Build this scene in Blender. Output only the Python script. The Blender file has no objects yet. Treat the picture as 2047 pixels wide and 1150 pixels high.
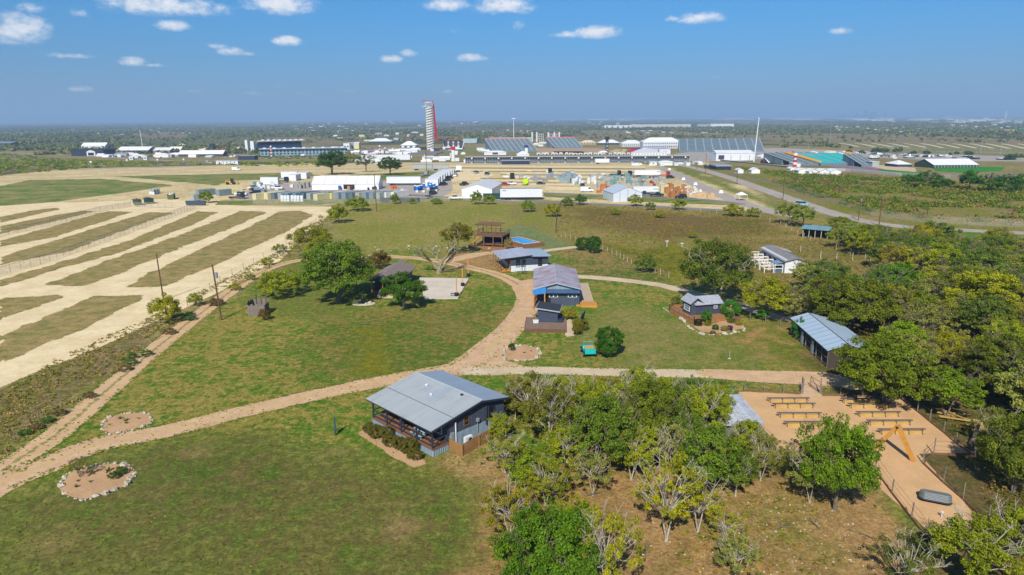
import bpy, math, random
import numpy as np
R=math.radians
scene=bpy.context.scene
col=scene.collection
# ---------------------------------------------------------------- camera geometry and terrain
FPX=1364.0; CAMH=32.0
PITCH=math.atan(338.5/FPX); ROLL=R(0.36)
_cp,_sp=math.cos(PITCH),math.sin(PITCH)
FW=np.array([0,_cp,-_sp]);_u0=np.array([0,_sp,_cp]);_r0=np.array([1.,0,0])
RT=_r0*math.cos(ROLL)-_u0*math.sin(ROLL);UP=_u0*math.cos(ROLL)+_r0*math.sin(ROLL)
def tzs(y):
    t=min(1,max(0,(y-330)/620)); return -16*t*t*(3-2*t)
def tzn(y):
    t=np.clip((y-330)/620,0,1); return -16*t*t*(3-2*t)
def G(px,py,z=0.0):
    """ground point seen at a place of the photograph"""
    d=FW*FPX+RT*(px-1023.5)-UP*(py-575.); zz=z
    for _ in range(60):
        t=(zz-CAMH)/d[2]; zz=0.5*zz+0.5*(tzs(t*d[1])+z)
    t=(zz-CAMH)/d[2]
    return (float(t*d[0]),float(t*d[1]),float(CAMH+t*d[2]))
def P2(lst): return [G(a,b)[:2] for a,b in lst]
def mpp(px,py): # metres per photo pixel at a ground spot
    x,y,z=G(px,py); return math.hypot(y*_cp+(CAMH-z)*_sp,0)/FPX
# ---------------------------------------------------------------- numpy noise
def vnoise(x,y,seed=0):
    xi=np.floor(x).astype(np.int64);yi=np.floor(y).astype(np.int64);fx=x-xi;fy=y-yi
    fx=fx*fx*(3-2*fx);fy=fy*fy*(3-2*fy)
    def h(a,b):
        n=(a*374761393+b*668265263+seed*1442695041)&0xffffffff
        n=((n^(n>>13))*1274126177)&0xffffffff
        return ((n^(n>>16))&0xffff)/65535.0
    return (h(xi,yi)*(1-fx)+h(xi+1,yi)*fx)*(1-fy)+(h(xi,yi+1)*(1-fx)+h(xi+1,yi+1)*fx)*fy
def fbm(x,y,s,oct=4,seed=0):
    r=0;a=.5;t=0
    for o in range(oct):
        r=r+a*vnoise(x/s,y/s,seed+o*17);t+=a;a*=.5;s*=.47
    return r/t
def sdpoly(X,Y,poly):
    """signed distance, positive inside"""
    p=np.array(poly);n=len(p);d=np.full(X.shape,1e18);ins=np.zeros(X.shape,bool)
    for i in range(n):
        ax,ay=p[i];bx,by=p[(i+1)%n]
        ex,ey=bx-ax,by-ay;L=ex*ex+ey*ey+1e-12
        t=np.clip(((X-ax)*ex+(Y-ay)*ey)/L,0,1)
        d=np.minimum(d,(X-ax-t*ex)**2+(Y-ay-t*ey)**2)
        c=((ay>Y)!=(by>Y))
        with np.errstate(divide='ignore',invalid='ignore'):
            xi=(bx-ax)*(Y-ay)/(by-ay if by!=ay else 1e-12)+ax
        ins^=(c&(X<xi))
    d=np.sqrt(d);return np.where(ins,d,-d)
def dline(X,Y,pl):
    p=np.array(pl);d=np.full(X.shape,1e18);w=np.zeros(X.shape)
    for i in range(len(p)-1):
        ax,ay=p[i][:2];bx,by=p[i+1][:2];ex,ey=bx-ax,by-ay;L=ex*ex+ey*ey+1e-12
        t=np.clip(((X-ax)*ex+(Y-ay)*ey)/L,0,1)
        q=(X-ax-t*ex)**2+(Y-ay-t*ey)**2;m=q<d;d=np.where(m,q,d)
        if p.shape[1]>2: w=np.where(m,p[i][2]*(1-t)+p[i+1][2]*t,w)
    return np.sqrt(d),w
def smooth(pl,n=6):
    p=[np.array(q,float) for q in pl];p=[2*p[0]-p[1]]+p+[2*p[-1]-p[-2]];o=[]
    for i in range(1,len(p)-2):
        for k in range(n):
            t=k/n;o.append(.5*((2*p[i])+(p[i+1]-p[i-1])*t+(2*p[i-1]-5*p[i]+4*p[i+1]-p[i+2])*t*t+(3*p[i]-p[i-1]-3*p[i+1]+p[i+2])*t**3))
    o.append(p[-2]);return [tuple(q) for q in o]
# ---------------------------------------------------------------- colour and materials
def L1(c):
    c=c/255.; return c/12.92 if c<=.04045 else ((c+.055)/1.055)**2.4
KCOL=0.80
def C(r,g,b,k=None):
    k=KCOL if k is None else k
    v=[L1(r)*k,L1(g)*k,L1(b)*k];l=.3*v[0]+.6*v[1]+.1*v[2]
    return tuple(min(.88,max(.004,l+(q-l)*1.13)) for q in v)+(1,)
MATS={}
def newmat(name):
    m=bpy.data.materials.new(name);m.use_nodes=True;nt=m.node_tree;nt.nodes.clear()
    o=nt.nodes.new('ShaderNodeOutputMaterial');return m,nt,o
def N(nt,t,**k):
    n=nt.nodes.new(t)
    for a,b in k.items():
        if a.startswith('i_'): n.inputs[a[2:]].default_value=b
        else: setattr(n,a,b)
    return n
def mathn(nt,op,a,b=None,clamp=False):
    n=nt.nodes.new('ShaderNodeMath');n.operation=op;n.use_clamp=clamp
    for i,v in enumerate((a,b)):
        if v is None: continue
        if hasattr(v,'is_linked'): nt.links.new(v,n.inputs[i])
        else: n.inputs[i].default_value=v
    return n.outputs[0]
def mixc(nt,f,a,b,bt='MIX'):
    n=nt.nodes.new('ShaderNodeMix');n.data_type='RGBA';n.blend_type=bt
    for s,v in ((0,f),(6,a),(7,b)):
        if hasattr(v,'is_linked'): nt.links.new(v,n.inputs[s])
        else: n.inputs[s].default_value=v
    return n.outputs[2]
def noise(nt,scale,detail=4,rough=.6,vec=None,seed=0.,ntype='FBM'):
    n=nt.nodes.new('ShaderNodeTexNoise');n.noise_dimensions='3D'
    n.inputs['Scale'].default_value=scale;n.inputs['Detail'].default_value=detail;n.inputs['Roughness'].default_value=rough
    if vec is not None: nt.links.new(vec,n.inputs['Vector'])
    return n.outputs['Fac']
def ramp(nt,f,lo,hi):
    n=nt.nodes.new('ShaderNodeMapRange');n.clamp=True;n.interpolation_type='SMOOTHSTEP'
    nt.links.new(f,n.inputs[0]);n.inputs[1].default_value=lo;n.inputs[2].default_value=hi;return n.outputs[0]
def gpos(nt): return nt.nodes.new('ShaderNodeNewGeometry').outputs['Position']
def opos(nt): return nt.nodes.new('ShaderNodeTexCoord').outputs['Object']
def scalev(nt,v,s):
    n=nt.nodes.new('ShaderNodeVectorMath');n.operation='MULTIPLY';nt.links.new(v,n.inputs[0]);n.inputs[1].default_value=s;return n.outputs[0]
def bump(nt,h,dist,strength=1.):
    n=nt.nodes.new('ShaderNodeBump');n.inputs['Distance'].default_value=dist;n.inputs['Strength'].default_value=strength
    nt.links.new(h,n.inputs['Height']);return n.outputs[0]
def plain(name,rgb,rough=.7,metal=0.,dirt=.18,scale=1.5,stripes=None,bumpd=0.,spec=.5,dcol=None,obj=True):
    """painted / metal / wood surface with uneven wear; stripes=(axis vector, pitch m, depth, darkness)"""
    if name in MATS: return MATS[name]
    m,nt,o=newmat(name);b=N(nt,'ShaderNodeBsdfPrincipled');nt.links.new(b.outputs[0],o.inputs[0])
    b.inputs['Roughness'].default_value=rough;b.inputs['Metallic'].default_value=metal
    b.inputs['Specular IOR Level'].default_value=spec
    p=opos(nt) if obj else gpos(nt)
    f=ramp(nt,noise(nt,scale,6,.65,p),.35,.75)
    d=dcol or tuple(c*.55 for c in rgb[:3])+(1,)
    c=mixc(nt,mathn(nt,'MULTIPLY',f,dirt*2.2,True),rgb,d)
    if stripes:
        ax,pitch,depth,dk=stripes
        dn=nt.nodes.new('ShaderNodeVectorMath');dn.operation='DOT_PRODUCT';nt.links.new(p,dn.inputs[0]);dn.inputs[1].default_value=ax
        fr=mathn(nt,'FRACT',mathn(nt,'DIVIDE',dn.outputs['Value'],pitch))
        tri=mathn(nt,'ABSOLUTE',mathn(nt,'SUBTRACT',fr,.5))
        g=ramp(nt,tri,.36,.5)
        c=mixc(nt,mathn(nt,'MULTIPLY',g,dk),c,tuple(x*.35 for x in rgb[:3])+(1,))
        wn=nt.nodes.new('ShaderNodeTexWhiteNoise');wn.noise_dimensions='1D'
        nt.links.new(mathn(nt,'FLOOR',mathn(nt,'DIVIDE',dn.outputs['Value'],pitch)),wn.inputs['W'])
        c=mixc(nt,mathn(nt,'MULTIPLY',wn.outputs[0],dirt),c,d)
        if depth: nt.links.new(bump(nt,tri,depth),b.inputs['Normal'])
    nt.links.new(c,b.inputs['Base Color'])
    MATS[name]=m;return m
def corrug(name,rgb,ax,pitch=.2,rough=.45,metal=.0,dirt=.25,dcol=None,depth=.03,scale=.8,lo=.42,hi=.72):
    if name in MATS: return MATS[name]
    m,nt,o=newmat(name);b=N(nt,'ShaderNodeBsdfPrincipled');nt.links.new(b.outputs[0],o.inputs[0])
    b.inputs['Roughness'].default_value=rough;b.inputs['Metallic'].default_value=metal
    p=opos(nt)
    dn=nt.nodes.new('ShaderNodeVectorMath');dn.operation='DOT_PRODUCT';nt.links.new(p,dn.inputs[0]);dn.inputs[1].default_value=ax
    s=mathn(nt,'SINE',mathn(nt,'MULTIPLY',dn.outputs['Value'],2*math.pi/pitch))
    nt.links.new(bump(nt,s,depth),b.inputs['Normal'])
    # streaks run along the corrugation
    sv=scalev(nt,p,tuple(1 if abs(a)>.5 else .12 for a in ax))
    f=ramp(nt,noise(nt,scale*3,5,.7,sv),lo,hi);f2=ramp(nt,noise(nt,scale,4,.6,p),.3,.75)
    d=dcol or tuple(c*.5 for c in rgb[:3])+(1,)
    c=mixc(nt,mathn(nt,'MULTIPLY',mathn(nt,'MULTIPLY',f,f2),dirt*3,True),rgb,d)
    wn=nt.nodes.new('ShaderNodeTexWhiteNoise');wn.noise_dimensions='1D'
    nt.links.new(mathn(nt,'FLOOR',mathn(nt,'DIVIDE',dn.outputs['Value'],.9)),wn.inputs['W'])
    c=mixc(nt,mathn(nt,'MULTIPLY',wn.outputs[0],.22),c,tuple(min(.9,x*1.3) for x in rgb[:3])+(1,))
    nt.links.new(c,b.inputs['Base Color']);MATS[name]=m;return m
# ---------------------------------------------------------------- mesh builder
class MB:
    def __init__(s): s.v=[];s.f=[];s.m=[]
    def face(s,pts,mi=0):
        n=len(s.v);s.v+=[tuple(p) for p in pts];s.f.append(tuple(range(n,n+len(pts))));s.m.append(mi);return s
    def hexa(s,b,t,mi=0): # bottom 4, top 4 counter-clockwise from above
        n=len(s.v);s.v+=[tuple(p) for p in b]+[tuple(p) for p in t]
        for f in ((3,2,1,0),(4,5,6,7),(0,1,5,4),(1,2,6,5),(2,3,7,6),(3,0,4,7)): s.f.append(tuple(n+i for i in f));s.m.append(mi)
        return s
    def box(s,x0,x1,y0,y1,z0,z1,mi=0):
        return s.hexa([(x0,y0,z0),(x1,y0,z0),(x1,y1,z0),(x0,y1,z0)],[(x0,y0,z1),(x1,y0,z1),(x1,y1,z1),(x0,y1,z1)],mi)
    def obox(s,cx,cy,z0,sx,sy,sz,a=0,mi=0,taper=1.):
        c,w=math.cos(a),math.sin(a);q=lambda x,y,z:(cx+c*x-w*y,cy+w*x+c*y,z)
        k=[(-sx/2,-sy/2),(sx/2,-sy/2),(sx/2,sy/2),(-sx/2,sy/2)]
        return s.hexa([q(x,y,z0) for x,y in k],[q(x*taper,y*taper,z0+sz) for x,y in k],mi)
    def prism(s,poly,z0,z1,mi=0):
        n=len(s.v);k=len(poly);s.v+=[(x,y,z0) for x,y in poly]+[(x,y,z1) for x,y in poly]
        s.f.append(tuple(range(n+k-1,n-1,-1)));s.m.append(mi);s.f.append(tuple(range(n+k,n+2*k)));s.m.append(mi)
        for i in range(k): j=(i+1)%k;s.f.append((n+i,n+j,n+k+j,n+k+i));s.m.append(mi)
        return s
    def side(s,poly,a,b,axis='y',mi=0):
        """profile in (h,z) extruded along axis from a to b"""
        n=len(s.v);k=len(poly)
        g=(lambda h,z,w:(h,w,z)) if axis=='y' else (lambda h,z,w:(w,h,z))
        s.v+=[g(h,z,a) for h,z in poly]+[g(h,z,b) for h,z in poly]
        s.f.append(tuple(range(n,n+k)));s.m.append(mi);s.f.append(tuple(range(n+2*k-1,n+k-1,-1)));s.m.append(mi)
        for i in range(k): j=(i+1)%k;s.f.append((n+j,n+i,n+k+i,n+k+j));s.m.append(mi)
        return s
    def slab(s,q,t,mi=0): # quad of top points, thickness downwards
        return s.hexa([(x,y,z-t) for x,y,z in q],q,mi)
    def tube(s,p,q,r0,r1=None,n=6,mi=0,cap=True):
        r1=r0 if r1 is None else r1
        p=np.array(p,float);q=np.array(q,float);d=q-p;L=np.linalg.norm(d)
        if L<1e-6: return s
        d/=L;a=np.array([0,0,1.]) if abs(d[2])<.9 else np.array([1.,0,0])
        u=np.cross(d,a);u/=np.linalg.norm(u);w=np.cross(d,u);b=len(s.v)
        for c,r in ((p,r0),(q,r1)):
            for i in range(n):
                t=2*math.pi*i/n;s.v.append(tuple(c+r*(math.cos(t)*u+math.sin(t)*w)))
        for i in range(n): j=(i+1)%n;s.f.append((b+i,b+n+i,b+n+j,b+j));s.m.append(mi)
        if cap: s.f.append(tuple(b+i for i in range(n)));s.f.append(tuple(b+2*n-1-i for i in range(n)));s.m+=[mi,mi]
        return s
    def path(s,pts,rs,n=6,mi=0):
        for i in range(len(pts)-1): s.tube(pts[i],pts[i+1],rs[i],rs[i+1],n,mi,cap=(i in(0,len(pts)-2)))
        return s
    def bar(s,p,q,w,h,mi=0): # rectangular bar, upright section
        p=np.array(p,float);q=np.array(q,float);d=q-p;d/=max(1e-9,np.linalg.norm(d))
        a=np.array([0,0,1.]) if abs(d[2])<.95 else np.array([0,1.,0])
        u=np.cross(d,a);u/=np.linalg.norm(u);v=np.cross(u,d)
        k=[(-w/2,-h/2),(w/2,-h/2),(w/2,h/2),(-w/2,h/2)]
        n=len(s.v)
        for c in (p,q):
            for x,y in k: s.v.append(tuple(c+u*x+v*y))
        for f in ((0,1,2,3),(7,6,5,4),(1,0,4,5),(2,1,5,6),(3,2,6,7),(0,3,7,4)): s.f.append(tuple(n+i for i in f));s.m.append(mi)
        return s
    def blob(s,c,r,sz=1.,seed=0,rough=.25,n=8,m=5,mi=0):
        rr=random.Random(seed);b=len(s.v)
        for i in range(m+1):
            th=math.pi*i/m
            for j in range(n):
                ph=2*math.pi*j/n;k=r*(1+rr.uniform(-rough,rough))
                s.v.append((c[0]+k*math.sin(th)*math.cos(ph),c[1]+k*math.sin(th)*math.sin(ph),c[2]+k*sz*math.cos(th)))
        for i in range(m):
            for j in range(n): k=(j+1)%n;s.f.append((b+i*n+j,b+(i+1)*n+j,b+(i+1)*n+k,b+i*n+k));s.m.append(mi)
        return s
    def mesh(s,name):
        me=bpy.data.meshes.new(name);me.from_pydata(s.v,[],s.f);
        if any(s.m): me.polygons.foreach_set('material_index',s.m)
        me.update();return me
    def build(s,name,mats,parent=None,smoothed=False):
        me=s.mesh(name);o=bpy.data.objects.new(name,me);col.objects.link(o)
        for m in (mats if isinstance(mats,(list,tuple)) else [mats]): me.materials.append(m)
        if smoothed: me.polygons.foreach_set('use_smooth',[True]*len(me.polygons))
        if parent: o.parent=parent
        return o
def tag(o,label,cat,group=None):
    o['label']=label;o['category']=cat
    if group:o['group']=group
    return o
def thing(name,label,cat,loc=(0,0,0),rz=0.,group=None,s=1.):
    o=bpy.data.objects.new(name,None);col.objects.link(o);o.empty_display_size=.5
    if len(loc)==2: loc=(loc[0],loc[1],tzs(loc[1]))
    o.location=loc;o.rotation_euler=(0,0,rz);o.scale=(s,s,s) if not hasattr(s,'__len__') else s
    return tag(o,label,cat,group)
def kids(o): return [c for c in ALLC.get(o.name,[])]
ALLC={}
def copytree(o,label,loc,rz=0.,group=None,s=1.,color=None):
    def rec(x,par):
        c=x.copy();col.objects.link(c)
        if par is not None:c.parent=par
        if color is not None:c.color=color
        for k in x.children: rec(k,c)
        return c
    c=rec(o,None);c['label']=label
    if group:c['group']=group
    if len(loc)==2: loc=(loc[0],loc[1],tzs(loc[1]))
    c.location=loc;c.rotation_euler=(0,0,rz);c.scale=(s,s,s) if not hasattr(s,'__len__') else s
    return c
def npmesh(name,V,F,mats,kind=None,attrs=None,smoothed=False,parent=None,k=None):
    V=np.asarray(V,np.float32);F=np.asarray(F,np.int32);me=bpy.data.meshes.new(name);k=F.shape[1]
    me.vertices.add(len(V));me.vertices.foreach_set('co',V.ravel())
    me.loops.add(F.size);me.loops.foreach_set('vertex_index',F.ravel())
    me.polygons.add(len(F));me.polygons.foreach_set('loop_start',np.arange(0,F.size,k,dtype=np.int32))
    me.polygons.foreach_set('loop_total',np.full(len(F),k,np.int32))
    if smoothed: me.polygons.foreach_set('use_smooth',np.ones(len(F),bool))
    me.update(calc_edges=True)
    for an,(ty,dom,dat) in (attrs or {}).items():
        a=me.attributes.new(an,ty,dom);a.data.foreach_set('color' if ty=='FLOAT_COLOR' else 'value',np.asarray(dat,np.float32).ravel())
    for m in mats: me.materials.append(m)
    o=bpy.data.objects.new(name,me);col.objects.link(o)
    if kind:o['kind']=kind
    if parent:o.parent=parent
    return o
def gridfaces(nr,nc):
    i=np.arange(nr-1)[:,None]*nc+np.arange(nc-1)[None,:]
    return np.stack([i,i+1,i+nc+1,i+nc],-1).reshape(-1,4)
# ---------------------------------------------------------------- camera, sun, sky
cam=bpy.data.cameras.new('camera');co=bpy.data.objects.new('camera',cam);col.objects.link(co);scene.camera=co
cam.sensor_width=36;cam.lens=36*FPX/2047.;cam.clip_end=200000;cam.clip_start=.5
from mathutils import Matrix,Vector
M=Matrix(((RT[0],UP[0],-FW[0],0),(RT[1],UP[1],-FW[1],0),(RT[2],UP[2],-FW[2],CAMH),(0,0,0,1)));co.matrix_world=M
SUN_EL=R(41);SUN_AZ=R(14) # light travels towards azimuth 14 degrees right of +Y
sd=Vector((-math.sin(SUN_AZ)*math.cos(SUN_EL),-math.cos(SUN_AZ)*math.cos(SUN_EL),math.sin(SUN_EL)))
sl=bpy.data.lights.new('sun','SUN');sl.energy=4.8;sl.angle=R(.53);sl.color=(1,.955,.87)
so=bpy.data.objects.new('sun',sl);col.objects.link(so);so.rotation_euler=sd.to_track_quat('Z','Y').to_euler();so.location=(0,0,200)
w=bpy.data.worlds.new('World');scene.world=w;w.use_nodes=True;nt=w.node_tree;nt.nodes.clear()
wo=N(nt,'ShaderNodeOutputWorld');bg=N(nt,'ShaderNodeBackground');nt.links.new(bg.outputs[0],wo.inputs[0]);bg.inputs[1].default_value=.073
sky=N(nt,'ShaderNodeTexSky');sky.sky_type='NISHITA';sky.sun_disc=False;sky.sun_elevation=SUN_EL
sky.sun_rotation=math.atan2(sd.x,sd.y);sky.air_density=1.;sky.dust_density=.3;sky.ozone_density=4.;sky.altitude=100
tc=N(nt,'ShaderNodeTexCoord').outputs['Generated']
sx=N(nt,'ShaderNodeSeparateXYZ');nt.links.new(tc,sx.inputs[0])
az=mathn(nt,'ARCTAN2',sx.outputs[0],sx.outputs[1]);el=mathn(nt,'ARCSINE',sx.outputs[2])
tint=mixc(nt,ramp(nt,el,.17,0.),(.27,.77,1.15,1),(.37,.55,.86,1))
tint=mixc(nt,ramp(nt,el,.2,.6),tint,(.74,.92,1.1,1))
skyc=mixc(nt,1.,sky.outputs[0],tint,'MULTIPLY')
# deeper towards the horizon: the air there is dark, dry and blue
# small fair-weather clouds, each at its own direction
wn=N(nt,'ShaderNodeCombineXYZ');nt.links.new(az,wn.inputs[0]);nt.links.new(mathn(nt,'MULTIPLY',el,1.5),wn.inputs[1])
n1=N(nt,'ShaderNodeTexNoise');nt.links.new(wn.outputs[0],n1.inputs['Vector']);n1.inputs['Scale'].default_value=28;n1.inputs['Detail'].default_value=6;n1.inputs['Roughness'].default_value=.6
n2=N(nt,'ShaderNodeTexNoise');nt.links.new(wn.outputs[0],n2.inputs['Vector']);n2.inputs['Scale'].default_value=95;n2.inputs['Detail'].default_value=5;n2.inputs['Roughness'].default_value=.62
CL=[(320,14,125,24,1),(560,12,72,22,1),(345,52,34,13,.9),(575,84,30,11,.9),(1005,14,62,20,1),(895,12,48,14,.9),(30,62,60,34,1),(1195,66,48,15,1),(1140,70,42,8,.7),(1400,38,50,14,1),(1345,38,16,8,.7),
(1685,63,24,9,.7),(265,124,26,11,.85),(300,131,30,5,.6),(140,113,50,7,.5),(160,180,22,9,.7),(780,119,24,9,.8),(818,107,18,8,.8),(942,117,34,9,.8),(462,104,26,10,.6),(435,92,22,7,.5),(497,108,16,6,.45),(393,183,20,6,.5),
(515,188,28,5,.45),(553,192,14,4,.4),(607,189,18,5,.4),(65,18,30,11,.6),(165,28,26,10,.5),(210,12,60,12,.35),(1036,51,14,12,.6),(1432,154,20,6,.3),(1636,178,18,4,.25),(288,188,18,5,.3),(700,184,18,6,.3),(950,182,14,4,.3),(893,184,16,5,.35),(908,62,14,6,.35),(1690,55,12,5,.3),(555,172,10,5,.35)]
comb=None;shade=None
for (cx,cy,wx,wy,dn) in CL:
    d=FW*FPX+RT*(cx-1023.5)-UP*(cy-575.);d/=np.linalg.norm(d);a0=math.atan2(d[0],d[1]);e0=math.asin(d[2])
    ka=math.sqrt(FPX**2+(cx-1023)**2+(cy-575)**2)
    u=mathn(nt,'MULTIPLY',mathn(nt,'SUBTRACT',az,a0),ka/wx*.74)
    vr=mathn(nt,'MULTIPLY',mathn(nt,'SUBTRACT',el,e0),ka/wy*.74)
    v=mathn(nt,'MAXIMUM',vr,mathn(nt,'MULTIPLY',vr,-1.35))
    r=mathn(nt,'SQRT',mathn(nt,'ADD',mathn(nt,'MULTIPLY',u,u),mathn(nt,'MULTIPLY',v,v)))
    q=mathn(nt,'MULTIPLY',mathn(nt,'SUBTRACT',1.,r,True),dn)
    # height inside the cloud, for its lit top
    h=mathn(nt,'MULTIPLY',mathn(nt,'ADD',mathn(nt,'MULTIPLY',vr,.5),.5,True),mathn(nt,'GREATER_THAN',q,0.))
    comb=q if comb is None else mathn(nt,'MAXIMUM',comb,q)
    shade=h if shade is None else mathn(nt,'MAXIMUM',shade,h)
body=mathn(nt,'ADD',comb,mathn(nt,'MULTIPLY',mathn(nt,'SUBTRACT',n1.outputs['Fac'],.5),1.5))
body=mathn(nt,'ADD',body,mathn(nt,'MULTIPLY',mathn(nt,'SUBTRACT',n2.outputs['Fac'],.5),.8))
fac=mathn(nt,'MULTIPLY',ramp(nt,body,.05,.95),mathn(nt,'GREATER_THAN',comb,0.001))
fac=mathn(nt,'MULTIPLY',fac,ramp(nt,comb,0.,.22))
fac=mathn(nt,'MULTIPLY',fac,mathn(nt,'ADD',ramp(nt,comb,.0,.5),.45,True))
cl=mixc(nt,ramp(nt,mathn(nt,'ADD',shade,mathn(nt,'MULTIPLY',mathn(nt,'SUBTRACT',n2.outputs['Fac'],.5),.8)),.05,.75),(6.3,7.6,9.6,1),(11.3,11.2,11.2,1))
skyc=mixc(nt,mathn(nt,'MULTIPLY',fac,.93),skyc,cl)
nt.links.new(skyc,bg.inputs[0])
scene.view_settings.view_transform='Standard';scene.view_settings.look='None';scene.view_settings.exposure=0.33;scene.view_settings.gamma=1
# haze
hb=MB().box(-62000,62000,-300,47500,-18.5,330).build('haze',[])
m,nt,o=newmat('air');pv=N(nt,'ShaderNodeVolumePrincipled');pv.inputs['Color'].default_value=(.46,.70,1.,1);pv.inputs['Density'].default_value=1.45e-4;pv.inputs['Anisotropy'].default_value=0.
nt.links.new(pv.outputs[0],o.inputs['Volume']);hb.data.materials.append(m);hb['kind']='stuff'
scene.cycles.volume_bounces=0;scene.cycles.max_bounces=6;scene.cycles.diffuse_bounces=2;scene.cycles.glossy_bounces=2;scene.cycles.transmission_bounces=2;scene.cycles.transparent_max_bounces=12
# ================================================================ GROUND
LAWN=(C(92,120,46),C(148,136,76))
ys=[-60.];
while ys[-1]<45000:
    y=ys[-1];ys.append(y+(max(.75,.0065*y) if y<420 else max(3.,.0105*y)))
ys=np.array(ys);ts=np.linspace(-1.32,1.32,430)
Y=np.repeat(ys[:,None],430,1);X=(np.maximum(Y,0)*1.0+95)*ts[None,:]
X=X+0*Y;Z=tzn(Y)+0*X
A=np.zeros(X.shape+(4,));B=np.zeros(X.shape+(4,))
A[...]=LAWN[0];B[...]=LAWN[1];A[...,3]=.5
def paint(poly,ca,cb,patch=.5,soft=3.,nz=4.,ns=6.,px=True,seed=3,w=1.):
    pl=P2(poly) if px else poly
    p=np.array(pl);mn=p.min(0)-30;mx=p.max(0)+30
    m=(X>mn[0])&(X<mx[0])&(Y>mn[1])&(Y<mx[1])
    if not m.any():return
    x=X[m];y=Y[m];s=sdpoly(x,y,pl)+(fbm(x,y,ns,4,seed)-.5)*2*nz
    k=np.clip(s/soft+.5,0,1)[:,None]*w
    ca=np.array(ca);cb=np.array(cb);ca=ca.copy();ca[3]=patch
    A[m]=A[m]*(1-k)+ca*k;B[m]=B[m]*(1-k)+cb*k
# far plain: fields, brush and woods
farm=Y>300
lx=X[farm];ly=Y[farm]
f1=fbm(lx,ly*.55,420,5,5);f2=fbm(lx,ly*.5,1500,3,9);f3=fbm(lx,ly,90,3,12)
wood=np.array(C(76,84,56));tan_=np.array(C(150,132,98));gr=np.array(C(92,102,62));br=np.array(C(108,98,76))
k1=np.clip((f1+.35*(f3-.5)-.50)/.05,0,1)[:,None];k2=np.clip((f2-.46)/.1,0,1)[:,None]
c=wood*(1-k1)+(tan_*k2+gr*(1-k2))*k1
kb=np.clip((fbm(lx,ly*.4,700,4,31)-.47)/.1,0,1)[:,None]*.8;c=c*(1-kb)+br*kb
c[:,3]=.45
A[farm]=c;B[farm]=np.array(C(92,96,60))*.6+c*.4
WILD=(C(130,128,64),C(158,134,94));YEL=(C(128,128,34),C(96,98,36));TAN=(C(228,208,166),C(194,176,132));DRY=(C(140,124,80),C(106,108,58));DIRT=(C(176,140,102),C(134,116,74))
SCR=(C(126,126,68),C(160,142,102));OLV=(C(132,134,64),C(154,142,88))
# whole circuit site between 330 m and 1300 m
paint([(-200,352),(-200,300),(640,292),(1100,285),(2200,300),(2200,470),(1560,425),(1400,322),(600,322)],C(126,122,76),C(158,140,98),.5,20,12,40)
paint([(-200,350),(0,352),(130,338),(640,326),(1410,322),(1560,425),(900,398),(640,412),(350,412),(0,430),(-200,500)],TAN[0],TAN[1],.45,4,3,8)
# left gravel lot edges, and the strip of scrub between it and the farm track
paint([(-100,440),(0,412),(400,412),(660,412),(700,395),(740,420),(650,500),(590,525),(360,665),(0,930),(-150,1010)],SCR[0],SCR[1],.55,2,2,7)
paint([(-60,800),(120,720),(250,650),(300,690),(200,760),(60,860),(-60,960)],C(118,112,62),C(142,124,92),.6,3,3,5)
# upper lawn
paint([(700,400),(1120,404),(1120,470),(1090,490),(1000,505),(700,500),(650,470)],OLV[0],OLV[1],.5,6,4,9)
paint([(1040,398),(1120,402),(1108,465),(1060,462),(1010,430)],C(136,124,78),OLV[0],.5,5,4,7)
paint([(985,468),(1045,448),(1085,465),(1150,490),(1090,500),(1000,500)],C(130,140,98),C(112,124,76),.5,3,2,4)
# wild field behind the far fence
paint([(1122,402),(1560,430),(1800,480),(2047,600),(1900,640),(1560,610),(1335,560),(1250,525),(1112,475)],WILD[0],WILD[1],.55,3,2.5,8)
paint([(1130,412),(1540,440),(1560,470),(1330,480),(1150,440)],C(124,100,66),C(104,100,50),.55,8,6,8)
paint([(1150,478),(1280,500),(1340,485),(1440,520),(1350,560),(1230,515)],YEL[0],YEL[1],.5,5,4,7)
paint([(1400,470),(1660,480),(1840,560),(1700,590),(1480,540)],C(120,114,62),C(142,124,80),.5,6,4,8)
# meadow and scrub beyond the perimeter road
paint([(1240,322),(1640,345),(2200,390),(2200,480),(1800,452),(1560,395)],C(118,124,44),C(146,128,92),.6,6,8,14)
paint([(1370,338),(1560,412),(1680,440),(1560,425),(1340,340)],C(106,124,54),C(138,130,74),.5,4,3,8)
paint([(1540,318),(1760,352),(1640,350),(1460,342)],C(150,128,98),C(118,112,60),.5,5,5,12)
# lawn variation round the houses
paint([(640,470),(730,520),(700,640),(560,640),(500,600)],C(124,118,66),LAWN[0],.5,4,3,6,w=.75)
paint([(0,1000),(300,900),(620,930),(1000,900),(1000,1200),(-60,1200)],C(116,104,64),C(82,104,44),.6,10,8,10,w=.85)
paint([(330,880),(520,860),(620,960),(470,1040),(330,1000)],C(112,102,62),C(84,100,42),.6,6,4,4,w=.7)
paint([(940,930),(1010,905),(1500,880),(1560,930),(1760,960),(1850,1100),(1850,1210),(900,1210),(960,1040)],C(170,138,96),C(138,118,74),.5,3,2.4,4)
paint([(1480,1010),(1560,1000),(1700,1100),(1500,1150)],C(124,122,62),C(156,130,88),.6,3,3,3,w=.7)
paint([(870,915),(1010,870),(1030,900),(960,960),(880,950)],C(176,146,104),C(120,116,62),.5,1.4,1.2,2.5)
paint([(1390,650),(1560,640),(1640,700),(1660,740),(1600,745),(1480,690)],C(176,140,98),C(112,118,52),.5,2.4,2.4,4)
paint([(1220,600),(1400,650),(1560,740),(1300,745),(1150,700)],C(150,136,88),C(94,116,48),.6,6,5,6,w=.8)
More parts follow.
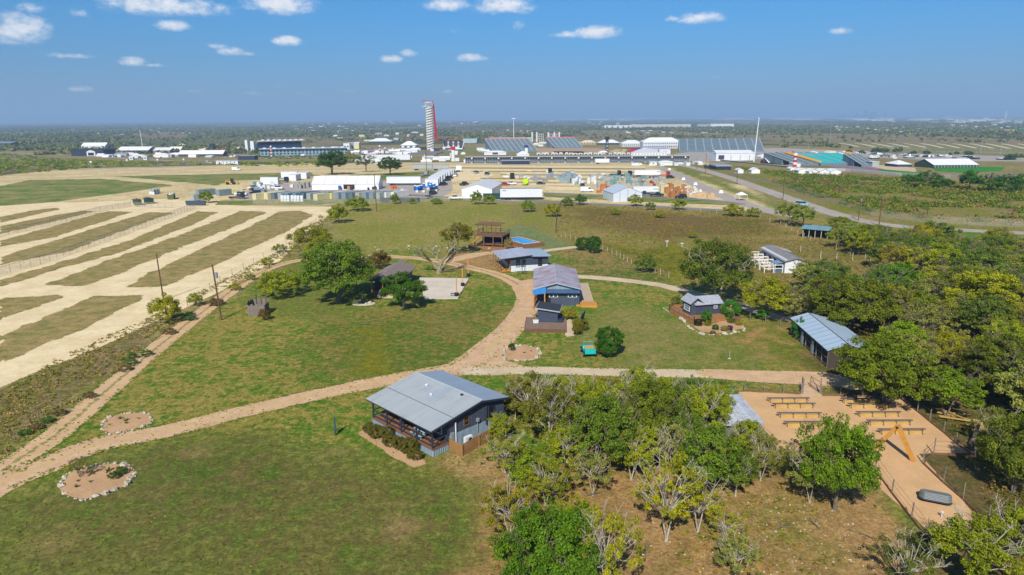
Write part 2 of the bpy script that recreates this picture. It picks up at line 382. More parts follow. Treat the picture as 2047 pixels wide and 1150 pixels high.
paint([(1560,600),(1760,560),(2200,600),(2200,1250),(1900,1200),(1820,1000),(1650,760)],C(112,96,62),C(92,90,48),.55,4,3,5)
paint([(1850,640),(1960,640),(1960,740),(1850,720)],C(150,128,92),C(116,98,66),.5,3,2,4)
paint([(1180,478),(1340,548),(1340,570),(1150,560),(1110,500)],C(88,108,44),C(150,128,82),.45,4,3,5)
paint([(880,505),(1010,500),(1000,545),(900,540)],C(172,138,98),C(112,112,58),.5,2.5,2.5,4)
paint([(700,620),(1000,600),(1010,700),(800,760),(560,760)],C(96,108,48),C(120,112,62),.55,8,6,7,w=.7)
for bp in ([(636,634),(650,630),(674,633),(668,641),(645,641)],[(880,652),(905,650),(915,662),(888,666)],[(930,660),(945,658),(948,666),(934,667)],[(850,640),(870,636),(880,644),(860,650)],[(1215,660),(1240,655),(1250,668),(1225,672)],[(1480,700),(1520,698),(1530,712),(1490,716)],[(640,900),(690,890),(700,905),(650,915)],[(60,1080),(120,1060),(140,1080),(80,1100)],[(760,1040),(830,1020),(860,1050),(780,1075)],[(1180,735),(1240,726),(1250,736),(1190,741)],[(380,900),(420,880),(430,896),(395,915)]):
    paint(bp,C(160,134,96),C(120,118,64),.55,2.2,1.6,1.6,w=.6)
paint([(725,650),(765,650),(775,740),(745,760),(720,720)],C(132,122,44),C(92,110,44),.6,2.5,3,3,w=.8)
V=np.stack([X,Y,Z],-1).reshape(-1,3)
m,nt,o=newmat('earth_and_grass');b=N(nt,'ShaderNodeBsdfPrincipled',i_Roughness=.95);b.inputs['Specular IOR Level'].default_value=.15;nt.links.new(b.outputs[0],o.inputs[0])
a1=N(nt,'ShaderNodeAttribute',attribute_name='ca');a2=N(nt,'ShaderNodeAttribute',attribute_name='cb')
p=gpos(nt)
cd=N(nt,'ShaderNodeCameraData')
nA=noise(nt,.3,9,.74,p);nB=noise(nt,1.1,6,.75,p);nC=noise(nt,3.2,5,.8,p)
pv2=mathn(nt,'ADD',mathn(nt,'MULTIPLY',nA,.6),mathn(nt,'MULTIPLY',nB,.4))
pv2=mathn(nt,'ADD',pv2,mathn(nt,'MULTIPLY',mathn(nt,'SUBTRACT',noise(nt,.035,3,.6,p),.5),.35))
nS=noise(nt,.9,4,.7,scalev(nt,p,(1,.28,1)))
pv2=mathn(nt,'ADD',pv2,mathn(nt,'MULTIPLY',mathn(nt,'SUBTRACT',nS,.5),.25))
f=ramp(nt,pv2,.445,.565)
c=mixc(nt,f,a1.outputs[0],a2.outputs[0])
# mown stubble / tufts: fine light and dark blades
bri=mathn(nt,'ADD',mathn(nt,'MULTIPLY',ramp(nt,nC,.33,.68),.74),.62)
bri=mathn(nt,'MULTIPLY',bri,mathn(nt,'ADD',mathn(nt,'MULTIPLY',ramp(nt,nB,.36,.64),.5),.76))
mm=nt.nodes.new('ShaderNodeVectorMath');mm.operation='SCALE';nt.links.new(c,mm.inputs[0]);nt.links.new(bri,mm.inputs['Scale'])
nD=noise(nt,1.1,5,.8,scalev(nt,p,(1,1,1)))
c=mixc(nt,mathn(nt,'MULTIPLY',ramp(nt,nD,.55,.68),.6),mm.outputs[0],C(166,142,98))
nt.links.new(c,b.inputs['Base Color']);nt.links.new(bump(nt,mathn(nt,'ADD',nC,mathn(nt,'MULTIPLY',nB,1.5)),.09,.8),b.inputs['Normal'])
EARTH=m
npmesh('ground',V,gridfaces(*X.shape),[EARTH],'structure',{'ca':('FLOAT_COLOR','POINT',A.reshape(-1,4)),'cb':('FLOAT_COLOR','POINT',B.reshape(-1,4))},smoothed=True)
# ---------------------------------------------------------------- sheets lying on the ground
def surf(name,ca,cb,ragged=.55,fine=3.,middle=None,fade=(.5,.56),rough=.9,grain=(.75,.5),coarse=.35,bumpd=.02,big=None):
    m,nt,o=newmat(name);b=N(nt,'ShaderNodeBsdfPrincipled',i_Roughness=rough);b.inputs['Specular IOR Level'].default_value=.2
    p=gpos(nt);e=N(nt,'ShaderNodeAttribute',attribute_name='edge').outputs['Fac']
    n1=noise(nt,coarse,6,.62,p);n2=noise(nt,fine,5,.7,p);n3=noise(nt,fine*4.5,4,.7,p)
    c=mixc(nt,ramp(nt,mathn(nt,'ADD',mathn(nt,'MULTIPLY',n1,.6),mathn(nt,'MULTIPLY',n2,.4)),.36,.66),ca,cb)
    s=mathn(nt,'ADD',mathn(nt,'MULTIPLY',ramp(nt,n3,.25,.75),grain[1]),grain[0])
    mm=nt.nodes.new('ShaderNodeVectorMath');mm.operation='SCALE';nt.links.new(c,mm.inputs[0]);nt.links.new(s,mm.inputs['Scale'])
    c=mm.outputs[0]
    if middle: # grassy crown between the wheel ruts
        u=N(nt,'ShaderNodeAttribute',attribute_name='mid').outputs['Fac']
        g=ramp(nt,mathn(nt,'ADD',mathn(nt,'ABSOLUTE',u),mathn(nt,'MULTIPLY',mathn(nt,'SUBTRACT',n2,.52),-middle[1])),middle[0],middle[0]*.35)
        c=mixc(nt,g,c,middle[2])
    nt.links.new(c,b.inputs['Base Color']);nt.links.new(bump(nt,n3,bumpd,.7),b.inputs['Normal'])
    if ragged:
        al=ramp(nt,mathn(nt,'ADD',e,mathn(nt,'MULTIPLY',mathn(nt,'SUBTRACT',mathn(nt,'ADD',mathn(nt,'MULTIPLY',n2,.6),mathn(nt,'MULTIPLY',n3,.4)),.5),ragged)),*fade)
        tr=N(nt,'ShaderNodeBsdfTransparent');mx=N(nt,'ShaderNodeMixShader');nt.links.new(al,mx.inputs[0]);nt.links.new(tr.outputs[0],mx.inputs[1]);nt.links.new(b.outputs[0],mx.inputs[2]);nt.links.new(mx.outputs[0],o.inputs[0])
    else: nt.links.new(b.outputs[0],o.inputs[0])
    return m
def sheet(name,mat,poly=None,line=None,cell=.5,w=.8,z=.004,nz=.3,ns=3.,kind='structure',px=True,seed=1,maxn=260000,sm=True):
    if poly is not None:
        pl=P2(poly) if px else poly;p=np.array(pl)
    else:
        if px: pl=[G(a,b)[:2]+(h,) for a,b,h in line]
        else: pl=line
        if sm: pl=smooth(pl,6)
        p=np.array(pl);
    hw=0 if poly is not None else p[:,2].max()
    mn=p[:,:2].min(0)-hw-w;mx=p[:,:2].max(0)+hw+w
    while (mx[0]-mn[0])*(mx[1]-mn[1])/cell**2>1.2e6: cell*=1.15
    xs=np.arange(mn[0],mx[0]+cell,cell);yy=np.arange(mn[1],mx[1]+cell,cell)
    GX,GY=np.meshgrid(xs,yy)
    if poly is not None: sd_=sdpoly(GX,GY,pl);mid=sd_*0+9
    else:
        d,h=dline(GX,GY,pl);sd_=h-d;mid=d
    sd_=sd_+(fbm(GX,GY,ns,3,seed)-.5)*2*nz
    keep=sd_>-w
    fk=keep[:-1,:-1]|keep[1:,:-1]|keep[:-1,1:]|keep[1:,1:]
    F=gridfaces(*GX.shape)[fk.ravel()]
    use=np.unique(F);mp=np.full(GX.size,-1);mp[use]=np.arange(len(use));F=mp[F]
    ed=np.clip(.5+.5*sd_/w,0,1).ravel()[use];gx=GX.ravel()[use];gy=GY.ravel()[use]
    V=np.stack([gx,gy,tzn(gy)+z],-1)
    return npmesh(name,V,F,[mat],kind,{'edge':('FLOAT','POINT',ed),'mid':('FLOAT','POINT',mid.ravel()[use])},smoothed=True)
GRAV=surf('pale_gravel',C(240,222,184,.86),C(220,198,158,.84),.9,1.1,grain=(.8,.32),coarse=.2)
TRACK=surf('sandy_track',C(202,168,134),C(224,192,158),1.1,1.5,grain=(.74,.42),middle=(.38,1.6,C(206,178,128)),coarse=.5)
RUT=surf('rutted_track',C(222,190,152),C(202,168,132),.9,1.6,middle=(.36,1.8,C(146,134,84)),grain=(.8,.3))
WHT=surf('white_gravel',C(222,204,176),C(196,176,146),1.1,1.8,grain=(.75,.45))
ASPH=surf('grey_asphalt',C(142,138,138),C(126,122,124),.1,1.,grain=(.88,.2),fade=(.48,.52),coarse=.1)
ASPHL=surf('pale_asphalt',C(186,176,164),C(166,158,150),.1,1.,grain=(.88,.2),fade=(.48,.52),coarse=.1)
DRYG=surf('dry_grass_strip',C(170,146,104),C(114,116,62),1.3,.6,grain=(.72,.66),coarse=.35,bumpd=.08)
GRNG=surf('green_grass_strip',C(76,112,46),C(166,150,100),.9,.55,grain=(.75,.5),coarse=.09,bumpd=.08)
SAND=surf('arena_sand',C(222,184,142),C(206,168,128),.12,3.,grain=(.86,.22),fade=(.47,.53))
SANDB=surf('bed_sand',C(208,172,136),C(188,154,120),.3,3.,grain=(.75,.4))
CONC=surf('patio_concrete',C(224,212,196),C(206,194,178),0,2.,grain=(.92,.12))
# the left gravel lot: one gravel sheet with strips of dry grass lying in it
sheet('gravel_lot',GRAV,poly=[(-250,415),(0,402),(150,405),(330,398),(480,412),(664,413),(668,422),(560,520),(430,590),(210,690),(-60,800),(-300,900)],cell=1.,w=1.2,z=.006,nz=.7,ns=7)
strips=[[(0,434),(0,446),(90,425),(122,419),(112,415),(60,422)],[(0,452),(0,468),(70,452),(190,423),(165,421),(70,438)],
 [(0,482),(0,494),(110,474),(240,432),(265,424),(215,422),(150,440)],[(0,514),(0,530),(140,502),(300,441),(350,426),(300,424),(210,450)],
 [(0,560),(0,575),(90,546),(240,505),(380,452),(438,424),(395,423),(260,480),(110,528)],
 [(85,570),(165,573),(210,558),(350,500),(470,453),(536,424),(480,422),(360,470),(220,520)],
 [(250,575),(330,573),(470,512),(580,460),(626,430),(600,421),(560,423),(440,480),(320,535)],
 [(0,596),(110,590),(125,594),(90,608),(0,640)],[(0,672),(190,592),(290,590),(285,600),(160,660),(0,730)],
 [(-200,620),(0,596),(0,640),(-200,700)],[(-200,720),(0,672),(0,730),(-200,800)]]
for i,s in enumerate(strips): sheet('grass_strip',DRYG,poly=s,cell=.6,w=1.3,z=.010+.003*i,nz=1.0,ns=3.,seed=i+4)
sheet('grass_strip',GRNG,poly=[(-150,362),(0,372),(60,360),(200,358),(330,368),(345,372),(250,385),(110,404),(0,412),(-150,414)],cell=1.5,w=2,z=.012,nz=2.5,ns=14,seed=33)
sheet('grass_strip',GRNG,poly=[(230,353),(330,350),(620,345),(640,352),(560,358),(470,362),(430,372),(380,366)],cell=1.5,w=2,z=.012,nz=3,ns=12,seed=34)
sheet('grass_strip',GRNG,poly=[(440,401),(700,398),(790,395),(880,396),(900,400),(700,404),(640,410),(430,410)],cell=.8,w=1,z=.012,nz=1,ns=5,seed=35)
sheet('grass_strip',GRNG,poly=[(1085,386),(1240,390),(1380,395),(1500,412),(1300,405),(1090,394)],cell=.8,w=1,z=.012,nz=1.,ns=5,seed=36)
sheet('grass_strip',GRNG,poly=[(640,365),(700,350),(860,342),(900,350),(830,358),(760,362)],cell=1.,w=1.5,z=.012,nz=1.5,ns=6,seed=37)
# tracks and drives of the farm
sheet('farm_track',RUT,line=[(-120,1060,1.7),(0,945,1.7),(110,870,1.6),(220,775,1.6),(320,690,1.6),(430,605,1.6),(520,545,1.6),(590,522,1.6),(700,513,1.6),(830,516,1.6),(930,533,1.6),(1000,551,1.6),(1042,572,1.8)],cell=.3,w=.5,z=.008,nz=.18)
sheet('drive',TRACK,line=[(-160,1060,2.3),(0,965,2.4),(90,930,2.2),(200,888,1.9),(330,862,1.7),(520,815,1.7),(700,775,1.8),(830,752,2.2),(920,735,2.6),(975,700,2.6),(1030,645,2.2),(1058,600,2.4),(1050,575,2.6)],cell=.3,w=.5,z=.012,nz=.2)
sheet('drive',TRACK,poly=[(920,715),(990,700),(1015,722),(1080,742),(1020,750),(900,752),(850,752)],cell=.3,w=.7,z=.016,nz=.3)
sheet('drive',TRACK,poly=[(1035,562),(1075,556),(1075,600),(1062,622),(1040,625),(1056,590)],cell=.3,w=.6,z=.016,nz=.3)
sheet('drive',WHT,line=[(940,742,1.5),(1080,741,1.4),(1200,744,1.4),(1300,746,1.4),(1420,748,1.6),(1500,752,1.9)],cell=.3,w=.6,z=.02,nz=.25)
sheet('drive',TRACK,line=[(1410,746,1.3),(1500,752,2.0),(1600,756,2.3),(1660,760,2.4),(1700,770,1.6)],cell=.3,w=.5,z=.024,nz=.2)
sheet('drive',TRACK,poly=[(1598,770),(1640,770),(1645,796),(1600,794)],cell=.3,w=.3,z=.028,nz=.1)
sheet('drive',WHT,line=[(1150,553,1.6),(1200,556,1.6),(1260,562,1.6),(1320,570,1.6),(1370,582,1.6),(1450,602,1.5),(1560,635,1.5),(1700,650,1.5)],cell=.35,w=.8,z=.008,nz=.3)
sheet('drive',WHT,line=[(1010,512,1.2),(1085,502,1.3),(1150,494,1.3)],cell=.35,w=.8,z=.008,nz=.3)
sheet('drive',TRACK,line=[(900,520,2.2),(960,508,2.2),(1010,505,1.8)],cell=.35,w=1.2,z=.006,nz=.6)
# arena
sheet('arena',SAND,poly=[(1474,783),(1602,789),(1640,792),(1795,796),(1945,906),(1838,908),(1932,1010),(1985,1075),(1900,1100),(1845,1052),(1740,960),(1560,905)],cell=.3,w=.15,z=.02,nz=.05)
# concrete patio
PT=P2([(848,598.5),(915,598),(937,557.5),(838,556)])
MB().prism(PT,-.1,.12).build('patio',[CONC])['kind']='structure'
# roads
sheet('road',ASPH,line=[(820,390,2.6),(1000,402,2.6),(1110,405,2.6),(1300,413,2.6),(1430,420,2.6),(1560,427,2.8)],cell=.6,w=.2,z=.012,nz=.04)
sheet('road',ASPHL,line=[(1320,335,4.2),(1380,362,4.),(1430,385,3.8),(1480,405,3.6),(1530,420,3.4),(1580,432,3.2)],cell=.8,w=.3,z=.016,nz=.08)
sheet('road',ASPHL,line=[(1290,318,4.5),(1360,330,4.),(1430,347,3.8),(1500,370,3.6),(1580,398,3.5),(1660,425,3.4),(1740,445,3.2),(1850,457,3.1),(1960,462,3.),(2120,470,3.)],cell=.8,w=.3,z=.02,nz=.08)
sheet('road',ASPH,line=[(1085,386,2.2),(1240,392,2.2),(1400,399,2.2),(1480,408,2.2)],cell=.6,w=.2,z=.02,nz=.05)
sheet('yard',ASPHL,poly=[(470,392),(520,372),(640,362),(800,360),(860,340),(900,345),(905,380),(880,398),(800,398),(480,400)],cell=.8,w=.6,z=.004,nz=.3)
sheet('yard',GRAV,poly=[(870,338),(930,335),(990,350),(960,360),(900,362)],cell=.8,w=1,z=.01,nz=.6)
# dusty rows of the equipment lot
for i,(y0,y1,xa,xb) in enumerate([(331,334,880,1290),(338,341,940,1290),(344,347,1000,1290),(351,354,1040,1300),(359,362,960,1180),(366,369,960,1150),(373,379,1090,1180)]):
    sheet('gravel_row',GRAV,poly=[(xa,y0),(xb,y0+2),(xb,y1+2),(xa,y1)],cell=1.,w=.8,z=.012,nz=.5,ns=6,seed=i)
for i,(y0,y1,xa,xb) in enumerate([(335,337,900,1290),(342,343.5,940,1290),(348.5,350,1000,1290),(356,358,960,1200),(363.5,365,960,1180)]):
    sheet('grass_strip',DRYG,poly=[(xa,y0),(xb,y0+2),(xb,y1+2),(xa,y1)],cell=1.,w=.8,z=.016,nz=.5,ns=6,seed=i)
# long straight road and the circuit
sheet('road',ASPH,line=[(-200,352,3.5),(140,340,3.5),(370,333.5,3.5),(640,327,3.5),(800,324,3.5)],cell=1.5,w=.4,z=.02,nz=.05)
sheet('road',ASPHL,line=[(-200,303,5),(100,308,5),(240,316,5),(380,322,5),(520,317,5),(700,313,6),(860,312,6)],cell=2.5,w=.8,z=.03,nz=.1)
TRK=surf('race_asphalt',C(130,124,132),C(150,140,150),.1,.5,grain=(.9,.15),fade=(.48,.52),coarse=.03)
sheet('race_track',TRK,line=[(420,309,8),(600,303,8),(760,305,8),(900,308,8),(1000,303,9),(1100,300,9),(1250,301,9)],cell=3,w=1,z=.05,nz=.1)
sheet('race_track',TRK,line=[(1380,302,9),(1480,306,8),(1600,320,8),(1700,336,7.5),(1790,348,7),(1900,352,7),(2100,352,7)],cell=2.5,w=.8,z=.05,nz=.1)
sheet('race_track',TRK,line=[(1560,318,7),(1680,322,7),(1760,338,7),(1860,350,7)],cell=2.5,w=.8,z=.06,nz=.1)
sheet('paddock',ASPHL,poly=[(1150,322),(1380,304),(1480,306),(1560,314),(1480,322),(1240,326)],cell=3,w=1,z=.04,nz=.2)
sheet('paddock',ASPHL,poly=[(1380,300),(1560,296),(1700,302),(1860,306),(2150,316),(2150,324),(1900,322),(1700,312),(1440,310)],cell=3,w=1,z=.035,nz=.2)
sheet('run_off',surf('runoff_sand',C(212,190,162),C(200,178,150),.2,.5,coarse=.05),poly=[(1735,332),(1770,330),(1830,336),(1832,344),(1790,344)],cell=2,w=.5,z=.07,nz=.2)
sheet('run_off',surf('runoff_turf',C(60,124,52),C(74,132,58),.2,.5,coarse=.05),poly=[(1752,338),(1850,346),(1860,352),(1800,352),(1765,345)],cell=2,w=.5,z=.08,nz=.2)
sheet('run_off',MATS.setdefault('turf2',surf('lawn_turf',C(66,140,50),C(60,122,48),.2,.5,coarse=.05)),poly=[(1848,326),(1870,330),(1960,334),(2010,334),(2000,342),(1930,346),(1870,342)],cell=2,w=.8,z=.05,nz=.4)
RED=surf('painted_kerb',C(206,60,74),C(214,80,90),.05,.5)
sheet('painted_kerb',RED,line=[(1692,334,.7),(1702,338,.7)],cell=1,w=.3,z=.12,nz=0,sm=False)
sheet('painted_kerb',RED,line=[(1731,335,.8),(1750,340,.7),(1770,348,.6)],cell=1,w=.3,z=.12,nz=0)
# painted run-off, flat colours on asphalt
for nm,cc,pl in (('red',C(206,36,62),[(1250,306),(1262,297),(1280,296),(1262,305)]),('blue',C(54,62,120),[(1240,297),(1320,295),(1345,300),(1290,299)]),
  ('white',C(228,228,232),[(1262,305),(1282,297),(1330,299),(1330,303),(1300,306)]),('navy',C(50,56,104),[(1275,303),(1330,298),(1345,301),(1290,304)]),
  ('yellow',C(206,196,110),[(1238,305),(1246,298),(1254,299),(1248,306)]),('sand',C(206,178,138),[(1213,305),(1232,298),(1242,299),(1236,306)])):
    sheet('painted_run_off',surf('paint_'+nm,cc,cc,.1,.5,grain=(.92,.1)),poly=pl,cell=2,w=.6,z=.1+.01*len(nm),nz=.1)
for pl,cc in (([(985,298),(1050,296),(1190,296),(1240,303),(1210,306),(1100,306)],C(190,160,128)),([(1105,303),(1165,303),(1172,306),(1110,306)],C(190,182,96)),([(870,300),(960,299),(1010,305),(880,309)],C(128,132,72)),([(760,296),(840,294),(840,301),(760,302)],C(176,160,136))):
    sheet('verge',surf('verge'+str(pl[0][0]),cc,tuple(c*.85 for c in cc[:3])+(1,),.2,.5,coarse=.05),poly=pl,cell=3,w=1,z=.08,nz=.5)
# striped car park on the far hill
FP=surf('far_grass',C(142,136,96),C(112,112,70),.2,.3,coarse=.02)
sheet('far_field',FP,poly=[(1670,286),(2120,288),(2140,312),(1760,306)],cell=6,w=2,z=.06,nz=1)
for i in range(13):
    x=1678+i*32.5;sheet('gravel_row',GRAV,line=[(x,286.6+i*.12,2.4),(x+14,288.5+i*.16,2.6),(x+38+i*1.1,293.5+i*.42,2.8)],cell=3,w=1.,z=.12,nz=.2)
sheet('gravel_row',GRAV,line=[(1690,294.5,2),(1850,297,2),(2100,302,2)],cell=4,w=1.,z=.13,nz=.2)
sheet('gravel_row',GRAV,line=[(1720,301,2),(1880,303,2),(2100,307,2)],cell=4,w=1.,z=.13,nz=.2)
# field beside the garages
sheet('verge',surf('tan_infield',C(150,138,92),C(138,126,80),.2,.4,coarse=.05),poly=[(1462,330),(1520,320),(1600,334),(1640,343),(1600,346),(1500,342)],cell=2,w=1,z=.05,nz=.5)
sheet('footpath',GRAV,line=[(1425,327,1.2),(1470,323,1.2),(1520,321,1.2),(1560,327,1.2),(1590,334,1.2)],cell=1.5,w=.5,z=.09,nz=.2)
sheet('footpath',GRAV,line=[(1480,345,1.),(1540,346,1.),(1600,343,1.)],cell=1.5,w=.5,z=.09,nz=.2)
# ================================================================ TREES AND PLANTS
def leafmat(name,attr=False,trans=.3,rough=.6):
    m,nt,o=newmat(name);d=N(nt,'ShaderNodeBsdfPrincipled',i_Roughness=rough);d.inputs['Specular IOR Level'].default_value=.25
    t=N(nt,'ShaderNodeBsdfTranslucent');mx=N(nt,'ShaderNodeMixShader');mx.inputs[0].default_value=trans
    if attr: base=N(nt,'ShaderNodeAttribute',attribute_name='fc').outputs[0]
    else: base=N(nt,'ShaderNodeObjectInfo').outputs['Color']
    ti=N(nt,'ShaderNodeAttribute',attribute_name='tint').outputs['Fac']
    lo=mixc(nt,1.,base,(.66,.72,.5,1),'MULTIPLY');hi=mixc(nt,1.,base,(2.1,1.86,1.2,1),'MULTIPLY')
    c=mixc(nt,ti,lo,hi)
    nt.links.new(c,d.inputs['Base Color']);nt.links.new(c,t.inputs[0]);nt.links.new(d.outputs[0],mx.inputs[1]);nt.links.new(t.outputs[0],mx.inputs[2]);nt.links.new(mx.outputs[0],o.inputs[0]);return m
LEAF=leafmat('foliage');LEAFA=leafmat('brush_foliage',True)
BARK=plain('bark',C(128,116,98),.9,dirt=.4,scale=6,dcol=C(84,74,62))
BARKP=plain('pale_bark',C(196,188,172),.9,dirt=.4,scale=5,dcol=C(120,110,96))
def leaves(cen,nrm_bias,size,rs,ratio=.62):
    n=len(cen);d=rs.normal(size=(n,3));d+=nrm_bias;d/=np.linalg.norm(d,axis=1)[:,None]+1e-9
    a=np.cross(d,rs.normal(size=(n,3)));a/=np.linalg.norm(a,axis=1)[:,None]+1e-9;b=np.cross(d,a)
    s=size*rs.uniform(.6,1.35,n)[:,None]
    V=np.stack([cen-a*s,cen-b*s*ratio,cen+a*s,cen+b*s*ratio],1).reshape(-1,3)
    return V,np.arange(4*n).reshape(-1,4)
TM={}
def treemesh(key):
    if key in TM: return TM[key]
    seed,H,Rc,cz,rz,ncl,nlf,leaf,clr,trunk,stems,bare,flat,hollow=KINDS[key]
    rs=np.random.RandomState(seed);rr=random.Random(seed)
    # clumps of leaves in an uneven crown
    P=[];
    lob=rs.normal(size=(5,3));lob/=np.linalg.norm(lob,axis=1)[:,None];la=rs.uniform(-.28,.3,5)
    while len(P)<ncl:
        d=rs.normal(size=3);d/=np.linalg.norm(d)
        if d[2]<-.55: continue
        k=1+sum(a*max(0,float(d@l))**3 for a,l in zip(la,lob))
        r=rs.uniform(hollow,1)**.6*k
        p=np.array([d[0]*Rc*r,d[1]*Rc*r,cz+d[2]*rz*r])
        if d[2]<0: p[2]=cz+d[2]*rz*r*flat
        P.append(p)
    P=np.array(P);cr=clr*rs.uniform(.7,1.3,ncl)
    per=np.maximum(4,(nlf/ncl*(cr/cr.mean())**2)).astype(int)
    cid=np.repeat(np.arange(ncl),per);n=len(cid)
    d=rs.normal(size=(n,3));d/=np.linalg.norm(d,axis=1)[:,None]
    cen=P[cid]+d*(cr[cid]*rs.uniform(.25,1.08,n)**.7)[:,None]*np.array([1,1,.72])
    out=cen-np.array([0,0,cz]);out/=np.linalg.norm(out,axis=1)[:,None]+1e-6
    V,F=leaves(cen,out*.7+np.array([0,0,.7]),leaf,rs)
    ct=rs.uniform(0,.75,ncl)
    tint=np.clip(ct[cid]*.75+rs.uniform(0,.45,n)-.05,0,1)
    cm=npmesh('crown',V,F,[LEAF],attrs={'tint':('FLOAT','FACE',tint)})
    # trunk, limbs, twigs
    b=MB();tr=trunk
    lim=[]
    for s_ in range(stems):
        a=2*math.pi*s_/stems+rr.uniform(-.5,.5);lean=0 if stems==1 else .16*H
        t0=np.array([0.12*tr*math.cos(a)*(stems>1)*4,0.12*tr*math.sin(a)*(stems>1)*4,-.15]);t1=np.array([lean*math.cos(a)*.5+rr.uniform(-.2,.2),lean*math.sin(a)*.5+rr.uniform(-.2,.2),cz*.55]);t2=np.array([lean*math.cos(a)+rr.uniform(-.4,.4),lean*math.sin(a)+rr.uniform(-.4,.4),cz+rz*.25])
        rt_=tr/(stems**.6)
        b.path([t0,t0*.8+np.array([0,0,.35]),t1,t2],[rt_*1.5,rt_,rt_*.75,rt_*.3],7)
        for k in range(7): f=.35+.65*k/6;lim.append((t0*(1-f)+t1*f,rt_*.6) if f<.7 else (t1*(1-(f-.7)/.3)+t2*((f-.7)/.3),rt_*.4))
    order=np.argsort(P[:,2])
    for i in order[::max(1,ncl//60)]:
        p=P[i];q,rq=min(lim,key=lambda l:np.linalg.norm(l[0]-p)+max(0,l[0][2]-p[2])*2)
        mid=(q+p)/2+np.array([rr.uniform(-.3,.3),rr.uniform(-.3,.3),rr.uniform(-.1,.35)])*Rc*.18
        r0=min(rq,.02*np.linalg.norm(p-q)+.02)
        e=p+(p-q)*(.12 if rr.random()<.5 else .02)
        b.path([q,mid,e],[r0,r0*.7,r0*.25],4)
        lim.append((mid,r0*.8))
    for k in range(bare): # leafless grey limbs standing out of the crown
        a=rr.uniform(0,6.28);z=rr.uniform(.1,1.);q=np.array([0,0,cz*.6]);p=np.array([math.cos(a)*Rc*rr.uniform(.6,1.05),math.sin(a)*Rc*rr.uniform(.6,1.05),cz+rz*z])
        mid=(p+q)/2+np.array([rr.uniform(-.4,.4),rr.uniform(-.4,.4),rr.uniform(-.2,.5)]);b.path([q,mid,p],[.05,.04,.012],4)
        for j in range(5):
            f=rr.uniform(.4,1);s0=mid*(1-f)+p*f;e=s0+np.array([rr.uniform(-1,1),rr.uniform(-1,1),rr.uniform(0,1)])*Rc*.25;b.path([s0,(s0+e)/2+np.array([0,0,.1]),e],[.022,.016,.006],3)
    tm=b.mesh('trunk')
    col.objects.unlink(cm);me=cm.data;bpy.data.objects.remove(cm)
    TM[key]=(tm,me,H,Rc);return TM[key]
#        seed,H,  Rc, cz, rz, ncl,nlf, leaf,clr, trunk,stems,bare,flat,hollow
KINDS={'a':(1,7.,3.5,3.9,2.9,150,14500,.105,.48,.16,1,12,.95,.25),'b':(2,7.,3.3,4.,2.8,125,11000,.1,.45,.15,2,20,.95,.25),'c':(3,7.,3.7,3.8,3.,145,13000,.105,.47,.17,1,14,1.,.25),
'd':(4,7.,3.3,4.1,2.7,95,7200,.095,.42,.13,3,24,.95,.2),'sp':(5,7.,3.8,4.1,2.6,60,4600,.1,.42,.17,2,24,.95,.3),'sp2':(6,6.,3.6,3.5,2.2,48,3600,.1,.42,.15,3,26,.9,.3),
'oak':(7,9.,5.5,4.9,3.8,230,25000,.13,.66,.3,1,8,.95,.3),'oak2':(8,9.,5.3,4.9,3.9,200,21000,.125,.64,.28,2,16,.9,.25),
'lo':(9,5.,3.6,2.5,2.1,110,11000,.1,.45,.12,3,8,.95,.25),'bu':(10,3.,2.,1.45,1.4,80,7000,.075,.34,.05,4,2,1.,.35),'rnd':(11,3.,2.1,1.55,1.45,110,11000,.075,.32,.05,3,0,1.,.6),
'ce':(12,5.,2.7,2.9,2.1,95,17000,.08,.46,.14,1,0,.9,.3),'fa':(13,8.,4.6,4.4,3.5,90,4200,.23,.8,.22,1,0,.95,.35),'fb':(14,8.,4.4,4.2,3.7,80,3800,.23,.8,.22,1,4,.95,.35),'fs':(15,3.,2.2,1.5,1.3,22,700,.2,.55,.06,2,0,1.,.4)}
GRN=C(90,110,46,1.02);DGN=C(72,98,38,1.1);OLI=C(118,128,46,1.15);YGN=C(136,138,40,1.);BGN=C(90,112,44,1.04);BRN=C(104,88,46,.9);LIM=C(108,128,40,1.);GRY=C(122,128,76,1.05)
def plant(kind,px,py,hpx,wpx,colr,label,name='tree',cat='tree',group=None,rz=None,bark=None,xyz=None):
    tm,cm,H,Rc=treemesh(kind)
    if xyz is None:
        x,y,z=G(px,py);k=mpp(px,py)
        dep=math.atan2(CAMH-z,y)
        w=wpx*k/2;h=max(.4,(hpx*k-w*.55*math.sin(dep))/math.cos(dep)) if hpx else H*w/Rc
    else: x,y,z,h,w=xyz
    t=thing(name,label,cat,(x,y,z),random.Random(int(px*7+py)).uniform(0,6.28) if rz is None else rz,group,(w/Rc,w/Rc,h/H))
    bk=bark or BARK
    for nm,me in (('trunk',tm),('crown',cm)):
        o=bpy.data.objects.new(nm,me);col.objects.link(o);o.parent=t
        if nm=='crown': o.color=colr
        else:
            if not me.materials: me.materials.append(BARK)
            if bk is not BARK: o.material_slots[0].link='OBJECT';o.material_slots[0].material=bk
    return t
random.seed(4)
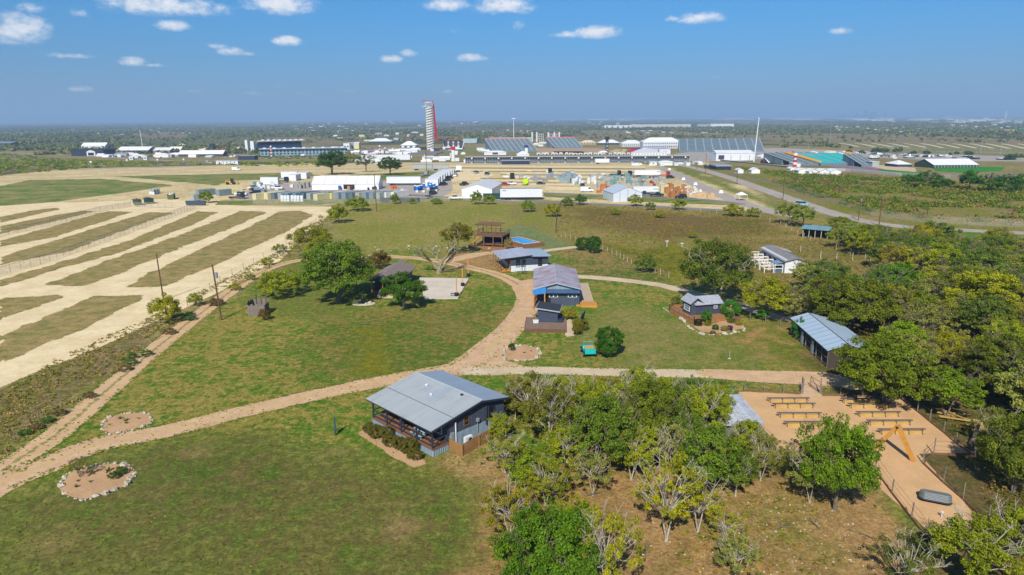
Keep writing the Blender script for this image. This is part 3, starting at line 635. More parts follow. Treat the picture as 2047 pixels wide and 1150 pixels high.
# --- farmyard trees
plant('bu',335,645,60,62,YGN,'small yellow-green tree at the foot of the shorter utility pole')
plant('b',625,517,76,84,C(118,123,42,1.05),'olive tree with a thin crown just behind the big green shade tree')
plant('oak',678,606,134,146,BGN,'biggest bright green shade tree standing beside the dark-roofed cabin')
plant('c',714,584,70,58,GRN,'green tree touching the front corner of the dark-roofed cabin',)
plant('c',642,548,78,70,OLI,'olive green tree between the thin-crowned tree and the big shade tree')
plant('lo',563,592,58,98,OLI,'low spreading olive tree between the farm track and the shade tree')
plant('bu',760,538,38,46,BRN,'brown-leaved shrub right behind the dark-roofed cabin',name='shrub',cat='shrub')
plant('ce',808,616,76,88,C(65,94,31,1.05),'dense dark cedar tree between the cabin and the concrete patio',bark=BARKP)
plant('b',916,508,72,62,C(110,110,38,1.05),'round olive tree on thin pale trunks beside the two-storey deck')
plant('bu',528,640,24,26,BRN,'brown bush leaning on the weathered plank enclosure',name='bush',cat='bush')
plant('lo',1290,545,38,44,GRN,'lone small tree on the fence line of the wild field')
for i,(x,y,h,w) in enumerate([(1166,500,26,34),(1188,506,34,32)]): plant('rnd',x,y,h,w,C(53,85,33,1.05),['dark green bush nearer the pool path, one of a touching pair','taller dark green bush beside the rail fence, one of a touching pair'][i],name='bush',cat='bush')
plant('oak2',1434,606,132,156,C(82,96,36,1.05),'tall dark oak with a bare pale limb behind the tiny grey house',bark=BARKP)
plant('b',1470,560,84,60,C(103,105,42,1.05),'olive tree leaning out beside the tall dark oak')
plant('c',1532,640,96,108,C(129,134,38,1.05),'yellow-green tree between the tall oak and the long metal-roofed barn')
plant('d',1590,650,90,70,GRY,'thin grey-green tree with several bare stems at the wood edge')
plant('bu',1460,636,40,40,C(63,114,42,1.05),'green round shrub at the corner of the tiny house deck',name='shrub',cat='shrub')
plant('bu',1354,612,22,28,GRN,'small green bush behind the rail of the tiny house deck',name='bush',cat='bush')
plant('ce',1411,648,30,24,C(69,110,38,1.05),'little umbrella-shaped tree growing before the tiny house wall')
plant('ce',1524,640,24,26,C(74,123,42,1.05),'little bright green tree standing alone in the bare yard')
plant('bu',1597,678,44,32,C(55,105,40,1.05),'dark green shrub against the near corner of the long barn',name='shrub',cat='shrub')
plant('rnd',1218,712,60,62,C(56,92,30,1.),'big round clipped bush beside the teal cart',name='bush',cat='bush')
for i,(x,y,h,w,c,l) in enumerate([(676,446,38,44,OLI,'first olive bush beside the gravel corner, nearest the farm track'),(716,422,30,48,C(112,127,42,1.05),'wider yellow-green bush between the gravel corner and the containers'),(790,408,22,18,GRN,'small green bush before the white containers'),
  (414,406,26,28,LIM,'bright green bush before the portable toilets of the yard'),(952,409,28,26,LIM,'bright green shrub in front of the white marquee'),(978,409,20,26,OLI,'olive shrub between the marquee and the long trailer'),
  (1056,424,24,30,LIM,'lime green bush on the lawn edge before the long trailer'),(1104,434,28,34,YGN,'yellow-green bush beside the dark fence line'),(824,408,12,14,LIM,'tiny lime shrub beside the parked cars'),(873,408,12,26,LIM,'low lime bush in front of the white pickup'),
  (1135,412,18,26,GRN,'green bush where the dark fence meets the road'),(1160,410,22,26,DGN,'dark green bush at the road in front of the peaked tent'),(1270,412,24,34,OLI,'olive bush at the road behind the peaked tent'),(1357,420,24,30,OLI,'olive bush on the wild field side of the road'),(1465,432,26,44,YGN,'yellow-green bush where two roads meet'),
  (1506,434,20,30,OLI,'second bush from where the two roads meet'),(1300,420,16,22,GRN,'small green bush in the wild field beside the road'),(1318,436,14,22,YGN,'small yellow bush standing in the wild field'),(1230,430,14,22,OLI,'low olive bush in the brown part of the wild field'),(1385,476,14,20,OLI,'low bush in the wild field above the oak'),
  (500,560,14,22,GRY,'grey-green bush at the farm track near the gravel lot'),(535,530,16,26,OLI,'olive bush close to the bend of the farm track'),(560,505,18,30,GRY,'grey bush along the gravel edge behind the thin-crowned tree'),(470,580,14,26,YGN,'yellow-green bush between gravel strip and farm track'),(390,612,28,30,OLI,'olive bush beside the taller utility pole'),
  (430,610,16,36,C(112,98,70,.9),'dry brown bush beside the taller utility pole'),(265,718,14,20,DGN,'dark bush on the verge of the farm track'),(1440,600,14,22,GRN,'low bush in the shade of the tall dark oak'),(600,470,14,20,OLI,'small olive bush on the gravel edge near the thin-crowned tree'),(540,560,10,18,GRY,'small grey bush just inside the track bend')]):
    plant('bu',x,y,h,w,c,l,name='bush',cat='bush')
# --- the grove in front
GV=[('d',1062,850,112,100,C(103,103,46,1.05),'thin olive tree at the corner of the porch house'),('b',1100,905,150,104,C(97,101,42,1.05),'tall thin-leaved tree just beyond the slatted wooden fence'),('c',1150,900,120,96,C(91,107,40,1.05),'olive tree in the second rank beyond the porch house'),
('a',1208,955,178,128,GRN,'green tree on a clean upright trunk in the middle of the grove'),('b',1252,872,128,104,OLI,'olive tree overhanging the white gravel drive'),('oak2',1300,902,150,126,C(97,110,40,1.05),'broad olive tree in the back rank of the grove beside the drive'),
('a',1350,885,126,104,GRN,'green tree at the back of the grove near the small metal roof'),('b',1400,890,134,96,OLI,'olive tree with upright twigs beside the small metal roof'),('a',1408,1006,172,128,BGN,'brightest green tree of the grove, before the small metal roof'),('c',1470,992,104,84,GRN,'green tree on a straight dark trunk under the small metal roof'),
('sp',1332,1082,176,152,YGN,'sparse yellow-green tree with bare grey limbs on the open leaf litter'),('sp',1262,960,110,90,YGN,'small sparse yellow-green tree between the trunks of the grove'),('lo',1075,985,92,120,LIM,'low lime green tree leaning over the litter beside the lawn'),('d',1010,945,84,96,C(118,127,55,1.05),'grey-twigged small tree at the lawn edge by the slatted fence'),
('d',1020,1075,118,112,C(122,118,46,1.05),'brownish olive tree at the edge of the open lawn'),('oak',1098,1200,196,196,C(78,107,36,1.05),'large dark green tree at the bottom edge of the grove'),('sp2',1212,1196,184,136,YGN,'nearly leafless tree with white crooked limbs'),('sp2',1452,1082,64,82,YGN,'small yellow bush-like tree on the stony litter'),
('d',1618,1006,124,100,GRY,'grey-green tree with several pale stems beside the arena fence'),('oak',1668,1020,192,146,C(89,114,36,1.05),'big green tree in front of the arena benches'),('d',1520,962,104,80,C(110,112,59,1.05),'grey twiggy tree between the small metal roof and the arena'),('c',1240,905,104,84,C(89,101,38,1.05),'dark olive tree hidden in the middle of the grove'),
('c',1030,838,76,58,C(95,99,44,1.05),'small thin tree touching the house wall'),('b',1320,850,110,84,OLI,'olive tree nearest the drive in the grove'),('d',1170,850,98,90,C(106,107,46,1.05),'tree with many bare upright twigs beside the drive'),('c',1430,860,100,70,OLI,'olive tree beside the arena corner post'),
('b',1940,1165,150,170,C(112,122,44,1.),'yellow-green tree beside the stock tank'),('sp2',1810,1185,120,120,C(82,92,38,1.05),'dark sparse thorn bush below the arena fence'),('oak2',2025,985,160,150,C(89,101,36,1.05),'dark olive tree overhanging the far end of the arena path'),('b',2020,1120,120,110,OLI,'olive tree beyond the wooden pallet path'),('d',1985,900,90,80,GRY,'grey thin tree beside the fallen trunk')]
GV+=[('b',1110,835,96,86,OLI,'small tree before the white gravel drive, closest to the house'),('c',1185,865,118,92,OLI,'rounded tree hidden behind the thin-leaved tree'),('a',1215,900,120,92,GRN,'fresh green tree behind the upright trunk in the middle'),('b',1290,960,120,96,OLI,'olive tree between the sparse yellow trees'),
('d',1345,950,112,92,GRY,'twiggy tree in the shade behind the large sparse tree'),('c',1375,925,110,88,GRN,'green tree close behind the brightest green tree'),('b',1130,945,104,92,OLI,'leaning olive tree behind the lime green one'),('d',1185,990,96,80,GRY,'dry grey tree beside the upright trunk'),('d',1090,1010,100,96,C(120,124,48,1.05),'yellow-olive tree between the lime and the dark green tree'),
('sp',1395,1065,120,110,YGN,'thin yellow tree leaning towards the grey pen of logs'),('b',1490,930,104,78,OLI,'olive tree overhanging the small metal roof'),('c',1000,880,60,50,OLI,'small bushy tree against the slatted fence'),('lo',1150,1060,70,90,OLI,'low olive tree above the nearly leafless tree'),('b',1275,815,96,84,OLI,'small tree at the very edge of the white drive'),('c',1385,835,90,80,GRN,'green tree at the end of the white drive'),('d',1470,1150,90,90,GRY,'twiggy bush at the bottom edge of the litter'),('d',1590,960,90,70,GRY,'twiggy tree leaning on the arena fence')]
for k,x,y,h,w,c,l in GV: plant(k,x,y,h,w,c,l,bark=BARKP if k in('sp','sp2','d','b','c') else None)
# --- woodland to the right: every tree stands by itself; first the ones that show whole
WD=[('oak',1765,806,150,190,C(93,107,36,1.05),'wide olive oak at the back fence of the arena'),('b',1890,835,120,120,C(97,118,38,1.05),'green tree behind the sawn log pile'),('oak',1700,668,126,150,C(93,103,38,1.05),'dark olive oak hanging over the far roof end of the long barn'),('c',1655,640,100,110,C(97,101,40,1.05),'olive tree behind the ridge of the long barn'),
('oak2',1960,640,110,150,C(135,140,40,1.05),'yellow-green tree brighter than the woods round it'),('oak2',1990,790,130,160,C(89,99,38,1.05),'olive oak beside the clearing in the woods'),('lo',1870,500,60,96,GRN,'round green tree standing before the perimeter road')]
for k,x,y,h,w,c,l in WD: plant(k,x,y,h,w,c,l)
ordn=['first','second','third','fourth','fifth','sixth','seventh','eighth','ninth','tenth','eleventh','twelfth','thirteenth','fourteenth','fifteenth','sixteenth']
rw=random.Random(12)
def inpoly(x,y,p):
    c=False
    for i in range(len(p)):
        a,b=p[i],p[(i+1)%len(p)]
        if (a[1]>y)!=(b[1]>y) and x<(b[0]-a[0])*(y-a[1])/(b[1]-a[1])+a[0]: c=not c
    return c
def wood(poly,n,dmin,h0,h1,kinds,cols,where,excl=()):
    W=P2(poly);xs=[p[0] for p in W];yy=[p[1] for p in W];pts=[];tries=0
    EX=[P2(e) for e in excl]
    while len(pts)<n and tries<20000:
        tries+=1;x=rw.uniform(min(xs),max(xs));y=rw.uniform(min(yy),max(yy))
        if inpoly(x,y,W) and all((x-a)**2+(y-b)**2>dmin**2 for a,b in pts) and not any(inpoly(x,y,e) for e in EX): pts.append((x,y))
    pts.sort(key=lambda q:q[1])
    rows=[pts[i:i+8] for i in range(0,len(pts),8)]
    for ri,row in enumerate(rows):
        row.sort()
        for ci,(x,y) in enumerate(row):
            k=rw.choice(kinds);h=rw.uniform(h0,h1);cn,c=rw.choice(cols);c=tuple(v*rw.uniform(.85,1.15) for v in c[:3])+(1,)
            plant(k,x*13,y*7,0,0,c,f'{cn} tree in {where}, row {ri+1}, {ordn[ci]} along',group='trees of '+where,xyz=(x,y,tzs(y),h,h*rw.uniform(.48,.66)))
CW=[('olive green',OLI),('dark green',GRN),('olive green',C(108,118,44,1.1)),('grey-green',GRY),('deep green',C(84,106,40,1.1)),('yellow-tinged',C(132,136,44,1.05))]
wood([(1600,585),(1700,560),(1760,520),(1900,540),(2150,600),(2200,900),(2047,860),(1960,800),(1860,770),(1740,700),(1700,650),(1620,610)],62,3.9,5.5,8.,'abcd',CW,'the dense wood behind the long barn',excl=[[(1850,690),(1930,680),(1950,740),(1870,740)],[(1640,540),(1850,570),(1830,600),(1700,580)]])
wood([(1575,448),(1640,462),(1740,486),(1800,500),(1950,508),(2200,515),(2200,600),(2000,590),(1840,548),(1700,508),(1610,470)],52,5.5,5,7.5,'abcd',CW,'the tree belt along the back fence',excl=[[(1550,455),(1670,455),(1670,515),(1560,515)]])
for i,(x,y,h,w) in enumerate([(1852,376,36,60),(1936,382,42,46),(1978,384,38,42),(2010,386,38,40),(2046,384,42,36),(1815,372,24,24),(2030,320,14,36),(1895,374,16,30)]):
    plant('fa' if i%2 else 'fb',x,y,h,w,[C(69,101,38,1.05),C(57,94,36,1.05)][i%2],['wide green tree at the meadow edge before the circuit','tall dark tree, one of four in a row by the circuit bend','second tall dark tree in the row by the circuit bend','rounder green tree in the row by the circuit bend','tree at the far end of the row by the circuit bend','small tree beside the wide green tree at the meadow edge','dark tree clump behind the long white marquee roof','low yellow-green tree between two taller meadow trees'][i])
for i,(x,y,h,w) in enumerate([(664,349,48,66),(732,344,36,50),(780,350,36,50)]): plant('oak2' if i!=1 else 'sp',x,y,h,w,C(63,88,36,1.05),['largest of three oaks behind the long white tent','thin-crowned middle oak of three behind the long white tent','oak behind the white office trailer'][i])
plant('fb',700,326,22,30,OLI,'olive tree partly hidden behind the largest oak by the tent')
for i,x in enumerate([1697,1722,1752,1768,1790,1800,1826,1852,1899,1912,1936,1700]): plant('fa',x,[309,310,309,309,308,308,311,312,313,312,314,300][i],[9,10,14,13,12,14,10,11,8,9,12,8][i],[12,14,24,18,14,8,14,16,7,10,18,8][i],C(70,94,50,.9),f'small far tree, {ordn[i]} in the line along the striped car park',group='trees along the striped car park')
# --- ground cover that nobody could count
def stuff_leaves(name,pts,per,leaf,cols,seed=0,flat=.7):
    rs=np.random.RandomState(seed);P=np.array([p[:3] for p in pts]);rad=np.array([p[3] for p in pts]);n=len(P)
    cid=np.repeat(np.arange(n),per);k=len(cid);d=rs.normal(size=(k,3));d/=np.linalg.norm(d,axis=1)[:,None];d[:,2]=np.abs(d[:,2])
    cen=P[cid]+d*(rad[cid]*rs.uniform(.3,1.05,k))[:,None]*np.array([1,1,flat])
    V,F=leaves(cen,np.array([0,0,.8])+d*.5,leaf*np.clip(rad[cid]/rad.mean(),.5,1.8) if True else leaf,rs) if False else leaves(cen,np.array([0,0,.8])+d*.5,leaf,rs)
    ci=rs.randint(0,len(cols),n);fc=np.array(cols)[ci][cid]*rs.uniform(.85,1.15,(k,1));fc[:,3]=1
    tint=np.clip(rs.uniform(0,.6,n)[cid]+rs.uniform(0,.4,k),0,1)
    return npmesh(name,V,F,[LEAFA],'stuff',{'tint':('FLOAT','FACE',tint),'fc':('FLOAT_COLOR','FACE',fc)})
def scatter(poly,n,r0,r1,seed=0,mask=None):
    W=P2(poly);a=np.array(W);rs=np.random.RandomState(seed);o=[]
    mn=a.min(0);mx=a.max(0);area=(mx-mn).prod();X_=rs.uniform(mn[0],mx[0],n*6);Y_=rs.uniform(mn[1],mx[1],n*6)
    ins=sdpoly(X_,Y_,W)>0
    if mask: ins&=fbm(X_,Y_,mask[0],3,seed)>mask[1]
    idx=np.where(ins)[0][:n];rr_=rs.uniform(0,1,len(idx))**2*(r1-r0)+r0
    return [(X_[i],Y_[i],tzs(Y_[i]),r) for i,r in zip(idx,rr_)]
stuff_leaves('brush',scatter([(-100,300),(-40,302),(150,320),(420,327),(640,322),(700,326),(560,333),(380,330),(220,334),(100,343),(0,352),(-200,360)],1500,1.2,3.8,1,(14,.3)),70,.5,[C(104,124,38,1.05),C(128,136,40,1.05),C(90,104,42,1.)],1)
stuff_leaves('brush',scatter([(495,303),(520,298),(640,296),(700,300),(700,318),(500,318)],500,1.5,4,2),40,.5,[C(84,114,38,.9),C(74,104,36,.9)],2)
stuff_leaves('scrub',scatter([(1470,336),(1640,350),(1900,364),(2200,385),(2200,452),(1960,444),(1850,438),(1740,424),(1640,398),(1560,370)],2400,.7,3.4,3,(18,.44)),60,.32,[C(90,112,44,.95),C(116,124,48,.92),C(134,116,92,.9),C(76,102,42,.95),C(100,114,50,.95)],3)
stuff_leaves('weeds',scatter([(1115,405),(1560,430),(1800,490),(1860,560),(1560,600),(1335,560),(1250,525),(1112,475)],5200,.12,.75,4,(8,.4)),13,.13,[C(118,120,58,.92),C(140,120,80,.92),C(102,110,48,.92),C(128,122,60,.92)],4)
stuff_leaves('weeds',scatter([(0,790),(120,715),(330,620),(560,500),(640,430),(655,440),(600,505),(440,590),(330,665),(200,770),(0,920)],2200,.1,.6,5,(6,.44)),14,.11,[C(112,118,56,.95),C(146,128,92,1.0),C(98,106,50,.95),C(132,116,96,1.0)],5)
stuff_leaves('undergrowth',scatter([(1560,590),(1760,560),(2200,600),(2200,1250),(2020,1200),(1960,1020),(1960,905),(1800,790),(1660,735)],3000,.15,.9,6,(6,.35)),20,.13,[C(92,92,42,.9),C(80,90,36,.9),C(120,104,64,.9)],6)
stuff_leaves('undergrowth',scatter([(1000,905),(1500,880),(1600,930),(1850,1060),(1900,1200),(960,1200),(980,1000)],700,.1,.4,7,(5,.45)),16,.09,[C(100,110,40,.9),C(140,118,76,.9)],7)
stuff_leaves('undergrowth',scatter([(1010,760),(1450,760),(1480,880),(1250,900),(1020,880)],900,.2,.9,8,(5,.4)),20,.12,[C(92,100,40,.9),C(110,104,50,.9)],8)
def stones(name,pts,mat,seed,kind='stuff',rough=.3):
    b=MB()
    for i,(x,y,z,r) in enumerate(pts): b.blob((x,y,z+r*.25),r,.6,seed+i,rough,6,4)
    o=b.build(name,mat)
    if kind:o['kind']=kind
    return o
ROCK=plain('limestone',C(212,204,186),.9,dirt=.35,scale=5,dcol=C(140,132,116))
stones('rubble',scatter([(1500,1000),(1600,960),(1700,1040),(1800,1120),(1700,1180),(1440,1180),(1250,1100),(1300,1000),(1460,1000)],420,.02,.09,9),ROCK,50)
stones('rubble',[(p[0],p[1],p[2],p[3]) for p in scatter([(740,492),(1000,494),(1000,503),(740,502)],34,.1,.42,10)],ROCK,90)
# --- far plain: woodland belts and hedgerows as low crowns of leaves
rs=np.random.RandomState(77);pts=[]
n=60000;yf=1250*np.exp(rs.uniform(0,1,n)*math.log(12));xf=yf*rs.uniform(-.82,.82,n)
f1=fbm(xf,yf*.55,420,5,5)+.35*(fbm(xf,yf,90,3,12)-.5)
keep=(f1<.50)|(rs.uniform(0,1,n)<.07)
xf=xf[keep];yf=yf[keep]
xx=rs.uniform(-1,1,4200);yy_=rs.uniform(1010,1280,4200)
xf=np.concatenate([xf,xx*900]);yf=np.concatenate([yf,yy_])
m_=((fbm(xf,yf,80,3,3)>.44)|(yf>1280))
m_&=~((sdpoly(xf,yf,P2([(1650,284),(2200,286),(2200,318),(1740,310)]))>-5)|(sdpoly(xf,yf,P2([(600,284),(1560,276),(1560,312),(600,312)]))>0))
xf=xf[m_];yf=yf[m_]
pts=[(a,b,tzs(b)+1,rs.uniform(2.2,4.6)*(1+b/7000)) for a,b in zip(xf,yf)]
stuff_leaves('far_woodland',pts,7,3.2,[C(84,98,60,1.),C(100,110,66,1.),C(116,112,82,1.),C(92,98,72,1.)],9,.8)
# ================================================================ FARM BUILDINGS AND YARD
SLATE=plain('slate_boards',C(78,86,104),.75,dirt=.25,stripes=((1,0,0),.4,.02,.5),scale=1.2)
SLATEY=plain('slate_boards_side',C(74,82,98),.75,dirt=.25,stripes=((0,1,0),.4,.02,.5),scale=1.2)
SLATEH=plain('slate_siding',C(66,74,94),.75,dirt=.2,stripes=((0,0,1),.2,.02,.5))
DARK=plain('dark_trim',C(52,56,70),.6,dirt=.15)
INK=plain('dark_opening',C(22,24,30),.8,dirt=.1)
WHT_P=plain('white_paint',C(226,228,230,.85),.6,dirt=.12)
GLASS=plain('window_glass',C(30,36,44),.12,dirt=.1,spec=.8)
GREYT=plain('grey_pipe',C(170,170,166))
ROOF1=corrug('galvanised_roof',C(184,190,192),(0,1,0),.22,.42,0,.2,C(120,134,148))
ROOFX=corrug('galvanised_roof_x',C(178,192,206),(1,0,0),.25,.42,0,.25,C(140,152,164))
SKIRT=corrug('galvanised_skirt',C(150,168,186),(.7,.7,0),.16,.45,0,.25,C(120,136,150))
SKIRTX=corrug('galvanised_wall',C(160,178,194),(1,0,0),.16,.45,0,.3,C(120,130,140))
WOOD=plain('cedar_boards',C(176,134,88),.8,dirt=.3,stripes=((0,0,1),.11,.01,.7),scale=3)
DECK=plain('deck_boards',C(150,108,78),.8,dirt=.35,stripes=((1,0,0),.14,.01,.55),scale=2)
DECKY=plain('deck_boards_y',C(176,128,86),.8,dirt=.35,stripes=((0,1,0),.14,.01,.5),scale=2)
BRN_W=plain('brown_timber',C(128,96,74),.85,dirt=.35,scale=3)
GRY_W=plain('grey_timber',C(150,138,128),.9,dirt=.4,scale=3,stripes=((1,0,0),.16,.01,.6))
POST=plain('orange_timber',C(206,150,82),.8,dirt=.2,scale=3)
def win(par,x0,x1,z0,z1,y=0,fr=None,axis='y',sgn=-1,name='window',glass=None):
    """window on a wall lying across axis; sgn: which way it faces"""
    fr=fr or DARK;b=MB();e=.06*sgn;t=.07
    def bx(a0,a1,c0,c1,d0,d1):
        lo,hi=sorted((y+d0*sgn,y+d1*sgn))
        if axis=='y': b.box(a0,a1,lo,hi,c0,c1)
        else: b.box(lo,hi,a0,a1,c0,c1)
    bx(x0-t,x1+t,z1,z1+t,.0,.07);bx(x0-t,x1+t,z0-t,z0,.0,.09);bx(x0-t,x0,z0,z1,.0,.07);bx(x1,x1+t,z0,z1,.0,.07);bx(x0,x1,(z0+z1)/2-.025,(z0+z1)/2+.025,.012,.06)
    f=b.build(name,fr,par);b=MB();bx(x0,x1,z0,z1,.003,.02);b.build('pane',glass or GLASS,f);return f
# ---- the porch house
h=thing('porch_house','grey house with a long front porch and blue-grey metal roof above corrugated skirting','house',(-7.8,60.6),R(44.6))
def rz_(x): return 3.02+(x+.45)*(4.2-3.02)/6.65 if x<=6.2 else 4.1-(x-6.2)*(4.1-3.42)/3.75
b=MB();b.side([(2.1,0),(9.6,0),(9.6,rz_(9.6)-.12),(6.2,4.02),(2.1,rz_(2.1)-.1)],0,10.4);b.build('wall',SLATE,h)
b=MB().box(2.08,9.62,-.02,0.001,0,1.5).box(9.6,9.625,0,10.4,0,1.5);b.build('wainscot',SKIRTX,h)
b=MB();b.slab([(-.45,-.45,3.02),(6.22,-.45,4.2),(6.22,10.8,4.2),(-.45,10.8,3.02)],.07);rf=b.build('roof',ROOF1,h)
b=MB();b.slab([(6.2,-.45,4.12),(9.95,-.45,3.42),(9.95,10.8,3.42),(6.2,10.8,4.12)],.07);b.build('roof',corrug('galvanised_roof_shaded',C(166,180,196),(0,1,0),.22,.42,0,.2,C(130,146,162)),h)  # same metal; slope turned from the sun, its bluer shade put into the colour
b=MB();PAT=corrug('new_roof_sheet',C(176,186,194),(0,1,0),.22,.4,0,.15)
for (x0,x1,y0,y1) in ((2.9,6.1,4.1,5.0),(3.9,5.2,6.2,7.0)):
    z=lambda x:rz_(x)+.012;b.slab([(x0,y0,z(x0)),(x1,y0,z(x1)),(x1,y1,z(x1)),(x0,y1,z(x0))],.01)
b.build('roof_sheet',PAT,rf)
b=MB();b.slab([(2.25,-.45,rz_(2.25)+.03),(2.32,-.45,rz_(2.32)+.03),(2.32,10.8,rz_(2.32)+.03),(2.25,10.8,rz_(2.25)+.03)],.03);b.build('roof_seam',plain('seam_dark',C(110,120,130)),rf)
MB().tube((6.2,-.46,4.2),(6.2,10.8,4.2),.06,.06,6).build('ridge_cap',PAT,rf)
for s_,t_ in ((.771,.085),(.325,.19),(.509,.346)):
    x=6.2-6.65*t_;y=10.8-11.25*s_;z=rz_(x);b=MB();b.tube((x,y,z-.05),(x,y,z+.12),.13,.13,8);b.tube((x,y,z+.12),(x,y,z+.2),.2,.06,8);b.build('roof_vent',WHT_P if t_>.1 else DARK,rf)
b=MB().box(-.45,-.4,-.45,10.8,2.82,2.94);b.bar((-.45,-.47,2.88),(6.2,-.47,4.06),.05,.2);b.bar((6.2,-.47,4.0),(9.95,-.47,3.28),.05,.2);b.build('fascia',DARK,h)
b=MB().box(0,2.1,0,10.4,.68,.80);b.build('porch_floor',DECK,h)
b=MB().box(-.03,0,-.03,10.43,0,.66).box(0,2.08,-.03,0,0,.66);b.build('skirting',SKIRT,h)
b=MB().box(-.06,-.03,-.06,10.43,.66,.84).box(-.03,2.08,-.06,-.03,.66,.84);b.build('skirting_trim',BRN_W,h)
for y in (.1,2.65,5.2,7.75,10.3): MB().box(-.0,.14,y-.07,y+.07,.8,3.0).build('post',DARK,h)
MB().box(1.95,2.07,-.02,.1,.8,3.4).build('post',DARK,h)
for k in range(4):
    y0=.17+2.55*k;y1=y0+2.41;b=MB().box(.03,.11,y0,y1,1.62,1.72).box(.03,.11,y0,y1,1.02,1.1);b.bar((.07,y0,1.06),(.07,y0+.7,1.66),.05,.06);b.build('railing',DARK,h)
b=MB().box(.14,1.95,.0,.08,1.62,1.72).box(.14,1.95,.0,.08,1.02,1.1);b.bar((.3,.04,1.06),(1.2,.04,1.66),.05,.06);b.build('railing',DARK,h)
b=MB().box(.14,2.1,10.3,10.38,1.62,1.72).box(.14,2.1,10.3,10.38,1.02,1.1);b.build('railing',DARK,h)
for (y0,y1,z0,z1) in ((1.2,2.5,1.3,2.5),(5.4,6.9,1.3,2.5),(8.2,9.4,1.3,2.5)): win(h,y0,y1,z0,z1,2.1,WHT_P,'x',-1)
b=MB().box(2.04,2.1,3.4,4.4,.8,2.85);d_=b.build('door',plain('brown_door',C(120,84,54),.6),h);MB().tube((2.0,4.3,1.8),(2.04,4.3,1.8),.04,.04,6).build('handle',WHT_P,d_)
win(h,4.05,4.65,1.95,2.85,0,BRN_W);win(h,7.45,8.2,1.55,2.95,0,DARK)
b=MB();b.tube((7.0,-.12,1.1),(7.0,-.12,3.45),.06,.06,8);b.tube((7.0,-.12,3.45),(7.35,-.12,3.55),.06,.06,8);b.build('downpipe',DARK,h)
b=MB();b.tube((2.85,-.12,.3),(2.85,-.12,2.75),.07,.07,8);b.build('white_conduit',WHT_P,h)
MB().box(2.2,2.6,-.22,-.02,.8,1.75).build('breaker_box',plain('grey_box',C(150,156,162),.5),h)
b=MB();b.tube((5.8,-.1,.7),(5.8,-.1,1.9),.035,.035,6);b.box(5.65,5.95,-.25,-.02,1.85,2.2);b.build('electric_meter',plain('grey_box',C(150,156,162)),h)
MB().obox(8.35,-.3,.05,.95,.06,1.35,0).build('leaning_board',plain('plywood',C(204,164,112),.8),h)
def ac(x,y,z=0):
    b=MB().box(x-.45,x+.45,y-.18,y+.18,z+.1,z+.85);b.box(x-.4,x-.3,y-.15,y+.15,z,z+.1);b.box(x+.3,x+.4,y-.15,y+.15,z,z+.1)
    return b
def place(lx,ly,O=(-7.8,60.6),a=44.6):
    c,s=math.cos(R(a)),math.sin(R(a));return (O[0]+c*lx-s*ly,O[1]+s*lx+c*ly)
t=thing('air_conditioner','white outdoor air conditioner unit behind the slatted wooden fence','air conditioner',place(3.9,-.75),R(44.6))
ac(0,0,.25).build('casing',WHT_P,t);b=MB();b.tube((.12,-.19,.72),(.12,-.2,.72),.27,.27,14);b.build('fan_grille',DARK,t);MB().box(-.5,.5,-.25,.25,0,.25).build('plinth',CONC,t)
t=thing('slatted_fence','horizontal slatted cedar fence round the side of the porch house','fence',place(0,0),R(44.6))
def slats(b,p,q,z0,z1,n=8):
    for k in range(n):
        z=z0+(z1-z0)*(k+.5)/n;b.bar((p[0],p[1],z),(q[0],q[1],z),.03,(z1-z0)/n*.8)
for p,q in (((2.02,-.15),(2.1,-1.9)),((2.1,-1.9),(4.6,-1.57)),((4.6,-1.57),(7.0,-1.24)),((7.0,-1.24),(9.5,-.9))):
    b=MB();slats(b,p,q,.05,1.25);b.build('slat_panel',WOOD,t)
for p in ((2.1,-1.95),(4.6,-1.62),(7.0,-1.29),(9.55,-.94),(2.02,-.12)): MB().obox(p[0],p[1],0,.1,.1,1.3).build('post',WOOD,t)
def picnic(name,label,loc,rz,mat,cat='table',L_=1.8):
    t=thing(name,label,cat,loc,rz);MB().box(-L_/2,L_/2,-.4,.4,.7,.76).build('tabletop',mat,t)
    for s in (-1,1): MB().box(-L_/2,L_/2,s*.75-.13,s*.75+.13,.42,.47).build('bench',mat,t)
    for s in (-1,1):
        b=MB();b.bar((s*L_*.33,-.62,0),(s*L_*.33,-.2,.7),.05,.09);b.bar((s*L_*.33,.62,0),(s*L_*.33,.2,.7),.05,.09);b.bar((s*L_*.33,-.85,.4),(s*L_*.33,.85,.4),.05,.09);b.build('leg',mat,t)
    return t
picnic('picnic_table','pale blue picnic table standing on the porch of the grey house',place(1.1,3.1)+(.8,),R(134),plain('pale_blue_paint',C(168,206,214),.5))
b=MB().box(-.3,.3,-.3,.3,.35,.42).box(-.3,-.24,-.3,.3,.42,.9)
for sx_ in (-.27,.27):
    for sy_ in (-.27,.27): b.box(sx_-.03,sx_+.03,sy_-.03,sy_+.03,0,.35)
for k in range(1):
    t=thing('chair','dark low chair on the porch near the far corner post','chair',place(1.3,6.6)+(.8,),R(60));MB().box(-.3,.3,-.3,.3,.35,.42).build('seat',DARK,t);MB().box(-.3,-.24,-.3,.3,.42,.95).build('backrest',DARK,t)
    for sx_ in (-.27,.27):
        for sy_ in (-.27,.27): MB().box(sx_-.03,sx_+.03,sy_-.03,sy_+.03,0,.35).build('leg',DARK,t)
for i in range(7):
    lx=-1.3-.2*math.sin(i*2.3);ly=8.9-i*1.32
    x,y=place(lx,ly);plant('rnd',x*9,y*5+i,0,0,C(96,94,48,.95),f'brown-green hedge bush below the porch, {ordn[i]} from its far end',name='hedge_bush',cat='bush',group='hedge bushes along the porch',xyz=(x,y,0,1.0+.25*(i%3),.82+.12*(i%2)))
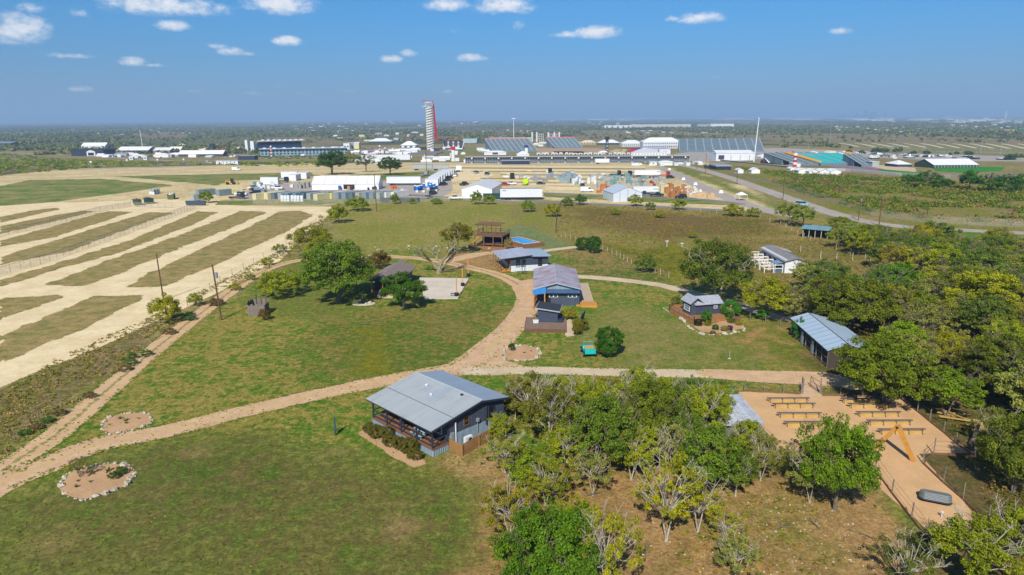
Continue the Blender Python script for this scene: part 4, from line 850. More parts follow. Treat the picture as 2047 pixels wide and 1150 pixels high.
sheet('planting_bed',SANDB,poly=[place(-.3,9.9),place(-2.3,10),place(-2.7,6),place(-2.7,3),place(-2.6,-.4),place(-1.4,-.6),place(-.8,1.),place(-.4,5)],px=False,cell=.15,w=.35,z=.006,nz=.3,ns=1.2)
# cut-out figure on the lawn
x,y,z=G(671,870);t=thing('metal_sculpture','tall dark cut-out metal sculpture of a guitar standing alone on the lawn','sculpture',(x,y,0),R(-55))
b=MB();b.side([(-.1,0),(.1,0),(.1,.55),(-.1,.55)],-.04,.04);b.build('stand',DARK,t)
b=MB();b.side([(-.28,.55),(.1,.5),(.3,.7),(.26,.95),(.16,1.05),(.24,1.25),(.16,1.4),(.07,1.45),(.07,1.85),(.12,1.9),(.1,2.1),(-.06,2.1),(-.07,1.45),(-.2,1.38),(-.24,1.2),(-.14,1.05),(-.3,.9)],-.03,.03);b.build('body',plain('blued_steel',C(70,84,108),.4),t)
# ---- pool deck and second house
DK=(-9.6,173.0);t=thing('deck_tower','two-storey brown timber deck with pergola roof and stair','deck',DK+(0,),R(-18))
b=MB();b.box(0,7.6,0,6.2,2.75,2.95);b.build('upper_floor',BRN_W,t)
for x in (.1,2.6,5.1,7.5):
    for y in (.1,6.1): MB().box(x-.1,x+.1,y-.1,y+.1,0,2.75).build('post',BRN_W,t)
for x in (.3,2.6,5.2):
    for y in (2.,6.0): MB().box(x-.07,x+.07,y-.07,y+.07,2.95,5.3).build('pergola_post',BRN_W,t)
b=MB()
for k in range(16): b.box(-.3+k*.41,-.2+k*.41,1.4,6.5,5.4,5.52)
b.box(-.4,6.3,1.9,2.05,5.27,5.4).box(-.4,6.3,5.95,6.1,5.27,5.4)
for k in range(18): b.box(-.4,6.3,1.5+k*.28,1.6+k*.28,5.52,5.56)
b.build('pergola',BRN_W,t)
for p,q in (((0,0),(7.6,0)),((7.6,0),(7.6,6.2)),((0,0),(0,6.2)),((0,6.2),(7.6,6.2))):
    b=MB();b.bar((p[0],p[1],3.9),(q[0],q[1],3.9),.08,.08);b.bar((p[0],p[1],3.4),(q[0],q[1],3.4),.05,.06)
    for f in (0,.33,.66,1): xx=p[0]+(q[0]-p[0])*f;yy=p[1]+(q[1]-p[1])*f;b.box(xx-.05,xx+.05,yy-.05,yy+.05,2.95,3.95)
    b.build('railing',BRN_W,t)
b=MB()
for k in range(12): b.box(1.6-k*.27+.0,1.9-k*.27,-1.2,-.1,2.7-k*.23,2.76-k*.23)
b.bar((1.9,-1.2,2.8),(-1.5,-1.2,.05),.08,.25);b.bar((1.9,-.1,2.8),(-1.5,-.1,.05),.08,.25);b.build('stair',POST,t)
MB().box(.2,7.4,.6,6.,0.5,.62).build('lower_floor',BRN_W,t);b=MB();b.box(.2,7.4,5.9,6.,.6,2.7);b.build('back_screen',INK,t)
b=MB();b.box(4.2,6.4,2,3,.62,1.1);b.build('bench',DARK,t)
PL=(-1.7,179.0);a=R(-68);t=thing('swimming_pool','bright blue raised swimming pool set in a brown timber deck','swimming pool',(-1.9,179.2,0),R(-58))
WL,WW=9.6,4.6
b=MB();b.box(-2.,WL+1.2,-.9,0,0,.95).box(-2.,WL+1.2,WW,WW+.8,0,.95).box(-2.,0,0,WW,0,.95).box(WL,WL+1.2,0,WW,0,.95);b.build('pool_deck',DECK,t)
m,nt,o=newmat('pool_water');bb=N(nt,'ShaderNodeBsdfPrincipled',i_Roughness=.06);bb.inputs['Base Color'].default_value=C(20,160,222);n_=noise(nt,2.5,3,.6,gpos(nt));nt.links.new(bump(nt,n_,.03),bb.inputs['Normal']);nt.links.new(mixc(nt,ramp(nt,n_,.3,.7),C(12,150,220),C(40,180,232)),bb.inputs['Base Color']);nt.links.new(bb.outputs[0],o.inputs[0])
MB().box(0,WL,0,WW,.2,.82).build('water',m,t)
b=MB();b.box(-.12,WL+.12,-.12,0,.95,1.03).box(-.12,WL+.12,WW,WW+.12,.95,1.03).box(-.12,0,0,WW,.95,1.03).box(WL,WL+.12,0,WW,.95,1.03);b.build('coping',WHT_P,t)
b=MB();b.bar((WL*.6,-.6,1.9),(WL*.95,-.6,1.9),.05,.05);b.bar((WL*.6,-.6,.95),(WL*.6,-.6,1.9),.05,.05);b.bar((WL*.95,-.6,.95),(WL*.95,-.6,1.9),.05,.05);b.build('handrail',DARK,t)
b=MB();b.box(-9,-2.5,-7.5,-4.5,0,.06)
sheet('pool_terrace',DECKY,poly=[(938,492),(985,503),(1075,492),(1040,486)],cell=.5,w=.2,z=.1,nz=0)
h=thing('porch_cottage','white and slate cottage with a metal roof and corner porch before the pool','house',(-.2,143.),R(13))
b=MB();b.side([(0,1.25),(8.3,1.25),(8.3,2.95),(4.55,3.05),(4.5,3.42),(0,2.98)],0,8.4);b.build('wall',SLATEH,h)
MB().box(-.01,8.31,-.02,8.4,0,1.25).build('lower_wall',plain('white_wall',C(222,228,232,.85),.7,dirt=.12,stripes=((1,0,0),.3,.01,.25)),h)
MB().slab([(-2.4,-.45,3.0),(4.65,-.45,3.55),(4.65,9.,3.55),(-2.4,9.,3.0)],.08).build('roof',corrug('porch_roof',C(188,192,206),(1,0,0),.3,.4,0,.3,C(160,130,130)),h)
MB().slab([(4.5,-.45,3.22),(9.0,-.45,3.05),(9.0,8.8,3.05),(4.5,8.8,3.22)],.08).build('roof',ROOFX,h)
b=MB();b.bar((-2.4,-.48,2.88),(4.65,-.48,3.42),.06,.18);b.bar((4.65,-.48,3.1),(9.,-.48,2.93),.06,.16);b.build('fascia',DARK,h)
for x0 in (1.15,2.35,6.05): win(h,x0,x0+.85,1.0,2.55,0,DARK)
MB().box(-2.2,0,0,8.4,.1,.3).build('porch_floor',POST,h)
for x,y in ((-2.15,.1),(-2.15,2.9),(-2.15,5.6),(-2.15,8.3),(-1.1,.1)): MB().box(x-.07,x+.07,y-.07,y+.07,.3,3.0).build('post',BRN_W if y>1 else DARK,h)
for y0,y1 in ((.17,2.83),(2.97,5.53),(5.67,8.23)):
    b=MB();b.box(-2.19,-2.11,y0,y1,1.2,1.28);b.bar((-2.15,y0,.4),(-2.15,y1,1.2),.05,.06);b.bar((-2.15,y1,.4),(-2.15,y0,1.2),.05,.06);b.build('railing',GRY_W,h)
MB().box(-.03,-.005,2.,3.1,.3,2.5).build('door',DARK,h);MB().box(-.03,-.005,.05,1.2,.3,2.6).build('brown_panel',BRN_W,h)
t=thing('swing_bench','black picnic bench with a tall back post before the white cottage wall','bench',G(1044,548)[:2]+(0,),R(4))
MB().box(-1.1,1.1,-.2,.2,.5,.58).build('seat',DARK,t)
for s in (-.8,.8):
    b=MB();b.bar((s,-.25,0),(s,-.1,.5),.07,.07);b.bar((s,.25,0),(s,.1,.5),.07,.07);b.build('leg',DARK,t)
MB().box(-.06,.06,.3,.42,0,3.).build('post',DARK,t)
# ---- rusty roofed bath house
h=thing('bath_house','slate house with a rust-streaked pale metal roof and blue front awning','house',(5.8,115.7),R(-2))
b=MB();b.side([(0,0),(6,0),(6,3.05),(1.9,4.05),(0,3.45)],0,15.3);b.build('wall',SLATE,h)
RUST=corrug('rusty_roof',C(184,184,196),(0,1,0),.22,.5,0,.62,C(158,108,108),scale=.55,lo=.36,hi=.66)
MB().slab([(-2.1,-.5,3.15),(1.95,-.5,4.25),(1.95,15.6,4.25),(-2.1,15.6,3.15)],.07).build('roof',RUST,h)
MB().slab([(1.95,-.5,4.25),(6.3,-.5,3.15),(6.3,15.6,3.15),(1.95,15.6,4.25)],.07).build('roof',RUST,h)
MB().tube((1.95,-.5,4.27),(1.95,15.6,4.27),.07,.07,6).build('ridge_cap',ROOFX,h)
b=MB();b.side([(.35,3.0),(6.02,2.98),(1.95,4.08),(.35,3.62)],-.08,-.01);b.build('gable',SKIRTX,h)
MB().slab([(.1,-.75,2.45),(6.05,-.75,2.45),(6.05,-.05,3.0),(.1,-.05,3.0)],.06).build('pent_roof',corrug('blue_pent',C(72,96,128),(1,0,0),.25,.45,0,.2),h)
b=MB();b.bar((-2.1,-.53,3.05),(1.95,-.53,4.14),.05,.16);b.bar((1.95,-.53,4.14),(6.3,-.53,3.05),.05,.16);b.build('bargeboard',ROOFX,h)
for x0 in (.75,4.05):
    f=MB().box(x0-.08,x0+1.5,-.06,-.005,1.5,1.95).build('window',WHT_P,h)
    for k in (0,.75): MB().box(x0+k+.05,x0+k+.6,-.075,-.062,1.58,1.87).build('pane',GLASS,f)
MB().slab([(-2.2,-1.5,2.35),(.15,-1.5,2.6),(.15,-.5,3.45),(-2.2,-.5,2.95)],.06).build('awning',corrug('blue_awning',C(72,132,190),(1,0,0),.25,.4,0,.15),h)
for x,y in ((-2.,-1.4),(-.1,-1.4)): MB().box(x-.09,x+.09,y-.09,y+.09,0,2.5).build('post',POST,h)
b=MB();b.box(-2.1,0,-1.5,15.,0.02,.2);b.build('porch_floor',BRN_W,h)
for y in (3.,6.5,10,13.5): MB().box(-2.05,-1.9,y,y+.15,.2,3.2).build('post',POST,h)
MB().box(-.04,-.005,1.,2.,.2,2.4).build('door',DARK,h);MB().box(.1,.95,-.04,-.005,.2,2.3).build('door',INK,h)
t=thing('side_deck','pale boarded deck running along the rusty-roofed house','deck',(12.,117.2,0),R(-2));MB().box(0,2.4,0,13.8,.0,.32).build('deck_boards',plain('pale_deck',C(206,186,164),.8,dirt=.2,stripes=((0,1,0),.15,.01,.45)),t);MB().box(2.4,2.5,-.1,13.8,0,.38).build('edge_board',plain('edge_board',C(214,198,150)),t)
t=thing('ramp_platform','tan timber platform at the front corner of the side deck','platform',(11.9,114.3,0),R(-2));MB().box(0,2.9,0,2.5,0,.36).build('boards',POST,t);MB().box(-.7,-.05,.6,2.3,0,.2).build('step',POST,t)
# ---- flat-roofed shed on its deck
h=thing('shed','small dark slate shed with a black flat roof edged in grey','shed',(4.05,104.1),R(-10))
b=MB();b.side([(0,.5),(3.2,.5),(3.2,2.35),(0,2.75)],0,3.1);b.build('wall',SLATEH,h)
MB().slab([(-.25,-.35,2.88),(3.5,-.35,2.44),(3.5,3.9,2.44),(-.25,3.9,2.88)],.1).build('roof',plain('black_roof',C(52,56,66),.8,dirt=.3),h)
b=MB();b.bar((-.25,-.38,2.82),(3.5,-.38,2.38),.06,.18);b.bar((-.28,-.38,2.82),(-.28,3.9,2.82),.06,.16);b.bar((3.53,-.38,2.38),(3.53,3.9,2.38),.06,.16);b.build('roof_edge',plain('grey_trim',C(176,180,186)),h)
MB().box(.3,2.9,3.1,3.14,.6,2.2).build('door',DARK,h)
b=MB().box(3.22,4.0,.1,2.6,.5,.95);b.build('step',DARK,h)
t=thing('shed_deck','low brown timber deck wrapped round the flat-roofed shed','deck',(1.9,100.3,0),R(-4));MB().box(0,6.4,0,6.6,0,.5).build('deck_boards',plain('weathered_deck',C(146,122,106),.85,dirt=.3,stripes=((0,1,0),.15,.01,.5)),t)
b=MB();
for k in range(5): b.box(-.02,6.45,-.05,-.01,.02+k*.12,.11+k*.12)
b.box(-.05,-.0,-.05,6.6,0,.6);b.build('fascia',BRN_W,t)
x,y,z=G(1071,646,.5);t=thing('planter_box','small white box on the deck beside the shed corner','planter',(x,y,.5),0);b=MB().box(-.4,.4,-.2,.2,.04,.45);b.box(-.46,.46,-.26,.26,.4,.5);b.box(-.35,.35,-.15,.15,0,.06);b.build('box',WHT_P,t)
x,y,z=G(1074,634,.5);t=thing('flower_pot','small black pot at the back corner of the shed deck','pot',(x,y,.5),0);MB().tube((0,0,0),(0,0,.45),.16,.26,10).build('pot',INK,t);b=MB();b.blob((0,0,.5),.24,.5,3,.3);b.build('soil',BRN_W,t)
sheet('stone_path',WHT,poly=[(1124,640),(1142,638),(1148,672),(1131,674)],cell=.15,w=.3,z=.03,nz=.15,ns=1)
t=thing('leaning_panel','dark corrugated panel leaning up beside the shed path','panel',G(1160,645)[:2]+(0,),R(66));MB().hexa([(-1.2,-.1,0),(1.2,-.1,0),(1.2,0,0),(-1.2,0,0)],[(-1.,-.5,1.5),(1.3,-.5,1.9),(1.3,-.42,1.9),(-1.,-.42,1.5)]).build('panel',SLATE,t);MB().bar((.9,.6,0),(.9,-.4,1.5),.07,.07).build('prop',BRN_W,t)
for i,(x,y,h_,w_,c) in enumerate([(1130,640,22,22,YGN),(1144,638,22,20,C(150,140,60,.9)),(1152,672,34,20,C(112,104,44,.9)),(1166,662,26,22,C(104,104,46,.9)),(1157,655,20,20,OLI)]):
    plant('bu',x,y,h_,w_,c,['yellow-green shrub close behind the shed','straw yellow grass clump behind the shed path','brownish shrub at the near end of the stone path','olive shrub under the leaning panel','small olive shrub between path and leaning panel'][i],name='shrub',cat='shrub')
# ---- tiny house
h=thing('tiny_house','tiny dark grey house with a pale shingled cross-gable roof on a timber deck','house',(30.1,107.3),R(14))
SH=plain('pale_shingles',C(178,182,192),.85,dirt=.3,stripes=((0,0,1),.09,.01,.4),scale=2)
b=MB().box(0,4.4,0,3.0,.5,2.4);b.build('wall',SLATEH,h)
b=MB();b.side([(0,.5),(3,.5),(3,2.4),(1.5,3.2),(0,2.4)],-.02,-.0,'x');b.side([(0,2.4),(3,2.4),(1.5,3.2)],4.4,4.42,'x');b.build('gable_wall',SLATEY,h)
b=MB();b.slab([(-.4,-.35,2.32),(4.75,-.35,2.32),(4.75,1.5,3.32),(-.4,1.5,3.32)],.09);b.slab([(4.75,3.35,2.32),(-.4,3.35,2.32),(-.4,1.5,3.32),(4.75,1.5,3.32)],.09);b.build('roof',SH,h)
b=MB();b.slab([(-1.2,3.3,2.5),(-1.2,-.2,2.5),(.1,-.2,3.5),(.1,3.3,3.5)],.09);b.slab([(1.3,-.2,2.5),(1.3,3.3,2.5),(.1,3.3,3.5),(.1,-.2,3.5)],.09);b.build('roof',SH,h)
b=MB();b.side([(-.9,.5),(0,.5),(0,3.2),(-.9,2.6)],.05,2.95);b.build('bay',SLATEY,h)
win(h,.6,2.3,1.1,1.9,-.9,WHT_P,'x',-1,glass=plain('pale_glass',C(120,150,150),.2));win(h,3.2,3.7,1.5,1.85,0,WHT_P)
t=thing('tiny_house_deck','orange-brown timber deck with railing round the tiny house','deck',(0,0,0),0)
DP=[G(*q)[:2] for q in ((1338,626),(1387,650),(1450,642),(1444,616),(1352,610))]
b=MB();b.prism(DP,0.02,.5);b.build('deck_boards',DECKY,t)
def rail(par,pl,z0,h_,step,mat,n=2,nm='railing'):
    for i in range(len(pl)-1):
        p,q=pl[i],pl[i+1];L_=math.hypot(q[0]-p[0],q[1]-p[1]);b=MB();k=max(1,round(L_/step))
        for j in range(n): z=z0+h_*(j+1)/n;b.bar((p[0],p[1],z),(q[0],q[1],z),.06,.07)
        for j in range(k+1): f=j/k;x=p[0]+(q[0]-p[0])*f;y=p[1]+(q[1]-p[1])*f;b.box(x-.05,x+.05,y-.05,y+.05,z0,z0+h_+.04)
        b.build(nm,mat,par)
rail(t,[DP[4],DP[0],DP[1],(DP[1][0]*.55+DP[2][0]*.45,DP[1][1]*.55+DP[2][1]*.45)],.5,.85,1.5,BRN_W)
t=thing('deck_stairs','pale brown timber steps beside the green shrub at the tiny house','stairs',G(1462,641)[:2]+(0,),R(60));b=MB()
for k in range(3): b.box(-1,1,-.4-k*.35,-.05-k*.35,0,.45-.15*k)
b.build('treads',DECK,t);b=MB();b.box(-1.08,-1,-1.15,0,0,.5).box(1,1.08,-1.15,0,0,.5);b.build('stringer',BRN_W,t)
sheet('garden_bed',SANDB,poly=[(1366,640),(1404,664),(1440,666),(1485,657),(1487,650),(1450,640),(1420,650),(1388,652)],cell=.15,w=.3,z=.02,nz=.15,ns=1)
ROCK2=plain('tan_rock',C(216,208,190),.9,dirt=.5,scale=6,dcol=C(124,112,96))
def ring(name,label,pts,seed,r=.22,closed=True):
    """stone border: one row of rocks"""
    pl=smooth([G(*q)[:2] for q in (pts+[pts[0]] if closed else pts)],8);rr=random.Random(seed);acc=0;t=thing(name,label,'stone border',(pl[0][0],pl[0][1],0));O_=pl[0]
    for i in range(len(pl)-1):
        p,q=pl[i],pl[i+1];acc+=math.hypot(q[0]-p[0],q[1]-p[1])
        while acc>r*1.6:
            acc-=r*rr.choice([1.,1.4,1.9,2.6,4.]);k=r*rr.choice([.45,.6,.8,1.,1.7]);MB().blob((p[0]-O_[0]+rr.uniform(-.12,.12),p[1]-O_[1]+rr.uniform(-.12,.12),k*.28),k,.65,rr.randint(0,999),.35,6,4).build('stone',ROCK2,t)
    return t
ring('stone_border','white stone border curving round the tiny house garden',[(1362,637),(1372,650),(1385,660),(1402,669),(1430,670),(1460,668),(1485,662),(1488,654)],3,.24,False)
ring('stone_border','short row of white stones behind the tiny house deck',[(1327,616),(1334,621),(1341,627)],4,.2,False)
for i,(x,y,h_,w_,c,k) in enumerate([(1395,652,16,18,C(44,56,34,.9),'rnd'),(1430,660,12,14,C(56,96,36,.9),'rnd'),(1459,661,11,13,C(82,50,96,.9),'rnd'),(1448,662,12,16,GRY,'bu'),(1462,646,12,18,C(90,110,40,.9),'bu'),(1415,652,12,14,C(112,124,40,.9),'bu'),(1425,668,8,12,C(120,96,70,.9),'bu'),(1477,650,9,16,YGN,'bu')]):
    plant(k,x,y,h_,w_,c,['nearly black round shrub in the tiny house garden','small round green shrub in the tiny house garden','little purple-leaved shrub in the tiny house garden','grey twiggy shrub beside the purple one in the tiny house garden','green-yellow shrub below the deck steps','lime shrub under the umbrella-shaped tree','low reddish plant by the white garden stones','yellow-green ground plant by the end of the garden border'][i],name='shrub',cat='shrub')
# ---- garden beds with stone rings
bed1=[(118,975),(140,945),(175,933),(225,927),(262,935),(268,950),(245,975),(200,990),(165,1000),(130,990)]
bed2=[(202,860),(212,838),(240,828),(285,825),(303,832),(300,848),(270,858),(225,868)]
bed3=[(1007,708),(1015,696),(1045,691),(1072,695),(1080,706),(1070,718),(1035,722),(1012,718)]
for i,(bd,l) in enumerate(((bed1,'rough stone ring round the largest sandy garden bed below the drive'),(bed2,'stone ring round the sandy bed between track and drive'),(bed3,'white stone ring round the small bed at the drive junction'))):
    sheet('garden_bed',SANDB,poly=bd,cell=.12,w=.2,z=.03,nz=.08,ns=1);ring('stone_border',l,bd,20+i,[.2,.17,.16][i])
def agave(px,py,r,colr,label,seed=0,xyz=None):
    x,y,z=G(px,py);rr=random.Random(seed);b=MB()
    for k in range(16):
        a=rr.uniform(0,6.28);e=rr.uniform(.35,1.3);L_=r*rr.uniform(.7,1.1);dx,dy,dz=math.cos(a)*math.cos(e),math.sin(a)*math.cos(e),math.sin(e)
        nx,ny=-math.sin(a)*r*.09,math.cos(a)*r*.09;m_=(dx*L_*.5,dy*L_*.5,dz*L_*.6);tp=(dx*L_,dy*L_,dz*L_*.85)
        b.face([(nx,ny,.02),m_[:2]and(m_[0]+nx,m_[1]+ny,m_[2]),tp,(m_[0]-nx,m_[1]-ny,m_[2]),(-nx,-ny,.02)])
    o=b.build('agave',plain('agave_leaf'+str(seed%3),colr,.6));o.location=(x,y,0.03);tag(o,label,'plant');return o
for i,(x,y,r,c,l) in enumerate([(184,948,.75,C(170,164,92),'pale spiky yucca in the middle of the largest garden bed'),(215,944,.7,C(150,146,70),'yellow spiky plant beside the pale yucca in the largest bed'),(153,975,.4,C(88,104,48),'small green spiky plant near the stone ring of the largest bed'),(180,965,.35,C(96,110,52),'little green spiky plant on the bare sand of the largest bed'),(155,963,.35,C(110,110,60),'tiny spiky plant by the white boulder of the largest bed'),
  (240,838,.5,C(96,110,50),'spiky green plant at the back of the bed between track and drive'),(252,842,.6,C(170,158,80),'yellow spiky plant in the bed between track and drive'),(277,838,.35,C(90,106,50),'small spiky plant near the ring of the bed between track and drive'),(252,847,.35,C(90,104,48),'low spiky plant in the centre of the middle bed'),(218,850,.35,C(150,140,80),'pale spiky plant at the narrow end of the middle bed'),
  (1048,706,.4,C(110,116,50),'small spiky plant in the bed at the drive junction'),(1062,703,.3,C(120,112,60),'tiny spiky plant near the white ring at the drive junction')]): agave(x,y,r,c,l,i)
for x,y,h_,w_,c,k,l in [(242,948,18,26,C(82,104,44,.9),'bu','round green shrub at the end of the largest garden bed'),(228,957,16,24,C(72,96,42,.9),'bu','darker green shrub beside the round one in the largest bed'),(160,955,44,42,C(112,120,44,.9),'sp2','leafless little sapling in the largest garden bed'),(1023,702,18,14,C(48,80,34,.9),'bu','dark green shrub in the bed at the drive junction')]:
    plant(k,x,y,h_,w_,c,l,name='shrub' if k=='bu' else 'sapling',cat='shrub' if k=='bu' else 'sapling')
# ---- teal cart
x,y,z=G(1175,705);t=thing('utility_cart','bright teal utility cart with an orange seat parked beside the round bush','cart',(x,y-.6,0),R(4),s=1.18)
TEAL=plain('teal_paint',C(30,190,186),.4,dirt=.1,spec=.6)
b=MB();b.side([(-1.35,.45),(1.3,.45),(1.35,.75),(.5,.95),(.25,.95),(.1,.7),(-.6,.7),(-.7,.95),(-1.35,.95)],-.62,.62,'x');b.build('body',TEAL,t)
MB().box(-.5,.5,-.45,.05,.72,.9).build('seat',POST,t);MB().box(-.55,.55,-.62,-.5,.9,1.2).build('backrest',POST,t)
b=MB();
for s in (-1,1): b.bar((s*.55,.45,.95),(s*.55,.2,1.5),.05,.05)
b.bar((-.55,.2,1.5),(.55,.2,1.5),.05,.05);b.build('windscreen_frame',TEAL,t)
for s in (-1,1):
    for y_ in (-.9,.9):
        w_=MB();w_.tube((s*.55,y_,.32),(s*.78,y_,.32),.32,.32,14);q=w_.build('wheel',INK,t);MB().tube((s*.78,y_,.32),(s*.79,y_,.32),.15,.15,10).build('rim',ROOFX,q)
for s in (-1,1): MB().box(s*.35-.1,s*.35+.1,1.33,1.38,.6,.72).build('headlight',WHT_P,t)
# ---- shingled cabin, patio, fire pit
h=thing('cabin','dark cabin with a brown-grey shingled roof and open front porch','house',(-26.2,126.8),R(-6))
SHB=plain('brown_shingles',C(148,134,126),.9,dirt=.25,stripes=((0,1,0),.14,.01,.35),scale=1.5)
b=MB();b.side([(0,.0),(4.9,0),(4.9,2.6),(2.6,3.7),(0,2.6)],0,9.6);b.build('wall',SLATE,h)
MB().slab([(-.7,-2.9,2.55),(2.6,-2.9,4.0),(2.6,10.1,4.0),(-.7,10.1,2.55)],.12).build('roof',SHB,h);MB().slab([(2.6,-2.9,4.0),(5.6,-2.9,2.65),(5.6,10.1,2.65),(2.6,10.1,4.0)],.12).build('roof',SHB,h)
b=MB();b.side([(-.4,2.55),(5.3,2.6),(2.6,3.84)],-2.7,-2.6);b.build('gable',SLATE,h)
for x in (.2,2.3,5.): MB().box(x-.1,x+.1,-2.75,-2.55,.2,2.6).build('post',POST,h)
MB().box(-.3,5.3,-2.9,0,0,.2).build('porch_floor',DECKY,h);MB().box(1.2,4.2,-.03,-.005,.2,2.3).build('door',INK,h)
win(h,3.,4.2,1.1,2.1,4.9,DARK,'x',1)
t=thing('porch_steps','pale timber steps spreading out before the cabin porch','steps',(-23.4,121.8,0),R(-4));b=MB();b.box(-1.4,1.4,-.4,2.0,0,.18).box(-1.2,1.2,.3,2.,.18,.34);b.build('treads',plain('pale_steps',C(216,190,158)),t);b=MB();b.bar((-1.4,-.3,.1),(-1.3,1.9,1.1),.12,.2);b.bar((1.4,-.3,.1),(1.3,1.9,1.1),.12,.2);b.build('side_rail',WHT_P,t)
for i,(x,y) in enumerate(((913,593),(925,573),(936,553))):
    X_,Y_,_=G(x,y);t=thing('post_planter',['wooden post in a black pot at the near corner of the patio','wooden post in a black pot halfway along the patio edge','wooden post in a black pot at the far corner of the patio'][i],'post',(X_,Y_,.12 if i<2 else .05),0,'posts in black pots along the patio')
    b=MB();b.tube((0,0,0),(0,0,.6),.34,.4,14);b.build('pot',INK,t);MB().tube((0,0,.45),(0,0,.58),.36,.37,12).build('soil',BRN_W,t);MB().box(-.09,.09,-.09,.09,.3,3.6).build('post',POST,t)
X_,Y_,_=G(905,592,.12);t=thing('stool','small dark stool beside the nearest potted post on the patio','stool',(X_,Y_,.12),0);MB().box(-.35,.35,-.2,.2,.45,.52).build('seat',DARK,t)
for a_,b_ in ((-.3,-.15),(.3,-.15),(.3,.15),(-.3,.15)): MB().box(a_-.03,a_+.03,b_-.03,b_+.03,0,.45).build('leg',DARK,t)
t=thing('fire_pit','black fire pit with a chimney stack on a white stone pad beside the cabin','fire pit',G(727,608)[:2]+(0,),0)
MB().prism([(1.9*math.cos(k*.45)*1.1,1.1*math.sin(k*.45)) for k in range(14)],0,.12).build('stone_pad',CONC,t)
MB().tube((0,.1,.12),(0,.1,.75),.5,.42,12).build('bowl',INK,t);MB().tube((0,.1,.75),(0,.1,2.5),.1,.1,8).build('chimney',DARK,t);b=MB();b.blob((1.1,.3,.25),.3,.7,3);b.blob((-1.1,.1,.25),.3,.7,5);b.blob((.6,-.5,.22),.25,.7,7);b.build('rocks',ROCK,t)
# ---- weathered enclosure
t=thing('plank_enclosure','weathered grey plank enclosure with open top on the lawn','shed',(-44.4,110.3,0),R(-1));b=MB()
for (p,q) in (((0,0),(2.9,0)),((2.9,0),(2.8,2.3)),((2.8,2.3),(.1,2.3)),((.1,2.3),(0,0))):
    L_=math.hypot(q[0]-p[0],q[1]-p[1]);n=int(L_/.17)
    for k in range(n):
        f=(k+.5)/n;x=p[0]+(q[0]-p[0])*f;y=p[1]+(q[1]-p[1])*f;a=math.atan2(q[1]-p[1],q[0]-p[0]);b.obox(x,y,0,.15,.03,1.9+.15*math.sin(k*5.1)+(.5 if p[1]>2 else 0),a)
b.build('planks',GRY_W,t);MB().tube((1.3,1.,0),(1.25,1.,3.6),.07,.07,6).build('stack_pipe',DARK,t);MB().tube((2.4,2.,0),(2.4,2.,2.6),.05,.05,6).build('stack_pipe',BRN_W,t)
b=MB();b.slab([(1.9,.2,1.5),(2.8,.2,1.5),(2.8,1.8,1.6),(1.9,1.8,1.6)],.05);b.build('shelf',GRY_W,t)
# ---- dead tree
def deadtree():
    x,y,z=G(878,546);rr=random.Random(8);b=MB()
    def grow(p,d,L_,r,dep):
        q=p+d*L_;m_=(p+q)/2+np.array([rr.uniform(-1,1),rr.uniform(-1,1),rr.uniform(0,.6)])*L_*.12
        b.path([p,m_,q],[r,r*.85,r*.62],7 if r>.1 else 5)
        if dep==0: return
        for k in range(2 if dep<4 else 3):
            e=d+np.array([rr.uniform(-1,1),rr.uniform(-.8,.8),rr.uniform(-.35,.5)])*.85;e/=np.linalg.norm(e);e[2]=max(e[2],-.05);grow(q,e,L_*rr.uniform(.62,.88),r*rr.uniform(.58,.7),dep-1)
    b.tube((0,0,-.2),(0,0,.9),.8,.58,9)
    for d,L_,r in (((-.8,.1,.8),2.6,.4),((.45,-.1,.95),2.6,.42),((.9,.3,.8),2.2,.3),((-.1,.3,1),2.,.32)):
        d=np.array(d);grow(np.array([0,0,.8]),d/np.linalg.norm(d),L_,r,4)
    t=thing('dead_tree','bare dead tree with twisted grey limbs beside the track','tree',(x,y,0),0,s=.92);b.build('trunk',plain('dead_wood',C(164,154,130),.9,dirt=.5,scale=2,dcol=C(96,92,60)),t)
deadtree()
x,y,z=G(870,547)
t=thing('log','dark fallen branch lying beside the dead tree','log',(x+2.6,y+1.4,.12),R(20));b=MB();b.path([(-1.6,0,.1),(0,.1,.15),(1.6,.5,.1),(2.6,1.2,.5)],[.16,.14,.1,.04],6);b.path([(.6,.2,.12),(1.4,-.4,.3),(2.2,-.6,.6)],[.08,.06,.02],5);b.build('branch',BARK,t)
# ---- stable with white pens
h=thing('stable','long white stable with a grey roof and white-railed pens','stable',(57.3,140.),R(-1))
b=MB();b.side([(0,0),(4.8,0),(4.8,2.3),(2.3,3.2),(0,2.7)],0,15.2);b.build('wall',plain('stable_wall',C(206,212,220,.85),.7,dirt=.2,stripes=((0,1,0),.3,.01,.3)),h)
b=MB();b.side([(.02,.0),(4.78,0),(4.78,2.3),(2.3,3.14),(.02,2.6)],-.03,-.005);b.build('end_wall',WHT_P,h)
GRF=plain('grey_felt_roof',C(150,146,146),.85,dirt=.3,stripes=((0,1,0),1.1,0,.2))
MB().slab([(-.4,-.5,2.55),(2.3,-.5,3.3),(2.3,15.6,3.3),(-.4,15.6,2.55)],.08).build('roof',GRF,h);MB().slab([(2.3,-.5,3.3),(5.3,-.5,2.2),(5.3,15.6,2.2),(2.3,15.6,3.3)],.08).build('roof',GRF,h)
win(h,2.7,3.4,1.1,1.7,-.03,WHT_P)
for y0 in (2.,5.2,8.4,11.6): MB().box(-.04,-.005,y0,y0+1.1,0,2.).build('stall_door',SLATE,h)
MB().slab([(-2.,.2,2.0),(0,.2,2.25),(0,3.,2.25),(-2.,3.,2.0)],.06).build('lean_to_roof',corrug('blue_leanto',C(132,168,198),(0,1,0),.2),h)
for x,y in ((-1.9,.3),(-1.9,2.9)): MB().box(x-.05,x+.05,y-.05,y+.05,0,2.).build('post',WHT_P,h)
